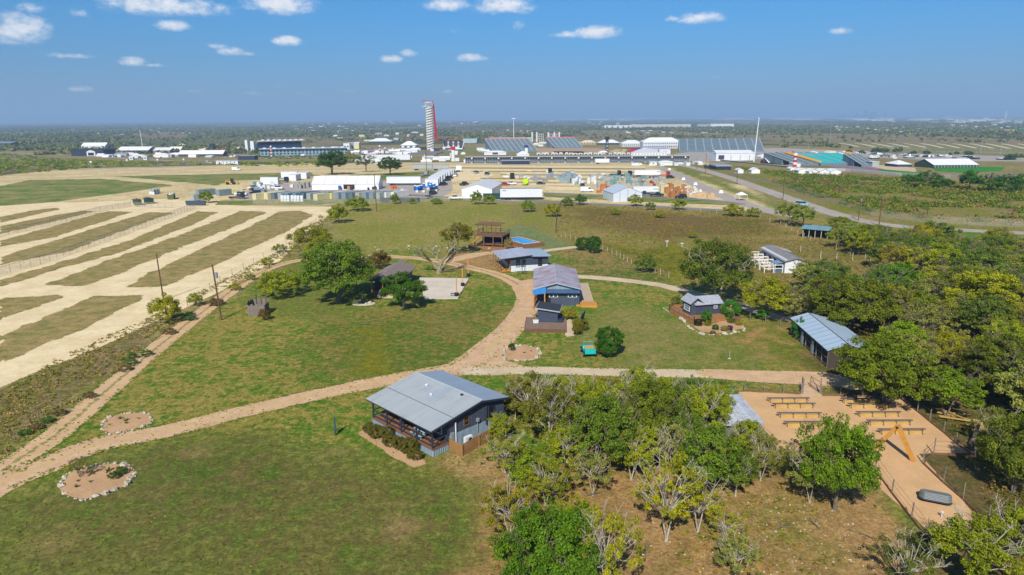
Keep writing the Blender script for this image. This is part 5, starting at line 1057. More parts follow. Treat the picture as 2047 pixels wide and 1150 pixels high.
MB().box(-1.6,-.3,.6,2.2,0,1.).build('feed_bin',plain('slate_bin',C(84,110,134)),h)
MB().slab([(2.6,12.,3.1),(6.,12.,2.2),(6.,15.,2.3),(2.6,15.,3.2)],.06).build('roof',corrug('patched_roof',C(200,196,190),(0,1,0),.2,.5,0,.8,C(150,96,74)),h)
PW=plain('pen_rail_white',C(232,226,218,.85),.7,dirt=.15)
for i,(x,y) in enumerate([(53.2,140.4),(53.2,143.4),(53.2,146.4),(53.2,149.4),(53.2,152.4)]):
    t=thing('animal_pen',f'white-railed animal pen beside the stable, {ordn[i]} from its near end','pen',(x,y,0),R(-1),'white-railed pens beside the stable')
    b=MB()
    for px_,py_ in ((0,0),(1.9,0),(3.8,0),(0,2.6),(1.9,2.6),(3.8,2.6)): b.box(px_-.08,px_+.08,py_-.08,py_+.08,0,1.75)
    b.build('post_set',PW,t)
    for z_ in (1.68,.9):
        b=MB();
        for p,q in (((0,0),(3.8,0)),((0,0),(0,2.6)),((0,2.6),(3.8,2.6))): b.bar(p+(z_,),q+(z_,),.06,.16)
        b.build('rail',PW,t)
t=thing('lean_shed','open-fronted field shelter with a blue-green metal roof at the tree belt','shelter',(79.,183.5,0),R(-36));
MB().slab([(-.4,-.4,2.5),(6.8,-.4,2.5),(6.8,3.4,3.1),(-.4,3.4,3.1)],.08).build('roof',corrug('green_roof',C(128,164,172),(1,0,0),.25),t)
for k in range(5): MB().box(.1+k*1.55,.25+k*1.55,0,.15,0,2.5).build('post',plain('pale_post',C(196,186,166)),t)
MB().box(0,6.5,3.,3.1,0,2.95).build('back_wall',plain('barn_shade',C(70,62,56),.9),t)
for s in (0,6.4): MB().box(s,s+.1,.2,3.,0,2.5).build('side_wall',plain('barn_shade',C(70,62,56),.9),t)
# ---- long metal-roofed barn
h=thing('kennel_barn','long low barn with a ribbed blue-white metal roof and dark wire sides','barn',(41.2,84.2),R(-4.2))
RB=plain('ribbed_roof',C(176,196,214),.4,dirt=.15,stripes=((0,1,0),1.5,.03,.5),dcol=C(200,210,220))
MB().slab([(-.3,-.3,2.5),(2.3,-.3,3.35),(2.3,14.7,3.35),(-.3,14.7,2.5)],.07).build('roof',RB,h);MB().slab([(2.3,-.3,3.35),(6.4,-.3,2.35),(6.4,14.7,2.35),(2.3,14.7,3.35)],.07).build('roof',RB,h)
MB().tube((2.3,-.3,3.36),(2.3,14.7,3.36),.05,.05,6).build('ridge_cap',DARK,h)
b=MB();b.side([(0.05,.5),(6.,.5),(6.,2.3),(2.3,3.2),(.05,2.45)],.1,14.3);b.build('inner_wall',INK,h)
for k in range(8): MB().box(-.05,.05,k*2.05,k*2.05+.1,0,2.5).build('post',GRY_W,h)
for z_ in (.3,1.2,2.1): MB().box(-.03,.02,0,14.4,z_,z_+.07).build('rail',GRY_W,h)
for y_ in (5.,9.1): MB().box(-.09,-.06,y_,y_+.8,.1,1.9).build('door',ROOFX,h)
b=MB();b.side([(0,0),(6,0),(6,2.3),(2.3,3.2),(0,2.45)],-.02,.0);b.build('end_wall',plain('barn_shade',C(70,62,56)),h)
# ---- arena: benches, frame, tank, fences
BT=plain('bench_top',C(110,98,92),.8,dirt=.3,scale=4);BY=plain('bench_timber',C(196,164,102),.8,dirt=.2)
proto=None;bl=[(1575,804),(1586,815),(1597,834),(1612,852),(1722,805),(1737,815),(1755,832),(1777,849),(1801,867)]
lab=['rearmost bench of the four behind the big green tree','second bench from the gate in the shorter row','third bench, its end hidden by the big green tree','bench almost wholly hidden by the big green tree','bench closest to the fence gate in the row of five','second bench from the gate in the row of five','middle bench of the row of five','fourth bench in the row of five','bench right behind the timber frame']
for i,((x,y),l) in enumerate(zip(bl,lab)):
    X_,Y_,_=G(x,y)
    if proto is None:
        t=thing('bench',l,'bench',(X_,Y_,.02),R(-.5),'benches in the sand arena');proto=t
        MB().box(-2.45,2.45,-.14,.14,.46,.52).build('seat',BT,t)
        MB().hexa([(-2.2,-.16,.0),(2.2,-.16,.0),(2.2,-.1,.0),(-2.2,-.1,.0)],[(-2.2,-.13,.34),(2.2,-.13,.34),(2.2,-.07,.34),(-2.2,-.07,.34)]).build('kick_board',BY,t)
        for k in range(4):
            xx=-2.1+k*1.4;b=MB().box(xx-.05,xx+.05,-.22,.22,.34,.42);b.bar((xx,-.3,0),(xx,.0,.36),.08,.09);b.build('leg',BT,t)
    else: copytree(proto,l,(X_,Y_,.02),R(-.5))
ax,ay=G(1749,897)[:2];bx_,by_=G(1826,923)[:2]
t=thing('timber_frame','tall orange timber A-frame standing over the arena sand','frame',(0,0,0.02),0);ap=((ax+bx_)/2,(ay+by_)/2,3.1)
MB().bar((ax,ay,0),ap,.34,.34).build('leg',POST,t);MB().bar((bx_,by_,0),ap,.34,.34).build('leg',POST,t);b=MB();b.box(ap[0]-.22,ap[0]+.22,ap[1]-.22,ap[1]+.22,ap[2]-.25,ap[2]-.12);b.build('steel_bracket',INK,t)
x,y,z=G(1873,1008);t=thing('stock_tank','round-ended galvanised stock tank leaning upside down in the sand','tank',(x,y+.3,.02),R(-25))
pr=[(math.cos(a)*.45+(1.0 if math.cos(a)>0 else -1.0)*.75,math.sin(a)*.62) for a in [k*math.pi/10+.001 for k in range(20)]]
b=MB();n=len(pr);
for z_,f in ((0,1.),(.2,1.02),(.25,.99),(.6,.98),(.66,.94)): b.v+=[(x_*f,y_*f,z_+.05) for x_,y_ in pr]
for j in range(4):
    for i in range(n): k=(i+1)%n;b.f.append((j*n+i,j*n+k,(j+1)*n+k,(j+1)*n+i));b.m.append(0)
b.f.append(tuple(4*n+i for i in range(n)));b.m.append(0);o=b.build('shell',corrug('tank_steel',C(150,158,160),(0,0,1),.12,.35,.3,.3),t);o.rotation_euler=(R(-14),0,0);o.location=(0,0,.12)
b=MB();b.v=[];b.f=[];
for z_,r_ in ((0,1.06),(.06,1.06)): b.v+=[(x_*r_,y_*r_,z_) for x_,y_ in pr]
for i in range(n): k=(i+1)%n;b.f.append((i,k,n+k,n+i));b.m.append(0)
b.f.append(tuple(n+i for i in range(n)));b.m.append(0);o=b.build('rim',DARK,t);o.rotation_euler=(R(-14),0,0);o.location=(0,0,.16)
x,y,z=G(1882,1035);t=thing('bucket_stand','thin white feeder stand in front of the stock tank','feeder',(x,y,0),0);MB().tube((0,0,0),(0,0,.45),.03,.03,6).build('leg',WHT_P,t);MB().tube((0,0,.4),(0,0,.55),.09,.12,10).build('bowl',WHT_P,t)
def wire_fence(name,label,pl,hh=1.35,step=None,mat=None,wires=3,r=.06,curb=None,px=True,z0=0,cat='fence',lean=.06,wr=.012,seed=1):
    pts=[G(*q)[:2] for q in pl] if px else pl
    t=thing(name,label,cat,(pts[0][0],pts[0][1],0),0);ox,oy=pts[0];rr=random.Random(seed);PP=[]
    for i in range(len(pts)-1):
        p,q=pts[i],pts[i+1];L_=math.hypot(q[0]-p[0],q[1]-p[1]);n=max(1,round(L_/step)) if step else 1
        for k in range(n): f=k/n;PP.append((p[0]+(q[0]-p[0])*f-ox,p[1]+(q[1]-p[1])*f-oy))
    PP.append((pts[-1][0]-ox,pts[-1][1]-oy))
    H_=[]
    for (x,y) in PP[:100]:
        z=tzs(y+oy);b=MB();h_=hh*rr.uniform(.9,1.12);b.tube((x,y,z-.1),(x+rr.uniform(-lean,lean),y+rr.uniform(-lean,lean),z+h_),r,r*.85,6);b.build('post',mat or GRY_W,t)
    b=MB()
    for k in range(wires):
        for i in range(len(PP)-1):
            p,q=PP[i],PP[i+1];zz=hh*.9*(k+1)/wires;b.tube((p[0],p[1],tzs(p[1]+oy)+zz),(q[0],q[1],tzs(q[1]+oy)+zz),wr,wr,3)
    if wires: b.build('wire',DARK,t)
    if curb:
        b=MB()
        for i in range(len(PP)-1): b.bar(PP[i]+(.1,),PP[i+1]+(.1,),.08,.2)
        b.build('kick_board',curb,t)
    return t
wire_fence('arena_fence','rough post and wire fence along the grove side of the arena',[(1474,800),(1489,824),(1500,840),(1518,866),(1552,903)],1.35,None,curb=BRN_W,seed=2)
wire_fence('arena_fence','post and wire fence slanting down to the arena path below the green tree',[(1700,935),(1749,940),(1782,987),(1821,1037),(1870,1100)],1.55,None,curb=BRN_W,seed=3)
wire_fence('arena_fence','post and wire fence on the woodland side of the arena',[(1800,797),(1834,824),(1858,844),(1886,866),(1911,888),(1946,912)],1.35,None,curb=BRN_W,seed=4)
wire_fence('arena_fence','post and wire fence round the grassy corner beside the arena path',[(1948,912),(1866,909),(1845,928),(1885,966),(1925,1000),(1975,1046),(2030,1085)],1.6,None,curb=BRN_W,seed=5)
wire_fence('arena_fence','back fence of the arena between gate and grove',[(1488,781),(1528,784),(1566,786),(1602,788)],1.3,None,curb=BRN_W,seed=6)
wire_fence('arena_fence','back fence of the arena between gate and big oak',[(1641,788),(1680,791),(1724,794),(1770,796),(1800,797)],1.3,None,curb=BRN_W,seed=7)
for i,(x,y,a) in enumerate(((1604,787,70),(1639,787,100))):
    X_,Y_,_=G(x,y);t=thing('farm_gate',['open wire gate on the grove side of the arena entrance','open wire gate on the oak side of the arena entrance'][i],'gate',(X_,Y_,0),R(a));b=MB()
    for p,q in (((0,0,.2),(2.,0,.2)),((0,0,1.4),(2.,0,1.4)),((0,0,.2),(0,0,1.6)),((2.,0,.2),(2.,0,1.4)),((0,0,.2),(2.,0,1.4)),((0,0,.8),(2.,0,.8))): b.tube(p,q,.03,.03,5)
    b.build('gate_leaf',DARK,t);MB().tube((0,0,0),(0,0,1.9),.09,.08,6).build('gate_post',GRY_W,t)
wire_fence('log_fence','weathered posts along the bare yard before the woods',[(1466,640),(1499,640),(1530,645),(1560,655),(1580,668)],1.2,None,wires=2,seed=8)
# piles and little roof in the grove
t=thing('log_pile','pile of sawn yellow logs at the wood edge beside the arena','log pile',G(1905,838)[:2]+(0,),R(-25));b=MB()
for k in range(9): r_=random.Random(k);b.tube((r_.uniform(-1.6,-.6),r_.uniform(-.8,.8),.12+.2*(k%3)),(r_.uniform(.8,1.8),r_.uniform(-.8,.8),.12+.2*(k%3)),.11,.1,7)
b.build('logs',plain('log_ends',C(170,140,84)),t)
t=thing('wood_ramp','plywood ramp lying beside the fallen trunk','ramp',G(1982,860)[:2]+(0,),R(-30));MB().hexa([(-1.6,-1,0),(1.6,-1,0),(1.6,1,0),(-1.6,1,0)],[(-1.6,-1,.1),(1.6,-1,.1),(1.6,1,.5),(-1.6,1,.5)]).build('board',plain('plywood',C(204,164,112)),t);MB().box(-1.6,-1.5,-1,1,0,.05).build('batten',BRN_W,t)
t=thing('fallen_log','grey fallen trunk forking up beside the arena corner','log',G(1950,885)[:2]+(0,),R(40));b=MB();b.path([(-1.2,0,.2),(0,.1,.5),(1.,.3,1.1),(1.6,.3,1.7)],[.3,.26,.2,.12],7);b.path([(0,.1,.5),(.3,-.6,1.1),(.2,-1.2,1.5)],[.16,.12,.05],5);b.build('trunk',BARK,t)
t=thing('garden_shed','small shed with a blotchy pale metal roof hidden between trees','shed',G(1476,878)[:2]+(0,),R(6));MB().box(-2,1.4,-1,3.6,0,2.3).build('wall',plain('grey_sheet_wall',C(120,124,128),.7,dirt=.4),t)
MB().slab([(-2.6,-1.5,2.35),(1.9,-1.5,2.35),(1.9,4.4,3.0),(-2.6,4.4,3.0)],.07).build('roof',plain('blotchy_roof',C(196,202,212,.85),.5,dirt=.25,scale=2.,dcol=C(120,120,122),stripes=((1,0,0),.5,.02,.2)),t)
x,y,z=G(1458,717);t=thing('water_tap','white standpipe with a short post on the open lawn','standpipe',(x,y,0),0);MB().tube((0,0,0),(0,0,1.),.05,.05,6).build('pipe',GREYT,t);MB().box(-.2,.2,-.15,.15,0,.05).build('slab',CONC,t)
# fences of the fields
wire_fence('field_fence','rail fence of short posts between farm lawn and wild field',[(1122,474),(1150,482),(1180,490),(1205,500),(1233,512),(1262,528),(1290,536),(1320,550),(1337,556)],1.3,2.6,mat=plain('pale_post',C(196,186,166)),wires=2,seed=9,r=.065)
wire_fence('field_fence','dark overgrown fence running up the lawn towards the road',[(1110,468),(1112,440),(1118,418),(1122,404)],1.2,3.5,wires=3,seed=10,wr=.03)
wire_fence('field_fence','wire fence with pale posts before the grey stable',[(1600,505),(1640,517),(1672,520),(1704,521),(1740,520)],1.7,7,mat=plain('pale_post',C(196,186,166)),wires=3,seed=11,r=.1)
wire_fence('field_fence','long back fence following the tree belt',[(1400,425),(1500,432),(1560,450),(1620,482),(1700,510),(1760,528),(1850,562),(1900,580)],1.4,6,mat=plain('pale_post',C(196,186,166)),wires=2,seed=12,r=.08)
wire_fence('field_fence','wire fence with thin posts beside the gravel lot scrub',[(30,880),(160,770),(320,650),(440,565),(560,495),(640,440)],1.3,6,wires=2,seed=13,r=.05)
# poles
def pole(px,py,hm,label,lean=(0,0),arm=True,r=.14,tank=False,name='utility_pole'):
    x,y,z=G(px,py);t=thing(name,label,'utility pole',(x,y,z),0);b=MB();b.tube((0,0,-.2),(lean[0],lean[1],hm),r,r*.75,8);b.build('post',plain('pole_wood',C(110,80,58),.9,dirt=.3),t)
    if arm: b=MB();b.bar((lean[0]-1.1,lean[1],hm-.5),(lean[0]+1.1,lean[1],hm-.5),.12,.12);b.build('crossarm',plain('pole_wood',C(110,80,58)),t)
    if tank: b=MB();b.tube((lean[0]*.8+.35,lean[1],hm*.76),(lean[0]*.8+.35,lean[1],hm*.76+.9),.25,.25,10);b.build('transformer',plain('grey_box',C(150,156,162)),t)
    return t,(x+lean[0],y+lean[1],z+hm-.45)
pole(443,640,9.3,'taller leaning utility pole with a grey transformer beside the farm track',(-.6,.2),False,.16,True)
pole(327,600,8.6,'shorter utility pole rising behind the small yellow-green tree',(-.2,0),False,.14)
pole(753,423,13,'slender utility pole in front of the row of containers',(-.2,0),False,.16)
pole(853,347,17,'tall dark pole between the oaks and the white marquee',(-.2,0),False,.2)
ends=[]
for (px,py,hpx,l,tk) in [(1393,338,22,'dark pole at the start of the perimeter road',0),(1345,333,24,'slim dark pole behind the cargo trailer',0),(1410,347,40,'dark pole beside the two white road barriers',0),(1473,368,36,'utility pole with a crossarm before the black shed',0),(1565,399,44,'utility pole halfway down the perimeter road',0),(1716,441,50,'utility pole with a transformer beside the perimeter road',1),(1757,453,55,'utility pole next to the transformer pole',0),(1852,442,36,'utility pole with stays in the wet meadow',0),(2021,452,38,'utility pole furthest along the perimeter road',0)]:
    t,e=pole(px,py,hpx*mpp(px,py)*1.0,l,(-.1,0),l.find('crossarm')>0 or tk or px>1750,.16,bool(tk));ends.append(e)
b=MB()
for a,c in ((4,5),(5,6),(6,7),(7,8)):
    p,q=np.array(ends[a]),np.array(ends[c]);last=p
    for k in range(1,9): f=k/8;m_=p*(1-f)+q*f-np.array([0,0,4*f*(1-f)*1.2]);b.tube(last,m_,.02,.02,3,cap=False);last=m_
o=b.build('power_line',DARK);tag(o,'thin power line sagging between the poles of the perimeter road','power line')
# chain link fence of the perimeter road, mesh fences of the gravel lot
m,nt,o=newmat('chain_mesh');bb=N(nt,'ShaderNodeBsdfPrincipled',i_Roughness=.6);bb.inputs['Base Color'].default_value=C(188,180,166);tr=N(nt,'ShaderNodeBsdfTransparent');mx=N(nt,'ShaderNodeMixShader')
nn=ramp(nt,noise(nt,9.,3,.6,gpos(nt)),.42,.6);nt.links.new(mathn(nt,'MULTIPLY',nn,.55),mx.inputs[0]);nt.links.new(tr.outputs[0],mx.inputs[1]);nt.links.new(bb.outputs[0],mx.inputs[2]);nt.links.new(mx.outputs[0],o.inputs[0]);MESHM=m
def mesh_fence(label,pl,hh,step,r=.04,pc=None):
    t=wire_fence('mesh_fence',label,pl,hh,step,mat=pc or plain('fence_steel',C(120,116,114),.5),wires=1,r=r,lean=0,wr=.025,seed=5);pts=smooth([G(*q)[:2] for q in pl],1);ox,oy=pts[0];b=MB()
    for i in range(len(pts)-1):
        p,q=pts[i],pts[i+1];b.face([(p[0]-ox,p[1]-oy,tzs(p[1])+.05),(q[0]-ox,q[1]-oy,tzs(q[1])+.05),(q[0]-ox,q[1]-oy,tzs(q[1])+hh*.97),(p[0]-ox,p[1]-oy,tzs(p[1])+hh*.97)])
    b.build('mesh_panel',MESHM,t)
mesh_fence('tall mesh fence along the gravel strip next to the containers side',[(-60,570),(0,552),(100,523),(200,487),(300,450),(392,416)],2.1,3.,.035)
mesh_fence('second mesh fence across the gravel lot, further from the farm',[(-40,482),(0,474),(100,452),(200,424),(262,414),(345,416)],2.1,3.2,.035)
mesh_fence('green-meshed chain link fence along the perimeter road',[(1450,347),(1540,372),(1640,400),(1740,432),(1860,448),(2047,456)],2.6,5,.05)
# field table-like frames in the wild field
for i,(x,y) in enumerate(((1333,494),(1363,494))): X_,Y_,_=G(x,y);t=thing('marker_post',['taller pale T-shaped post in the wild field','shorter pale post in the wild field'][i],'post',(X_,Y_,0),0);MB().tube((0,0,0),(0,0,1.8 if i==0 else 1.2),.07,.07,6).build('post',WHT_P,t);MB().box(-.5,.5,-.05,.05,1.45 if i==0 else .9,1.6 if i==0 else 1.).build('crosspiece',WHT_P,t)
x,y,z=G(1017,500);plant('bu',1017,500,26,20,C(140,128,96,.9),'feathery grey plant at the corner of the pool deck',name='shrub',cat='shrub')
# ================================================================ EQUIPMENT YARD BEYOND THE FARM
WHITE=plain('white_vinyl',C(240,240,240,.82),.55,dirt=.1,scale=.4)
WHITEL=plain('white_lined',C(236,236,238,.82),.55,dirt=.1,scale=.4,stripes=((1,0,0),5.,0,.35))
def blk(name,label,x0,x1,yb,hw,hr=0,dep=8.,kind='flat',wall=None,roof=None,rz=0.,cat='building',group=None,win_=None,open_=None,over=.0,legs=0,z=0):
    k=mpp((x0+x1)/2,yb);X0,Y0,Z0=G((x0+x1)/2,yb);w=(x1-x0)*k/max(.3,math.cos(rz));hw*=k;hr*=k;wall=wall or WHITE;roof=roof or WHITE
    t=thing(name,label,cat,(X0,Y0,Z0+z),rz,group);a=-w/2;c=w/2
    if legs:
        for i in range(legs+1):
            for y in (0,dep): xx=a+(w-.2)*i/legs;MB().box(xx,xx+.2,y-.1,y+.1,-.3,hw).build('leg',wall,t)
    else:
        b=MB()
        if kind=='gable': b.side([(a,-.5),(c,-.5),(c,hw),(0,hw+hr),(a,hw)],0,dep)
        elif kind=='shed': b.side([(0,-.5),(dep,-.5),(dep,hw+hr),(0,hw)],a,c,'x')
        elif kind=='ridge': b.side([(0,-.5),(dep,-.5),(dep,hw),(dep/2,hw+hr),(0,hw)],a,c,'x')
        else: b.box(a,c,0,dep,-.5,hw)
        b.build('wall',wall,t)
    o=max(.15,over);th=.12;b=MB()
    if kind=='gable':
        e=.1;b.slab([(a-o,-o,hw+e-hr*o/(w/2)),(0,-o,hw+hr+e),(0,dep+o,hw+hr+e),(a-o,dep+o,hw+e-hr*o/(w/2))],th);b.slab([(0,-o,hw+hr+e),(c+o,-o,hw+e-hr*o/(w/2)),(c+o,dep+o,hw+e-hr*o/(w/2)),(0,dep+o,hw+hr+e)],th)
    elif kind=='ridge':
        e=.1;b.slab([(a-o,-o,hw+e),(c+o,-o,hw+e),(c+o,dep/2,hw+hr+e),(a-o,dep/2,hw+hr+e)],th);b.slab([(a-o,dep/2,hw+hr+e),(c+o,dep/2,hw+hr+e),(c+o,dep+o,hw+e),(a-o,dep+o,hw+e)],th)
    elif kind=='shed': b.slab([(a-o,-o,hw+.1),(c+o,-o,hw+.1),(c+o,dep+o,hw+hr+.1),(a-o,dep+o,hw+hr+.1)],th)
    elif kind=='hip':
        i=min(w,dep)*.45;q=hw+hr;v=[(a-o,-o,hw),(c+o,-o,hw),(c+o,dep+o,hw),(a-o,dep+o,hw),(a+i,dep/2,q),(c-i,dep/2,q)]
        n=len(b.v);b.v+=v;b.f+=[(n,n+1,n+5,n+4),(n+1,n+2,n+5),(n+2,n+3,n+4,n+5),(n+3,n,n+4),(n+3,n+2,n+1,n)];b.m+=[0]*5
    elif kind=='arch':
        pf=[(a-o+(w+2*o)*i/8.,hw+hr*math.sin(math.pi*i/8.)) for i in range(9)];b.side([(a-o,hw-.05)]+[(x,z_+.02) for x,z_ in pf]+[(c+o,hw-.05)],-o,dep+o)
    else: b.box(a-o,c+o,-o,dep+o,hw,hw+max(.15,hr))
    b.build('roof',roof,t)
    if win_: # rows of openings: (n, z0, z1 fractions, fill)
        for n,z0,z1,mt,fr in win_:
            for i in range(n):
                x=a+w*(i+.5)/n;ww=w/n*fr;MB().box(x-ww/2,x+ww/2,-.08,-.01,hw*z0,hw*z1).build('window' if z0>.2 else 'door',mt,t)
    return t
BLUE=plain('blue_plastic',C(44,120,200),.4);NAVY=plain('navy_panel',C(34,42,66),.6,dirt=.1);DGREEN=plain('dark_green_sheet',C(20,72,62),.6)
CREAM=plain('cream_steel',C(232,222,178),.5,dirt=.15,stripes=((1,0,0),.5,.02,.2));GREYC=plain('grey_steel',C(140,156,164),.5,dirt=.15,stripes=((1,0,0),.5,.02,.3));GREYL=plain('light_grey_steel',C(176,182,180),.5,dirt=.15,stripes=((1,0,0),.5,.02,.25));GREYD=plain('dark_grey_steel',C(104,120,132),.5,dirt=.15,stripes=((1,0,0),.5,.02,.3));TEALC=plain('teal_steel',C(116,146,150),.5,dirt=.15,stripes=((1,0,0),.5,.02,.3));WHTC=plain('white_steel',C(232,230,226,.82),.5,dirt=.12,stripes=((1,0,0),.5,.02,.15))
def container(label,px,py,mat,rz,L_=9.,w=2.44,h=2.6,group=None,doors=True):
    x,y,z=G(px,py);t=thing('shipping_container',label,'container',(x,y,z),rz,group)
    MB().box(-w/2,w/2,.06,L_,.12,h).build('body',mat,t);b=MB()
    for s in (-1,1): b.box(s*w/2-.06,s*w/2+.06,0,.06,0,h)
    b.box(-w/2,w/2,0,.06,h-.12,h).box(-w/2,w/2,0,.06,0,.14);b.build('door_frame',mat,t)
    for s in (-.55,.55): d=MB().box(s-.5,s+.5,.02,.058,.16,h-.14).build('door',mat,t);MB().tube((s+.12,.0,.3),(s+.12,.0,h-.3),.03,.03,4).build('lock_bar',GREYL,d)
    return t
row=[(509,400,CREAM,'widest cream container at the start of the row'),(532,399,CREAM,'second cream container from the start of the row'),(546,399,GREYD,'grey container between the cream and the teal ones'),(559,399,GREYL,'light grey container behind the portable toilets'),(573,399,TEALC,'teal-grey container behind the portable toilets'),(589,399,TEALC,'second teal-grey container behind the portable toilets'),(604,398,GREYD,'dark grey container before the long tent corner'),
(617,399,GREYL,'pale grey container beside the first cream one under the tent'),(631,401,CREAM,'cream container standing forward of the row'),(645,398,GREYC,'blue-grey container between two cream ones'),(659,398,CREAM,'cream container with a bright roof in mid row'),(673,398,GREYC,'first of two blue-grey containers after the cream one'),(687,398,GREYC,'second of two blue-grey containers after the cream one'),(701,398,GREYD,'dark grey container with darker roof before the tent opening'),(714,398,plain('beige_steel',C(190,184,170),.5),'beige container right of the dark roofed one'),(728,398,GREYC,'blue-grey container next to the beige one'),(742,398,GREYC,'blue-grey container behind the slender utility pole'),(755,398,GREYL,'pale grey container next to the white pair'),(768,397,WHTC,'first white container at the end of the row'),(784,396,WHTC,'last white container at the end of the row')]
for x,y,mt,l in row: container(l,x,y,mt,R(-34),9. if x!=509 else 12.)
for a in ((430,384,CREAM,R(70),12.,'long cream container lying behind the bright bush'),(395,392,GREYC,R(68),8,'grey container behind the bright bush'),(436,392,GREYC,R(62),6,'grey container beside the parked truck'),(385,402,GREYL,R(60),5,'small grey container left of the bright bush')):
    container(a[5],a[0],a[1],a[2],a[3]-R(90) if False else R(-34) if a[0]!=430 else R(-52),a[4])
def potty(x,y,mat,label,group,first=[None]):
    X_,Y_,Z_=G(x,y)
    if first[0] is None:
        t=thing('portable_toilet',label,'toilet',(X_,Y_,Z_),0,group);MB().box(-.55,.55,-.55,.55,0,2.1).build('cabin',mat,t);MB().hexa([(-.6,-.6,2.1),(.6,-.6,2.1),(.6,.6,2.1),(-.6,.6,2.1)],[(-.35,-.35,2.4),(.35,-.35,2.4),(.35,.35,2.4),(-.35,.35,2.4)]).build('roof',WHT_P,t);d=MB().box(-.42,.42,-.6,-.56,.15,1.95).build('door',mat,t)
        if mat is WHT_P: first[0]=t
        return t
    if mat is WHT_P: return copytree(first[0],label,(X_,Y_,Z_),0,group)
    f=[None];return potty(x,y,mat,label,group,f)
for i,(x,y) in enumerate([(565,402.5),(571,403),(577,403),(585,402.5),(591,403),(597,403),(604,403)]): potty(x,y,WHT_P,'white portable toilet in the row before the teal-grey containers','white portable toilets in the yard')
for i,(x,y) in enumerate([(830,381),(834,382),(838,381),(843,380),(848,376),(857,373),(862,374),(866,377),(869,376),(873,380),(860,378)]): potty(x,y,BLUE if i%3 else plain('dark_blue_plastic',C(30,80,140)),'blue portable toilet in the cluster beside the white trailers','blue portable toilets in the cluster')
def bins(x0,x1,y,n,label,g):
    for i in range(n):
        X_,Y_,Z_=G(x0+(x1-x0)*i/(n-1),y);t=thing('wheeled_bin',label,'bin',(X_,Y_,Z_),0,g);MB().hexa([(-.5,-.4,.2),(.5,-.4,.2),(.5,.4,.2),(-.5,.4,.2)],[(-.68,-.6,1.7),(.68,-.6,1.7),(.68,.6,1.7),(-.68,.6,1.7)]).build('body',plain('bin_grey',C(64,82,98),.5),t);MB().box(-.7,.7,-.62,.62,1.7,1.8).build('lid',plain('bin_lid',C(80,92,104)),t)
bins(764,776,405,3,'dark grey wheeled bin left of the green bush at the fence','grey bins beside the green bush');bins(802,836,405,9,'dark grey wheeled bin right of the green bush at the fence','grey bins along the yard fence');bins(376,408,411,8,'dark bin in the row under the bright green bush','dark bins under the bright bush')
def dumpster(px,py,rz,mat,label,load):
    x,y,z=G(px,py);t=thing('dumpster',label,'dumpster',(x,y,z),rz);b=MB();b.hexa([(-1.1,-2.4,.1),(1.1,-2.4,.1),(1.1,2.4,.1),(-1.1,2.4,.1)],[(-1.25,-3.,2.),(1.25,-3.,2.),(1.25,3.,2.),(-1.25,3.,2.)]);b.build('body',mat,t)
    b=MB()
    for k in range(5): b.box(-1.3,1.3,-2.4+k*1.15,-2.28+k*1.15,.4,1.9)
    b.build('rib',mat,t);b=MB();b.box(-1.32,-1.2,-3.05,3.05,1.95,2.1).box(1.2,1.32,-3.05,3.05,1.95,2.1).box(-1.2,1.2,-3.05,-2.95,1.95,2.1).box(-1.2,1.2,2.95,3.05,1.95,2.1);b.build('rim',mat,t)
    b=MB();rr=random.Random(int(px))
    for k in range(10): b.blob((rr.uniform(-.8,.8),rr.uniform(-2.2,2.2),2.+rr.uniform(-.1,.25)),rr.uniform(.25,.5),.6,k,.4,6,4)
    b.build('rubbish',load,t)
dumpster(275,410,R(35),plain('green_steel',C(50,84,62),.6,dirt=.2),'open green dumpster closest to the gravel lot fence',BRN_W);dumpster(298,407,R(40),plain('green_steel',C(50,84,62)),'green dumpster heaped with dark bags',plain('bag_blue',C(58,62,96)));dumpster(343,398,R(20),plain('olive_steel',C(110,124,88),.6,dirt=.2),'pale olive dumpster with white rubbish on top',WHT_P)
for i,(x,y) in enumerate([(302,388),(307,389),(312,388),(317,387)]):
    X_,Y_,Z_=G(x,y);t=thing('crate_stack','white wrapped crate stack standing on the dirt road','crate stack',(X_,Y_,Z_),R(15),'white crate stacks on the dirt road');MB().box(-.55,.55,-.9,.9,.0,1.2).build('lower_crate',WHT_P,t);MB().box(-.5,.5,-.85,.85,1.22,2.3).build('upper_crate',GREYL,t)
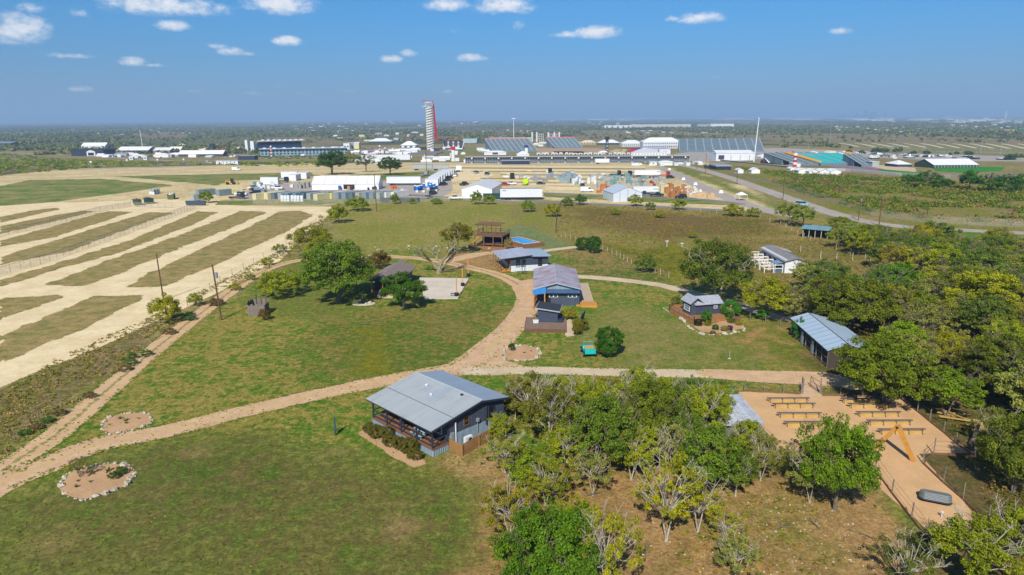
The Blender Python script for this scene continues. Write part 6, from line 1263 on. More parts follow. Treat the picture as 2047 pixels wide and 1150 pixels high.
# vehicles
PAINT={}
def paint(c,n):
    if n not in PAINT: PAINT[n]=plain('paint_'+n,c,.3,dirt=.05,spec=.6)
    return PAINT[n]
TY=plain('tyre',C(28,28,30),.8)
VEH={}
def vehicle(kind,colr,cn,px,py,rz,label,group=None):
    key=(kind,cn);x,y,z=G(px,py)
    if key in VEH: return copytree(VEH[key],label,(x,y,z),rz,group)
    P_=paint(colr,cn);prof={'car':([(-2.2,.35),(2.2,.35),(2.25,.75),(1.3,.95),(-1.9,.98),(-2.25,.8)],[(-1.75,.95),(1.15,.93),(.45,1.42),(-1.15,1.45)],.88,(1.35,-1.35)),
     'suv':([(-2.35,.4),(2.35,.4),(2.4,.95),(1.4,1.1),(-2.3,1.12),(-2.4,.8)],[(-2.2,1.1),(1.25,1.08),(.6,1.75),(-2.0,1.8)],.95,(1.45,-1.45)),
     'van':([(-2.9,.4),(2.9,.4),(3.,1.0),(2.3,1.35),(1.7,1.4),(1.4,2.35),(-2.9,2.4)],[(.6,1.45),(1.72,1.42),(1.35,2.1),(.6,2.15)],1.,(1.9,-1.8)),
     'pickup':([(-2.8,.5),(2.8,.5),(2.85,1.05),(1.7,1.2),(-.6,1.2),(-2.75,1.15)],[(-.6,1.15),(1.5,1.15),(.9,1.85),(-.5,1.88)],.98,(1.8,-1.75)),
     'truck':([(-3.2,.6),(3.2,.6),(3.2,1.6),(2.9,2.9),(1.5,2.95),(1.5,1.),(-3.2,1.)],[(2.0,1.7),(3.1,1.7),(2.95,2.6),(2.0,2.65)],1.2,(2.3,-2.2))}[kind]
    t=thing({'car':'parked_car','suv':'parked_suv','van':'passenger_van','pickup':'pickup_truck','truck':'flatbed_truck'}[kind],label,{'car':'car','suv':'car','van':'van','pickup':'pickup truck','truck':'truck'}[kind],(x,y,z),rz,group);W_=prof[2]
    MB().side(prof[0],-W_,W_,'y').build('body',P_,t);g=prof[1]
    b=MB();ins=.12 if kind in('car','suv','pickup') else -.01;b.v=[];lo=W_-.02 if ins>0 else W_+.01;hi=W_-ins if ins>0 else W_+.01
    b.v=[(g[0][0],-lo,g[0][1]),(g[1][0],-lo,g[1][1]),(g[2][0],-hi,g[2][1]),(g[3][0],-hi,g[3][1]),(g[0][0],lo,g[0][1]),(g[1][0],lo,g[1][1]),(g[2][0],hi,g[2][1]),(g[3][0],hi,g[3][1])]
    b.f=[(0,1,2,3),(7,6,5,4),(1,5,6,2),(0,3,7,4),(0,4,5,1),(3,2,6,7)];b.m=[0]*6;b.build('windows',GLASS,t)
    if kind in('car','suv','pickup'): b=MB();b.hexa([(g[3][0],-hi-.01,g[3][1]),(g[2][0],-hi-.01,g[2][1]),(g[2][0],hi+.01,g[2][1]),(g[3][0],hi+.01,g[3][1])],[(g[3][0]+.05,-hi+.05,g[3][1]+.07),(g[2][0]-.1,-hi+.05,g[2][1]+.07),(g[2][0]-.1,hi-.05,g[2][1]+.07),(g[3][0]+.05,hi-.05,g[3][1]+.07)]);b.build('roof',P_,t)
    for wx in prof[3]:
        for s in (-1,1): b=MB();b.tube((wx,s*(W_-.2),.36),(wx,s*(W_+.02),.36),.36,.36,12);q=b.build('wheel',TY,t);MB().tube((wx,s*(W_+.02),.36),(wx,s*(W_+.03),.36),.2,.2,8).build('rim',GREYL,q)
    for s in (-.6,.6):
        xf=max(p_[0] for p_ in prof[0]);MB().box(xf-.12,xf+.02,s*W_-.12,s*W_+.12,.62,.78).build('headlight',WHT_P,t)
    VEH[key]=t;return t
WH=C(236,236,236,.85);DK_=C(38,42,52);SV=C(150,156,162);RD=C(190,30,40);BL=C(40,60,90);GN=C(190,220,60)
for a in [('van',WH,'white',473,341,0,'white passenger van driving the long straight road'),('van',WH,'white',1173,384,0,'white passenger van at the edge of the crate yard'),('pickup',WH,'white',911,399,R(180),'white pickup truck with a trailer frame beside the marquee'),('car',SV,'silver',857,397,R(60),'silver-grey car closest to the yard fence'),('suv',DK_,'dark',866,389,R(70),'dark car behind the silver-grey one'),
 ('suv',DK_,'dark',868,382,R(70),'dark car deepest in the toilets cluster'),('suv',WH,'white',911,353,R(80),'white car parked before the row of white trailers'),('suv',WH,'white',909,348,R(80),'second white car behind the first by the white trailers'),('suv',SV,'silver',952,347,R(70),'silver car alone on the pale gravel'),('suv',DK_,'dark',974,350,R(75),'dark car standing behind the white marquee'),
 ('pickup',DK_,'dark',928,371,R(60),'dark pickup against the side of the white marquee'),('pickup',DK_,'dark',1313,393,0,'dark pickup beside the trailer with green lettering'),('pickup',BL,'blue',1289,391,R(170),'dark blue pickup close behind the peaked tent'),('suv',DK_,'dark',1361,397,R(175),'black car before the brown pallet stacks'),('truck',BL,'blue',565,365,R(-10),'blue-cabbed truck in front of the white box trailers'),
 ('pickup',WH,'white',553,378,R(10),'white recovery pickup in the container yard'),('truck',DK_,'dark',474,398,R(20),'dark truck parked left of the cream container'),('car',RD,'red',1010,371,R(10),'red car behind the long white trailer'),('pickup',WH,'white',1022,370,R(170),'white pickup behind the long white trailer'),('truck',GN,'lime',1050,370,R(80),'lime yellow machine behind the long white trailer'),
 ('truck',DK_,'dark',1230,351,R(10),'dark tractor unit at the far side of the crates'),('truck',BL,'blue',1252,352,R(15),'blue tractor unit beside the loaded flatbed'),('truck',RD,'red',1327,353,R(0),'red tractor unit pulling the white semi-trailer'),('truck',WH,'white',419,327,R(180),'white lorry on the road among the roadside bushes'),('suv',C(170,200,210),'pale blue',1603,412,R(-40),'pale blue car on the perimeter road'),
 ('truck',DK_,'dark',1100,346,R(90),'dark lorry standing end-on in the far gravel rows'),('suv',DK_,'dark',1164,374,R(90),'dark car behind the white van of the crate yard'),('car',DK_,'dark',1081,369,0,'low dark car in the gravel rows'),('truck',DK_,'dark',1024,357,R(90),'grey crane lorry standing end-on behind the trailers'),('suv',DK_,'dark',1340,357,R(10),'little dark car past the red tractor unit'),
 ('truck',SV,'silver',848,352,R(60),'silver lorry cab at the foot of the tall dark pole'),('car',DK_,'dark',895,362,R(60),'dark car beside the last white trailer'),('suv',DK_,'dark',899,358,R(60),'second dark car beside the last white trailer'),('suv',DK_,'dark',887,371,R(60),'dark car right of the front white trailer')]: vehicle(*a)
x,y,z=G(462,369);t=thing('wheel_loader','yellow wheel loader with a dark cab on the dirt road','loader',(x,y,z),R(10));YL=plain('yellow_machine',C(214,166,40),.5)
MB().box(-2.6,0,-.9,.9,.8,1.9).build('engine_cover',YL,t);MB().box(0,1.3,-.8,.8,.9,3.1).build('cab',GLASS,t);b=MB();b.bar((1.2,0,1.5),(3.2,0,.7),.3,.3);b.hexa([(3.,-1.2,.2),(4.,-1.2,.2),(4.,1.2,.2),(3.,1.2,.2)],[(3.,-1.2,1.2),(3.3,-1.2,1.2),(3.3,1.2,1.2),(3.,1.2,1.2)]);b.build('bucket',YL,t)
for wx in (-1.6,1.4):
    for s in (-1,1): MB().tube((wx,s*.8,.75),(wx,s*1.25,.75),.75,.75,12).build('wheel',TY,t)
def trailer(x0,x1,yb,hpx,label,mat=None,top=None,wheels=True,cat='trailer',dep=2.6,rz=0.,name='semi_trailer',txt=None):
    k=mpp((x0+x1)/2,yb);X_,Y_,Z_=G((x0+x1)/2,yb);L_=(x1-x0)*k;h=hpx*k;t=thing(name,label,cat,(X_,Y_,Z_),rz);u=1.1 if wheels else .1
    if h<u+1.2:u=.5
    b=MB().box(-L_/2,L_/2,0,dep,u,h-.06);b.build('body',mat or WHT_P,t);MB().box(-L_/2-.03,L_/2+.03,-.03,dep+.03,h-.06,h).build('roof',top or mat or WHT_P,t)
    MB().box(-L_/2+.1,L_/2-.1,.2,dep-.2,u-.25,u).build('chassis',DARK,t)
    if wheels:
        for wx in (-L_/2+L_*.13,-L_/2+L_*.13+1.25):
            for y_ in (.0,dep-.4): MB().tube((wx,y_-.02,.5),(wx,y_+.35,.5),.5,.5,12).build('wheel',TY,t)
        MB().box(L_/2-2.6,L_/2-2.4,.3,.5,0,u).build('landing_leg',DARK,t)
    if txt:
        n,xx,zz,ww,cc=txt;rr=random.Random(5);b=MB();c=xx
        for i in range(n): w_=ww/n;b.box(c,c+w_*.62,-.02,-.004,h*zz,h*zz+.55*(.7+.3*rr.random()));c+=w_
        b.build('lettering',cc,t)
    return t
trailer(1000,1084,400,22.5,'long white semi-trailer with grey roof and small grey lettering at the farm road',None,plain('grey_roof',C(146,154,166),.6),txt=(9,-7.6,.78,1.6,plain('grey_letter',C(120,124,128))))
trailer(1266,1316,389,15.5,'white semi-trailer with green lettering behind the peaked tent',None,None,txt=(8,3.1,.6,2.6,plain('green_letter',C(60,170,110))))
trailer(1268,1320,354,13.5,'white semi-trailer on wheels at the far side of the crates',None,None,txt=(8,5.4,.7,2.,plain('grey_letter',C(120,124,128))))
trailer(773,841,371,17,'white office trailer joined to the end of the long tent');trailer(1190,1218,328,10,'short white cargo trailer before the low grandstand');trailer(521,556,369,14,'white box trailer in the middle of the trailer group',wheels=False);trailer(562,594,356,12,'white box trailer at the back of the trailer group',wheels=False)
trailer(576,592,362,12,'white trailer with a blue-grey shaded end','' or WHT_P,wheels=False,dep=9);trailer(592,613,358,12,'white trailer at the outer end of the trailer group',wheels=False,dep=7)
trailer(825,864,341,11.5,'grey-sided long trailer next to the tall dark pole',GREYL,GREYC);trailer(865,897,341,11,'second grey-sided trailer behind the row of white trailers',GREYL,GREYC);trailer(912,923,344,12.5,'tall white box lorry body on the gravel')
trailer(722,820,322,12,'very long white trailer block behind the oaks',dep=6);trailer(905,918,323,7,'small white cabin at the foot of the red-capped tower',wheels=False);trailer(877,891,323,7,'white cabin with a grey front near the stairway',wheels=False);trailer(927,941,326,7,'pale cabin standing alone on the gravel before the low stand',wheels=False)
for i,(x,y) in enumerate([(863,372.5),(869,368),(874,364),(879,360.5),(884,357.5),(889,354.5),(893,352),(897,349.5)]):
    t=trailer(x-13,x+13 if i==0 else x+10,y,13.5-i*.6,f'white site trailer, {ordn[i]} from the near end of the receding row',wheels=False,dep=8 if i else 6);t['group']='white site trailers in the receding row'
# big tents
t=blk('frame_tent','long white frame tent with one open bay behind the container row',624,757,379.5,11,14.5,11,'ridge',WHITE,WHITEL)
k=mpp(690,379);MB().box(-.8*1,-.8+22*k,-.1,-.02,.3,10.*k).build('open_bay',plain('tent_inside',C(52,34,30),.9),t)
blk('white_marquee','white marquee with a ribbed peaked roof beside the site trailers',923,984,397,19,9,26,'gable',WHITE,plain('marquee_roof',C(226,228,232,.82),.5,dirt=.1,stripes=((0,1,0),3.,0,.4)),rz=R(-8))
blk('green_container_wall','dark green hoarding between the marquee and the long trailer',966,1001,399,10,0,3,'flat',DGREEN,DGREEN,cat='container')
blk('peaked_tent','pale grey peaked tent with panelled doors at the farm road',1225,1284,403,16.5,12.5,14,'gable',plain('tent_grey',C(206,214,224,.85),.6,dirt=.08,stripes=((1,0,0),3.2,0,.4)),plain('tent_grey_roof',C(188,200,214,.85),.6,dirt=.08,stripes=((0,1,0),4,0,.3)),rz=R(9))
x,y,z=G(1481,401);t=thing('canopy_tent','small white pop-up canopy on four legs in the grass','canopy',(x,y,z),R(10));b=MB();b.hexa([(-1.8,-1.8,2.3),(1.8,-1.8,2.3),(1.8,1.8,2.3),(-1.8,1.8,2.3)],[(-.1,-.1,3.4),(.1,-.1,3.4),(.1,.1,3.4),(-.1,.1,3.4)]);b.build('canopy',WHITE,t)
for sx_ in (-1.7,1.7):
    for sy_ in (-1.7,1.7): MB().box(sx_-.05,sx_+.05,sy_-.05,sy_+.05,0,2.3).build('leg',WHT_P,t)
# crates, pallets and flight cases
CR=[('silver cage crate in the crate yard',C(150,168,176),26,[(1108,368),(1160,368),(1162,352),(1112,352)],2.2,2.),('white liquid tank on a pallet in the crate yard',C(226,230,232,.85),16,[(1144,372),(1190,371),(1190,360),(1146,360)],1.2,2.6),
 ('orange-brown crate near the white van',C(196,116,70),7,[(1196,387),(1216,387),(1216,374),(1198,374)],1.6,1.5),('grey equipment case in the middle of the crate yard',C(170,174,176),40,[(1190,378),(1330,372),(1330,358),(1180,354)],1.9,1.6),('green-grey cage crate in the crate yard',C(120,156,148),22,[(1200,370),(1300,370),(1300,355),(1230,352)],2.2,1.6),
 ('brown pallet stack at the end of the crate yard',C(176,122,76),26,[(1326,396),(1372,398),(1370,378),(1330,376)],1.5,2.1),('pale cardboard pallet by the asphalt edge',C(214,182,150),22,[(1370,396),(1432,398),(1400,380),(1366,376)],1.5,1.3),('white wrapped pallet by the asphalt edge',C(226,224,216,.85),12,[(1366,392),(1400,394),(1384,376),(1360,374)],1.3,1.8),
 ('beige cabinet standing behind the lettered trailer',C(216,204,170),7,[(1316,386),(1332,387),(1332,368),(1318,368)],1.4,2.8),('red machine case in the crate yard',C(150,50,52),8,[(1260,372),(1310,372),(1300,360),(1250,360)],1.4,1.3),('grey steel stillage behind the long trailer',C(150,156,162),12,[(1066,364),(1110,366),(1108,350),(1070,350)],1.8,1.8),
 ('wrapped pallet in front of the long white tent',C(190,160,130),8,[(655,380),(700,380),(700,377),(655,377)],1.,1.6),('dark case in front of the long white tent',C(50,54,66),10,[(640,381),(760,381),(760,377),(640,377)],1.,1.7),('blue case in front of the long white tent',C(50,100,170),6,[(650,380),(740,380),(740,377),(650,377)],1.,1.8),('white sack on the yard behind the bins',C(224,220,214,.85),9,[(795,392),(880,386),(872,376),(800,384)],1.,1.2),
 ('grey box unit behind the container row',C(160,164,160),9,[(575,379),(618,376),(618,371),(575,374)],1.4,2.2),('white plastic tank behind the recovery pickup',C(224,228,232,.85),9,[(515,378),(548,379),(548,370),(512,370)],1.2,1.6),('teal crate beside the box trailer',C(90,140,130),4,[(508,375),(526,375),(522,368),(508,368)],1.4,1.6),('orange machine part by the office trailer',C(220,110,60),3,[(775,380),(792,379),(790,375),(777,375)],1.2,1.4)]
rk=random.Random(3)
for l,cc,n,pl,s_,h_ in CR:
    g=l+' group';pr_=None;Wp=P2(pl);xs=[p[0] for p in Wp];ys_=[p[1] for p in Wp];mt=plain('case_'+l[:12].replace(' ','_'),cc,.6,dirt=.2,scale=2,stripes=((1,0,0),.4,0,.35));c=0;tr_=0
    while c<n and tr_<4000:
        tr_+=1;x=rk.uniform(min(xs),max(xs));y=rk.uniform(min(ys_),max(ys_))
        if not inpoly(x,y,Wp): continue
        c+=1;sc=(rk.uniform(.8,1.3),rk.uniform(.8,1.2),rk.uniform(.7,1.25))
        nm='white_tank' if 'tank' in l else 'sack' if 'sack' in l else 'pallet_stack' if 'pallet' in l else 'crate'
        if pr_ is None:
            pr_=thing(nm,l,nm.replace('_',' '),(x,y,tzs(y)),rk.uniform(-.3,.3),g,sc);MB().box(-s_/2,s_/2,-s_/2,s_/2,.15,h_).build('case',mt,pr_);MB().box(-s_/2-.04,s_/2+.04,-s_/2-.04,s_/2+.04,0,.14).build('pallet',BY,pr_)
        else: copytree(pr_,l,(x,y,tzs(y)),rk.uniform(-.3,.3),g,sc)
for i in range(9):
    x,y,z=G(1255+i*8,356+.4*(i%2));t=thing('flat_trailer','low dark flatbed trailer parked behind the crates','trailer',(x,y,z),0,'flatbed trailers behind the crates');MB().box(-1.4,1.4,-.8,.8,.7,.95).build('bed',plain('brown_bed',C(120,96,80)),t)
    for s in (-.8,.8): MB().tube((s,-.85,.4),(s,.85,.4),.4,.4,8).build('axle',TY,t)
for i,(x,y) in enumerate([(1338,340),(1366,360),(1390,370),(1441,386),(1300,331),(1281,330),(1399,385)]): X_,Y_,Z_=G(x,y);t=thing('concrete_block','white painted block on the verge of the pale asphalt','block',(X_,Y_,Z_),0,'white blocks along the verge');MB().hexa([(-1,-.6,0),(1,-.6,0),(1,.6,0),(-1,.6,0)],[(-.5,-.3,1.3),(.5,-.3,1.3),(.5,.3,1.3),(-.5,.3,1.3)]).build('block',WHT_P,t)
for i,(x,y) in enumerate([(183,335),(255,330),(316,329),(368,328)]):
    X_,Y_,Z_=G(x,y);t=thing('light_mast','small floodlight mast among the roadside bushes','floodlight',(X_,Y_,Z_),0,'floodlight masts along the far road');MB().tube((0,0,0),(0,0,4.2),.1,.08,6).build('pole',GREYL,t);MB().box(-.8,.8,-.2,.3,3.8,5.2).build('lamp_head',WHT_P,t)
# ================================================================ THE CIRCUIT AND THE FAR PLAIN
SEAT=plain('seat_rows',C(122,138,146),.6,dirt=.3,scale=.2,stripes=((0,1,0),2.4,0,.6));SEATT=plain('teal_cover',C(30,190,186),.6,dirt=.05,scale=.1,stripes=((0,1,0),3.2,0,.25));STEEL=plain('stand_steel',C(120,136,148),.6,dirt=.2,stripes=((1,0,0),2.5,0,.6));PINK=plain('pink_band',C(212,110,130),.6);REDP=plain('red_paint',C(208,28,52),.5);YEL_=plain('yellow_cover',C(236,170,40),.6)
def stand(name,label,x0,x1,yb,hpx,dep,aisles=8,seat=None,back=None,top=None,base=1.5,x0t=None,skew=0.,rz=0.):
    k=mpp((x0+x1)/2,yb);X_,Y_,Z_=G((x0+x1)/2,yb);w=(x1-x0)*k;h=hpx*k;t=thing(name,label,'grandstand',(X_,Y_,Z_),rz);a,c=-w/2,w/2;s=skew*k
    MB().hexa([(a,0,base),(c,0,base),(c+s,dep,h-.4),(a+s,dep,h-.4)],[(a,0,base+.4),(c,0,base+.4),(c+s,dep,h),(a+s,dep,h)]).build('seating',seat or SEAT,t)
    b=MB();b.box(a,c,-.1,.4,-.5,base+.6);b.build('front_wall',STEEL,t)
    b=MB();b.hexa([(a+s*.4,dep*.4,-.5),(c+s*.4,dep*.4,-.5),(c+s,dep,-.5),(a+s,dep,-.5)],[(a+s*.4,dep*.4,base+(h-base)*.4-.6),(c+s*.4,dep*.4,base+(h-base)*.4-.6),(c+s,dep,h-.6),(a+s,dep,h-.6)]);b.build('frame',back or STEEL,t)
    for i in range(aisles+1):
        x=a+(w-.8)*i/max(1,aisles);MB().hexa([(x,.1,base+.45),(x+1.2,.1,base+.45),(x+1.2+s,dep,h+.05),(x+s,dep,h+.05)],[(x,.1,base+.6),(x+1.2,.1,base+.6),(x+1.2+s,dep,h+.22),(x+s,dep,h+.22)]).build('aisle',GREYL,t)
    if top: MB().box(a+s,c+s,dep,dep+1,h-.5,h+1.2).build('top_banner',top,t)
    return t,a,c,h,s
stand('grandstand','grey grandstand with a pink top edge left of the white columns',985,1075,304,24,45,9,top=PINK,skew=-18)
stand('grandstand','smaller grey grandstand with a pink top edge below the white columns',1108,1165,297,20,35,6,top=PINK,skew=-14)
stand('grandstand','wide open grandstand with bright diagonal aisles beside the tall mast',1357,1528,304,24,60,10,skew=18)
stand('grandstand','dark lower grandstand wings left of the teal covered seats',1590,1690,331,19,50,6,skew=-16,base=1)
t,a,c,h,s=stand('grandstand','grandstand with teal covered seats and yellow edges',1640,1742,331,18,50,4,seat=SEATT,skew=-8,base=1.2)
k=mpp(1690,331)
for q0,q1 in (((a,0),(a-14*k,50)),((c-8,0),(c+16*k,50))): MB().hexa([(q0[0],q0[1]+8,2.2),(q0[0]+5,8,2.2),(q1[0]+5+s,50,h+.3),(q1[0]+s,50,h+.3)],[(q0[0],8,2.6),(q0[0]+5,8,2.6),(q1[0]+5+s,50,h+.8),(q1[0]+s,50,h+.8)]).build('yellow_strip',YEL_,t)
stand('grandstand','dark grandstand end right of the teal covered seats',1722,1755,334,20,40,3,skew=16,base=1)
# long low stand: seen from behind
k=mpp(1150,326);t=thing('long_grandstand','very long low grandstand seen from behind across the equipment yard','grandstand',G(1150,326),R(-.3));X0,X1=(930-1150)*k,(1378-1150)*k
b=MB();b.hexa([(X0,0,5.6),(X1,0,5.6),(X1,9,1.2),(X0,9,1.2)],[(X0,0,6.),(X1,0,6.),(X1,9,1.6),(X0,9,1.6)]);b.build('seating',SEAT,t)
b=MB();b.box(X0,X1,-.3,0,5.5,6.2);b.build('top_rail',plain('rail_grey',C(170,176,186)),t)
n=90;b=MB()
for i in range(n+1): x=X0+(X1-X0)*i/n;b.box(x-.12,x+.12,.1,.35,-.5,5.4);b.bar((x,.2,5.),(x,7,.3),.12,.12)
for z_ in (1.5,3.2): b.box(X0,X1,.15,.3,z_,z_+.15)
b.build('scaffold',plain('scaffold_steel',C(150,152,158),.6),t);MB().box(X0,X1,3.,3.3,-.5,4.3).build('rear_screen',plain('screen_dark',C(118,128,138)),t)
for i in range(17): x=X0+6+(X1-X0-10)*i/16.;MB().box(x-.8,x+.8,-2.,-.5,-.3,1.3).build('stair_booth',GREYL,t);MB().box(x-.6,x+.6,-.9,-.4,3.9,5.2).build('sign_board',WHT_P,t)
# observation tower
x,y,z=G(861,300);t=thing('observation_tower','tall white spiralling observation tower with a red tube veil down one side','tower',(x,y,z),0)
TW=plain('tower_white',C(228,226,220,.85),.6,dirt=.1);b=MB()
for a in range(12):
    th=a*math.pi/6
    for (r,) in ((5.6,),): b.tube((r*math.cos(th),r*math.sin(th),0),(r*math.cos(th)*.95,r*math.sin(th)*.95,66),.28,.28,5)
b.build('lattice_column',TW,t)
for s_ in range(2):
    b=MB()
    for i in range(150):
        a0=i*.36+s_*math.pi;a1=a0+.36;z0=i*.44;z1=z0+.44;r=6.1
        b.hexa([(r*math.cos(a0),r*math.sin(a0),z0),(r*math.cos(a1),r*math.sin(a1),z1),(3.4*math.cos(a1),3.4*math.sin(a1),z1),(3.4*math.cos(a0),3.4*math.sin(a0),z0)],[(r*math.cos(a0),r*math.sin(a0),z0+1.9),(r*math.cos(a1),r*math.sin(a1),z1+1.9),(3.4*math.cos(a1),3.4*math.sin(a1),z1+1.9),(3.4*math.cos(a0),3.4*math.sin(a0),z0+1.9)])
    b.build('spiral_stair',TW,t)
MB().tube((0,0,0),(0,0,68),2.6,2.6,10).build('lift_shaft',plain('shaft_grey',C(150,150,150)),t)
b=MB();b.tube((0,0,66),(0,0,67),6.5,6.8,20);b.tube((0,0,72),(0,0,73),6.2,6.2,20);b.box(-11,0,-3,3,66.3,67);b.build('deck',TW,t)
b=MB()
for i in range(16): a=i*math.pi/8;b.tube((6.2*math.cos(a),6.2*math.sin(a),67),(6.2*math.cos(a),6.2*math.sin(a),72.5),.2,.2,4)
b.build('deck_cage',TW,t)
b=MB();
for k_ in range(6):
    yy=-3+k_;xo=k_*.5;b.path([(-13,yy*.6,74.5),(-4,yy,76),(5,yy,75),(6.4+xo*.3,yy*.5,70),(6.8+xo*.7,yy*.5,48),(7.8+xo*1.2,yy*.5,20),(9+xo*1.9,yy*.5,14)],[.32]*7,5)
b.build('red_veil',REDP,t)
for z_ in range(16,72,11): MB().box(6.0,7.,-1,1,z_,z_+.5).build('veil_brace',TW,t)
t=thing('stage_canopy','open-air stage with a thin red canopy and white slanted columns','stage',G(905,298),0);k=mpp(905,298)
b=MB()
for i in range(5): b.path([(-34*k,6+i*2,19*k-.5*i),(-10*k,6+i*2,17*k),(20*k,6+i*2,18.5*k)],[.35]*3,5)
b.build('canopy',REDP,t)
for i in range(8): xx=(-16+i*5)*k;MB().bar((xx,0,0),(xx+(3 if i%2 else -3),0,14.5*k),1.,1.).build('column',TW,t)
MB().box(-20*k,20*k,10,24,0,14*k).build('stage_house',plain('stage_dark',C(70,74,82)),t);MB().box(-20*k,14*k,-8,3,0,3.5).build('platform',TW,t);MB().box(-14*k,8*k,-9,-8,0,2.).build('wall',NAVY,t)
blk('green_roofed_hall','long pale green-roofed hall behind the stage',925,953,286,3,5,30,'ridge',plain('hall_wall',C(190,200,200)),plain('green_hall_roof',C(168,196,190)))
# columns and sign frames behind the stands
for i,x in enumerate((1064,1073,1096,1108,1118)):
    X_,Y_,Z_=G(x,284);o=thing('light_column',f'white cylindrical column above the pink-edged grandstands, {ordn[i]} in the row','column',(X_,Y_,Z_),0);k=mpp(x,284);MB().tube((0,0,0),(0,0,17.5*k),1.7,1.7,10).build('shaft',TW,o);MB().tube((0,0,17.5*k),(0,0,19*k),1.9,1.2,10).build('cap',WHT_P,o)
for i,(x0,x1) in enumerate(((1074,1086),(1098,1118))):
    t=thing('steel_frame',['open steel frame between the white columns on the taller stand','open steel frame between the white columns on the smaller stand'][i],'frame',G((x0+x1)/2,285),0);k=mpp(x0,285);w=(x1-x0)*k;b=MB()
    for j in range(4): xx=-w/2+w*j/3;b.box(xx-.35,xx+.35,-.3,.3,0,17*k)
    for z_ in (8,12,16): b.box(-w/2,w/2,-.3,.3,z_*k,z_*k+.6)
    b.build('frame',TW,t)
t=thing('colonnade','long pale colonnade roof on slim posts behind the grandstand','canopy',G(1020,285),0);k=mpp(1020,285);MB().box(-42*k,42*k,0,10,7*k,9.5*k).build('roof',plain('pale_green_roof',C(200,204,180)),t)
for i in range(14): xx=(-38+i*6)*k;MB().box(xx-.5,xx+.5,.5,1.5,0,7*k).build('post',TW,t)
x,y,z=G(1001,283);t=thing('ferris_wheel','grey ferris wheel rising behind the colonnade','ferris wheel',(x,y,z),0);k=mpp(1001,283);rr_=7*k;b=MB()
for i in range(24): a=i*math.pi/12;a2=a+math.pi/12;b.tube((rr_*math.cos(a),0,rr_+2*k+rr_*math.sin(a)),(rr_*math.cos(a2),0,rr_+2*k+rr_*math.sin(a2)),.35,.35,4);
for i in range(12): a=i*math.pi/6;b.tube((0,0,rr_+2*k),(rr_*math.cos(a),0,rr_+2*k+rr_*math.sin(a)),.22,.22,4)
b.build('wheel',GREYL,t);b=MB();b.bar((-4,0,0),(0,0,rr_+2*k),.6,.6);b.bar((4,0,0),(0,0,rr_+2*k),.6,.6);b.build('support',GREYL,t)
def mast(px,yb,yt,label,r=.5,mat=None,dx=0,name='mast',head=None):
    x,y,z=G(px,yb);k=mpp(px,yb);h=(yb-yt)*k;t=thing(name,label,'mast',(x,y,z),0);MB().tube((0,0,0),(dx,0,h),r,r*.55,8).build('pole',mat or WHT_P,t)
    b=MB();
    if head: b.box(dx-head,dx+head,-.5,.5,h,h+1.2)
    else: b.tube((dx,0,h),(dx,0,h+1.),r*.9,r*.3,6)
    b.build('cap',mat or WHT_P,t);return t
mast(1507,324,240,'tall white mast standing beside the white hangar',.6,dx=1.5);mast(286,300,262,'tall white mast above the tents on the far side of the long road',.7,dx=-1);mast(1027,284,239,'slim orange-based drop tower behind the colonnade',.9,head=4)
for i,(x,yb,yt) in enumerate([(1614,312,286),(938,292,262),(1413,290,262),(1660,262,242),(1692,262,240),(1700,262,242),(1785,300,272),(1846,304,276),(2000,308,284),(1175,290,268),(790,262,243),(640,286,268),(965,284,264),(720,296,278),(812,294,276),(1255,284,268),(1290,282,266),(1960,306,282),(118,300,287),(1658,288,262)]): mast(x,yb,yt,'thin grey light mast far off on the circuit site',.28,GREYL)['group']='far light masts'
def striped(px,yb,yt,label):
    x,y,z=G(px,yb);k=mpp(px,yb);h=(yb-yt)*k;t=thing('striped_pylon',label,'pylon',(x,y,z),0)
    for i in range(7): f0=i/7;f1=(i+1)/7;MB().tube((0,0,h*f0),(0,0,h*f1),1.1+.25*math.sin(i*1.3),1.1,9).build('ring',REDP if i%2 else WHT_P,t)
striped(1588,338,307,'red and white pylon beside the little white tents');striped(543,313,292,'red and white pylon in front of the pit building');striped(760,312,291,'red and white pylon in front of the painted wall')
t=thing('screen_tower','dark screen tower standing beside the painted run-off','tower',G(1213,305),0);k=mpp(1213,305);MB().box(-2.6*k,2.6*k,-2,2,0,25*k).build('shaft',plain('tower_dark',C(52,60,74)),t);MB().box(-4.3*k,4.3*k,-3,3,25*k,31*k).build('head',plain('tower_head',C(30,36,44)),t)
for i in range(3): MB().box(-1.5*k,1.5*k,-2.1,-2.02,(4+i*7)*k,(7+i*7)*k).build('window',GREYL,t)
for i,(x,yb,yt,mt,l) in enumerate([(906,323,294,REDP,'white tower with a red drum on top beside the stairway'),(1052,310,291,plain('blue_paint',C(40,60,130)),'white tower with a blue drum above the white domes')]):
    t=thing('drum_tower',l,'tower',G(x,yb),0);k=mpp(x,yb);h=(yb-yt)*k;MB().hexa([(-3.4*k,-2,0),(3.4*k,-2,0),(3.4*k,2,0),(-3.4*k,2,0)],[(-2.6*k,-2,h*.78),(2.6*k,-2,h*.78),(2.6*k,2,h*.78),(-2.6*k,2,h*.78)]).build('shaft',TW,t);MB().tube((0,0,h*.78),(0,0,h),4.4*k,4.4*k,12).build('drum',mt,t)
t=thing('pedestrian_bridge','dark pedestrian bridge sloping across the track to the red-drummed tower','bridge',G(860,316),0);k=mpp(860,316);b=MB();b.bar((-45*k,4,7.5*k),(45*k,4,13*k),4,2.2);b.build('deck',plain('bridge_grey',C(112,116,124)),t);b=MB();b.bar((-2*k,-2,0),(26*k,2,12*k),3,1.);b.build('stair',plain('bridge_stair',C(96,60,64)),t)
for xx in (-38,-12,14,40): MB().box(xx*k-.6,xx*k+.6,3,5,-1,(7.5+ (xx+45)*.06)*k).build('pier',TW,t)
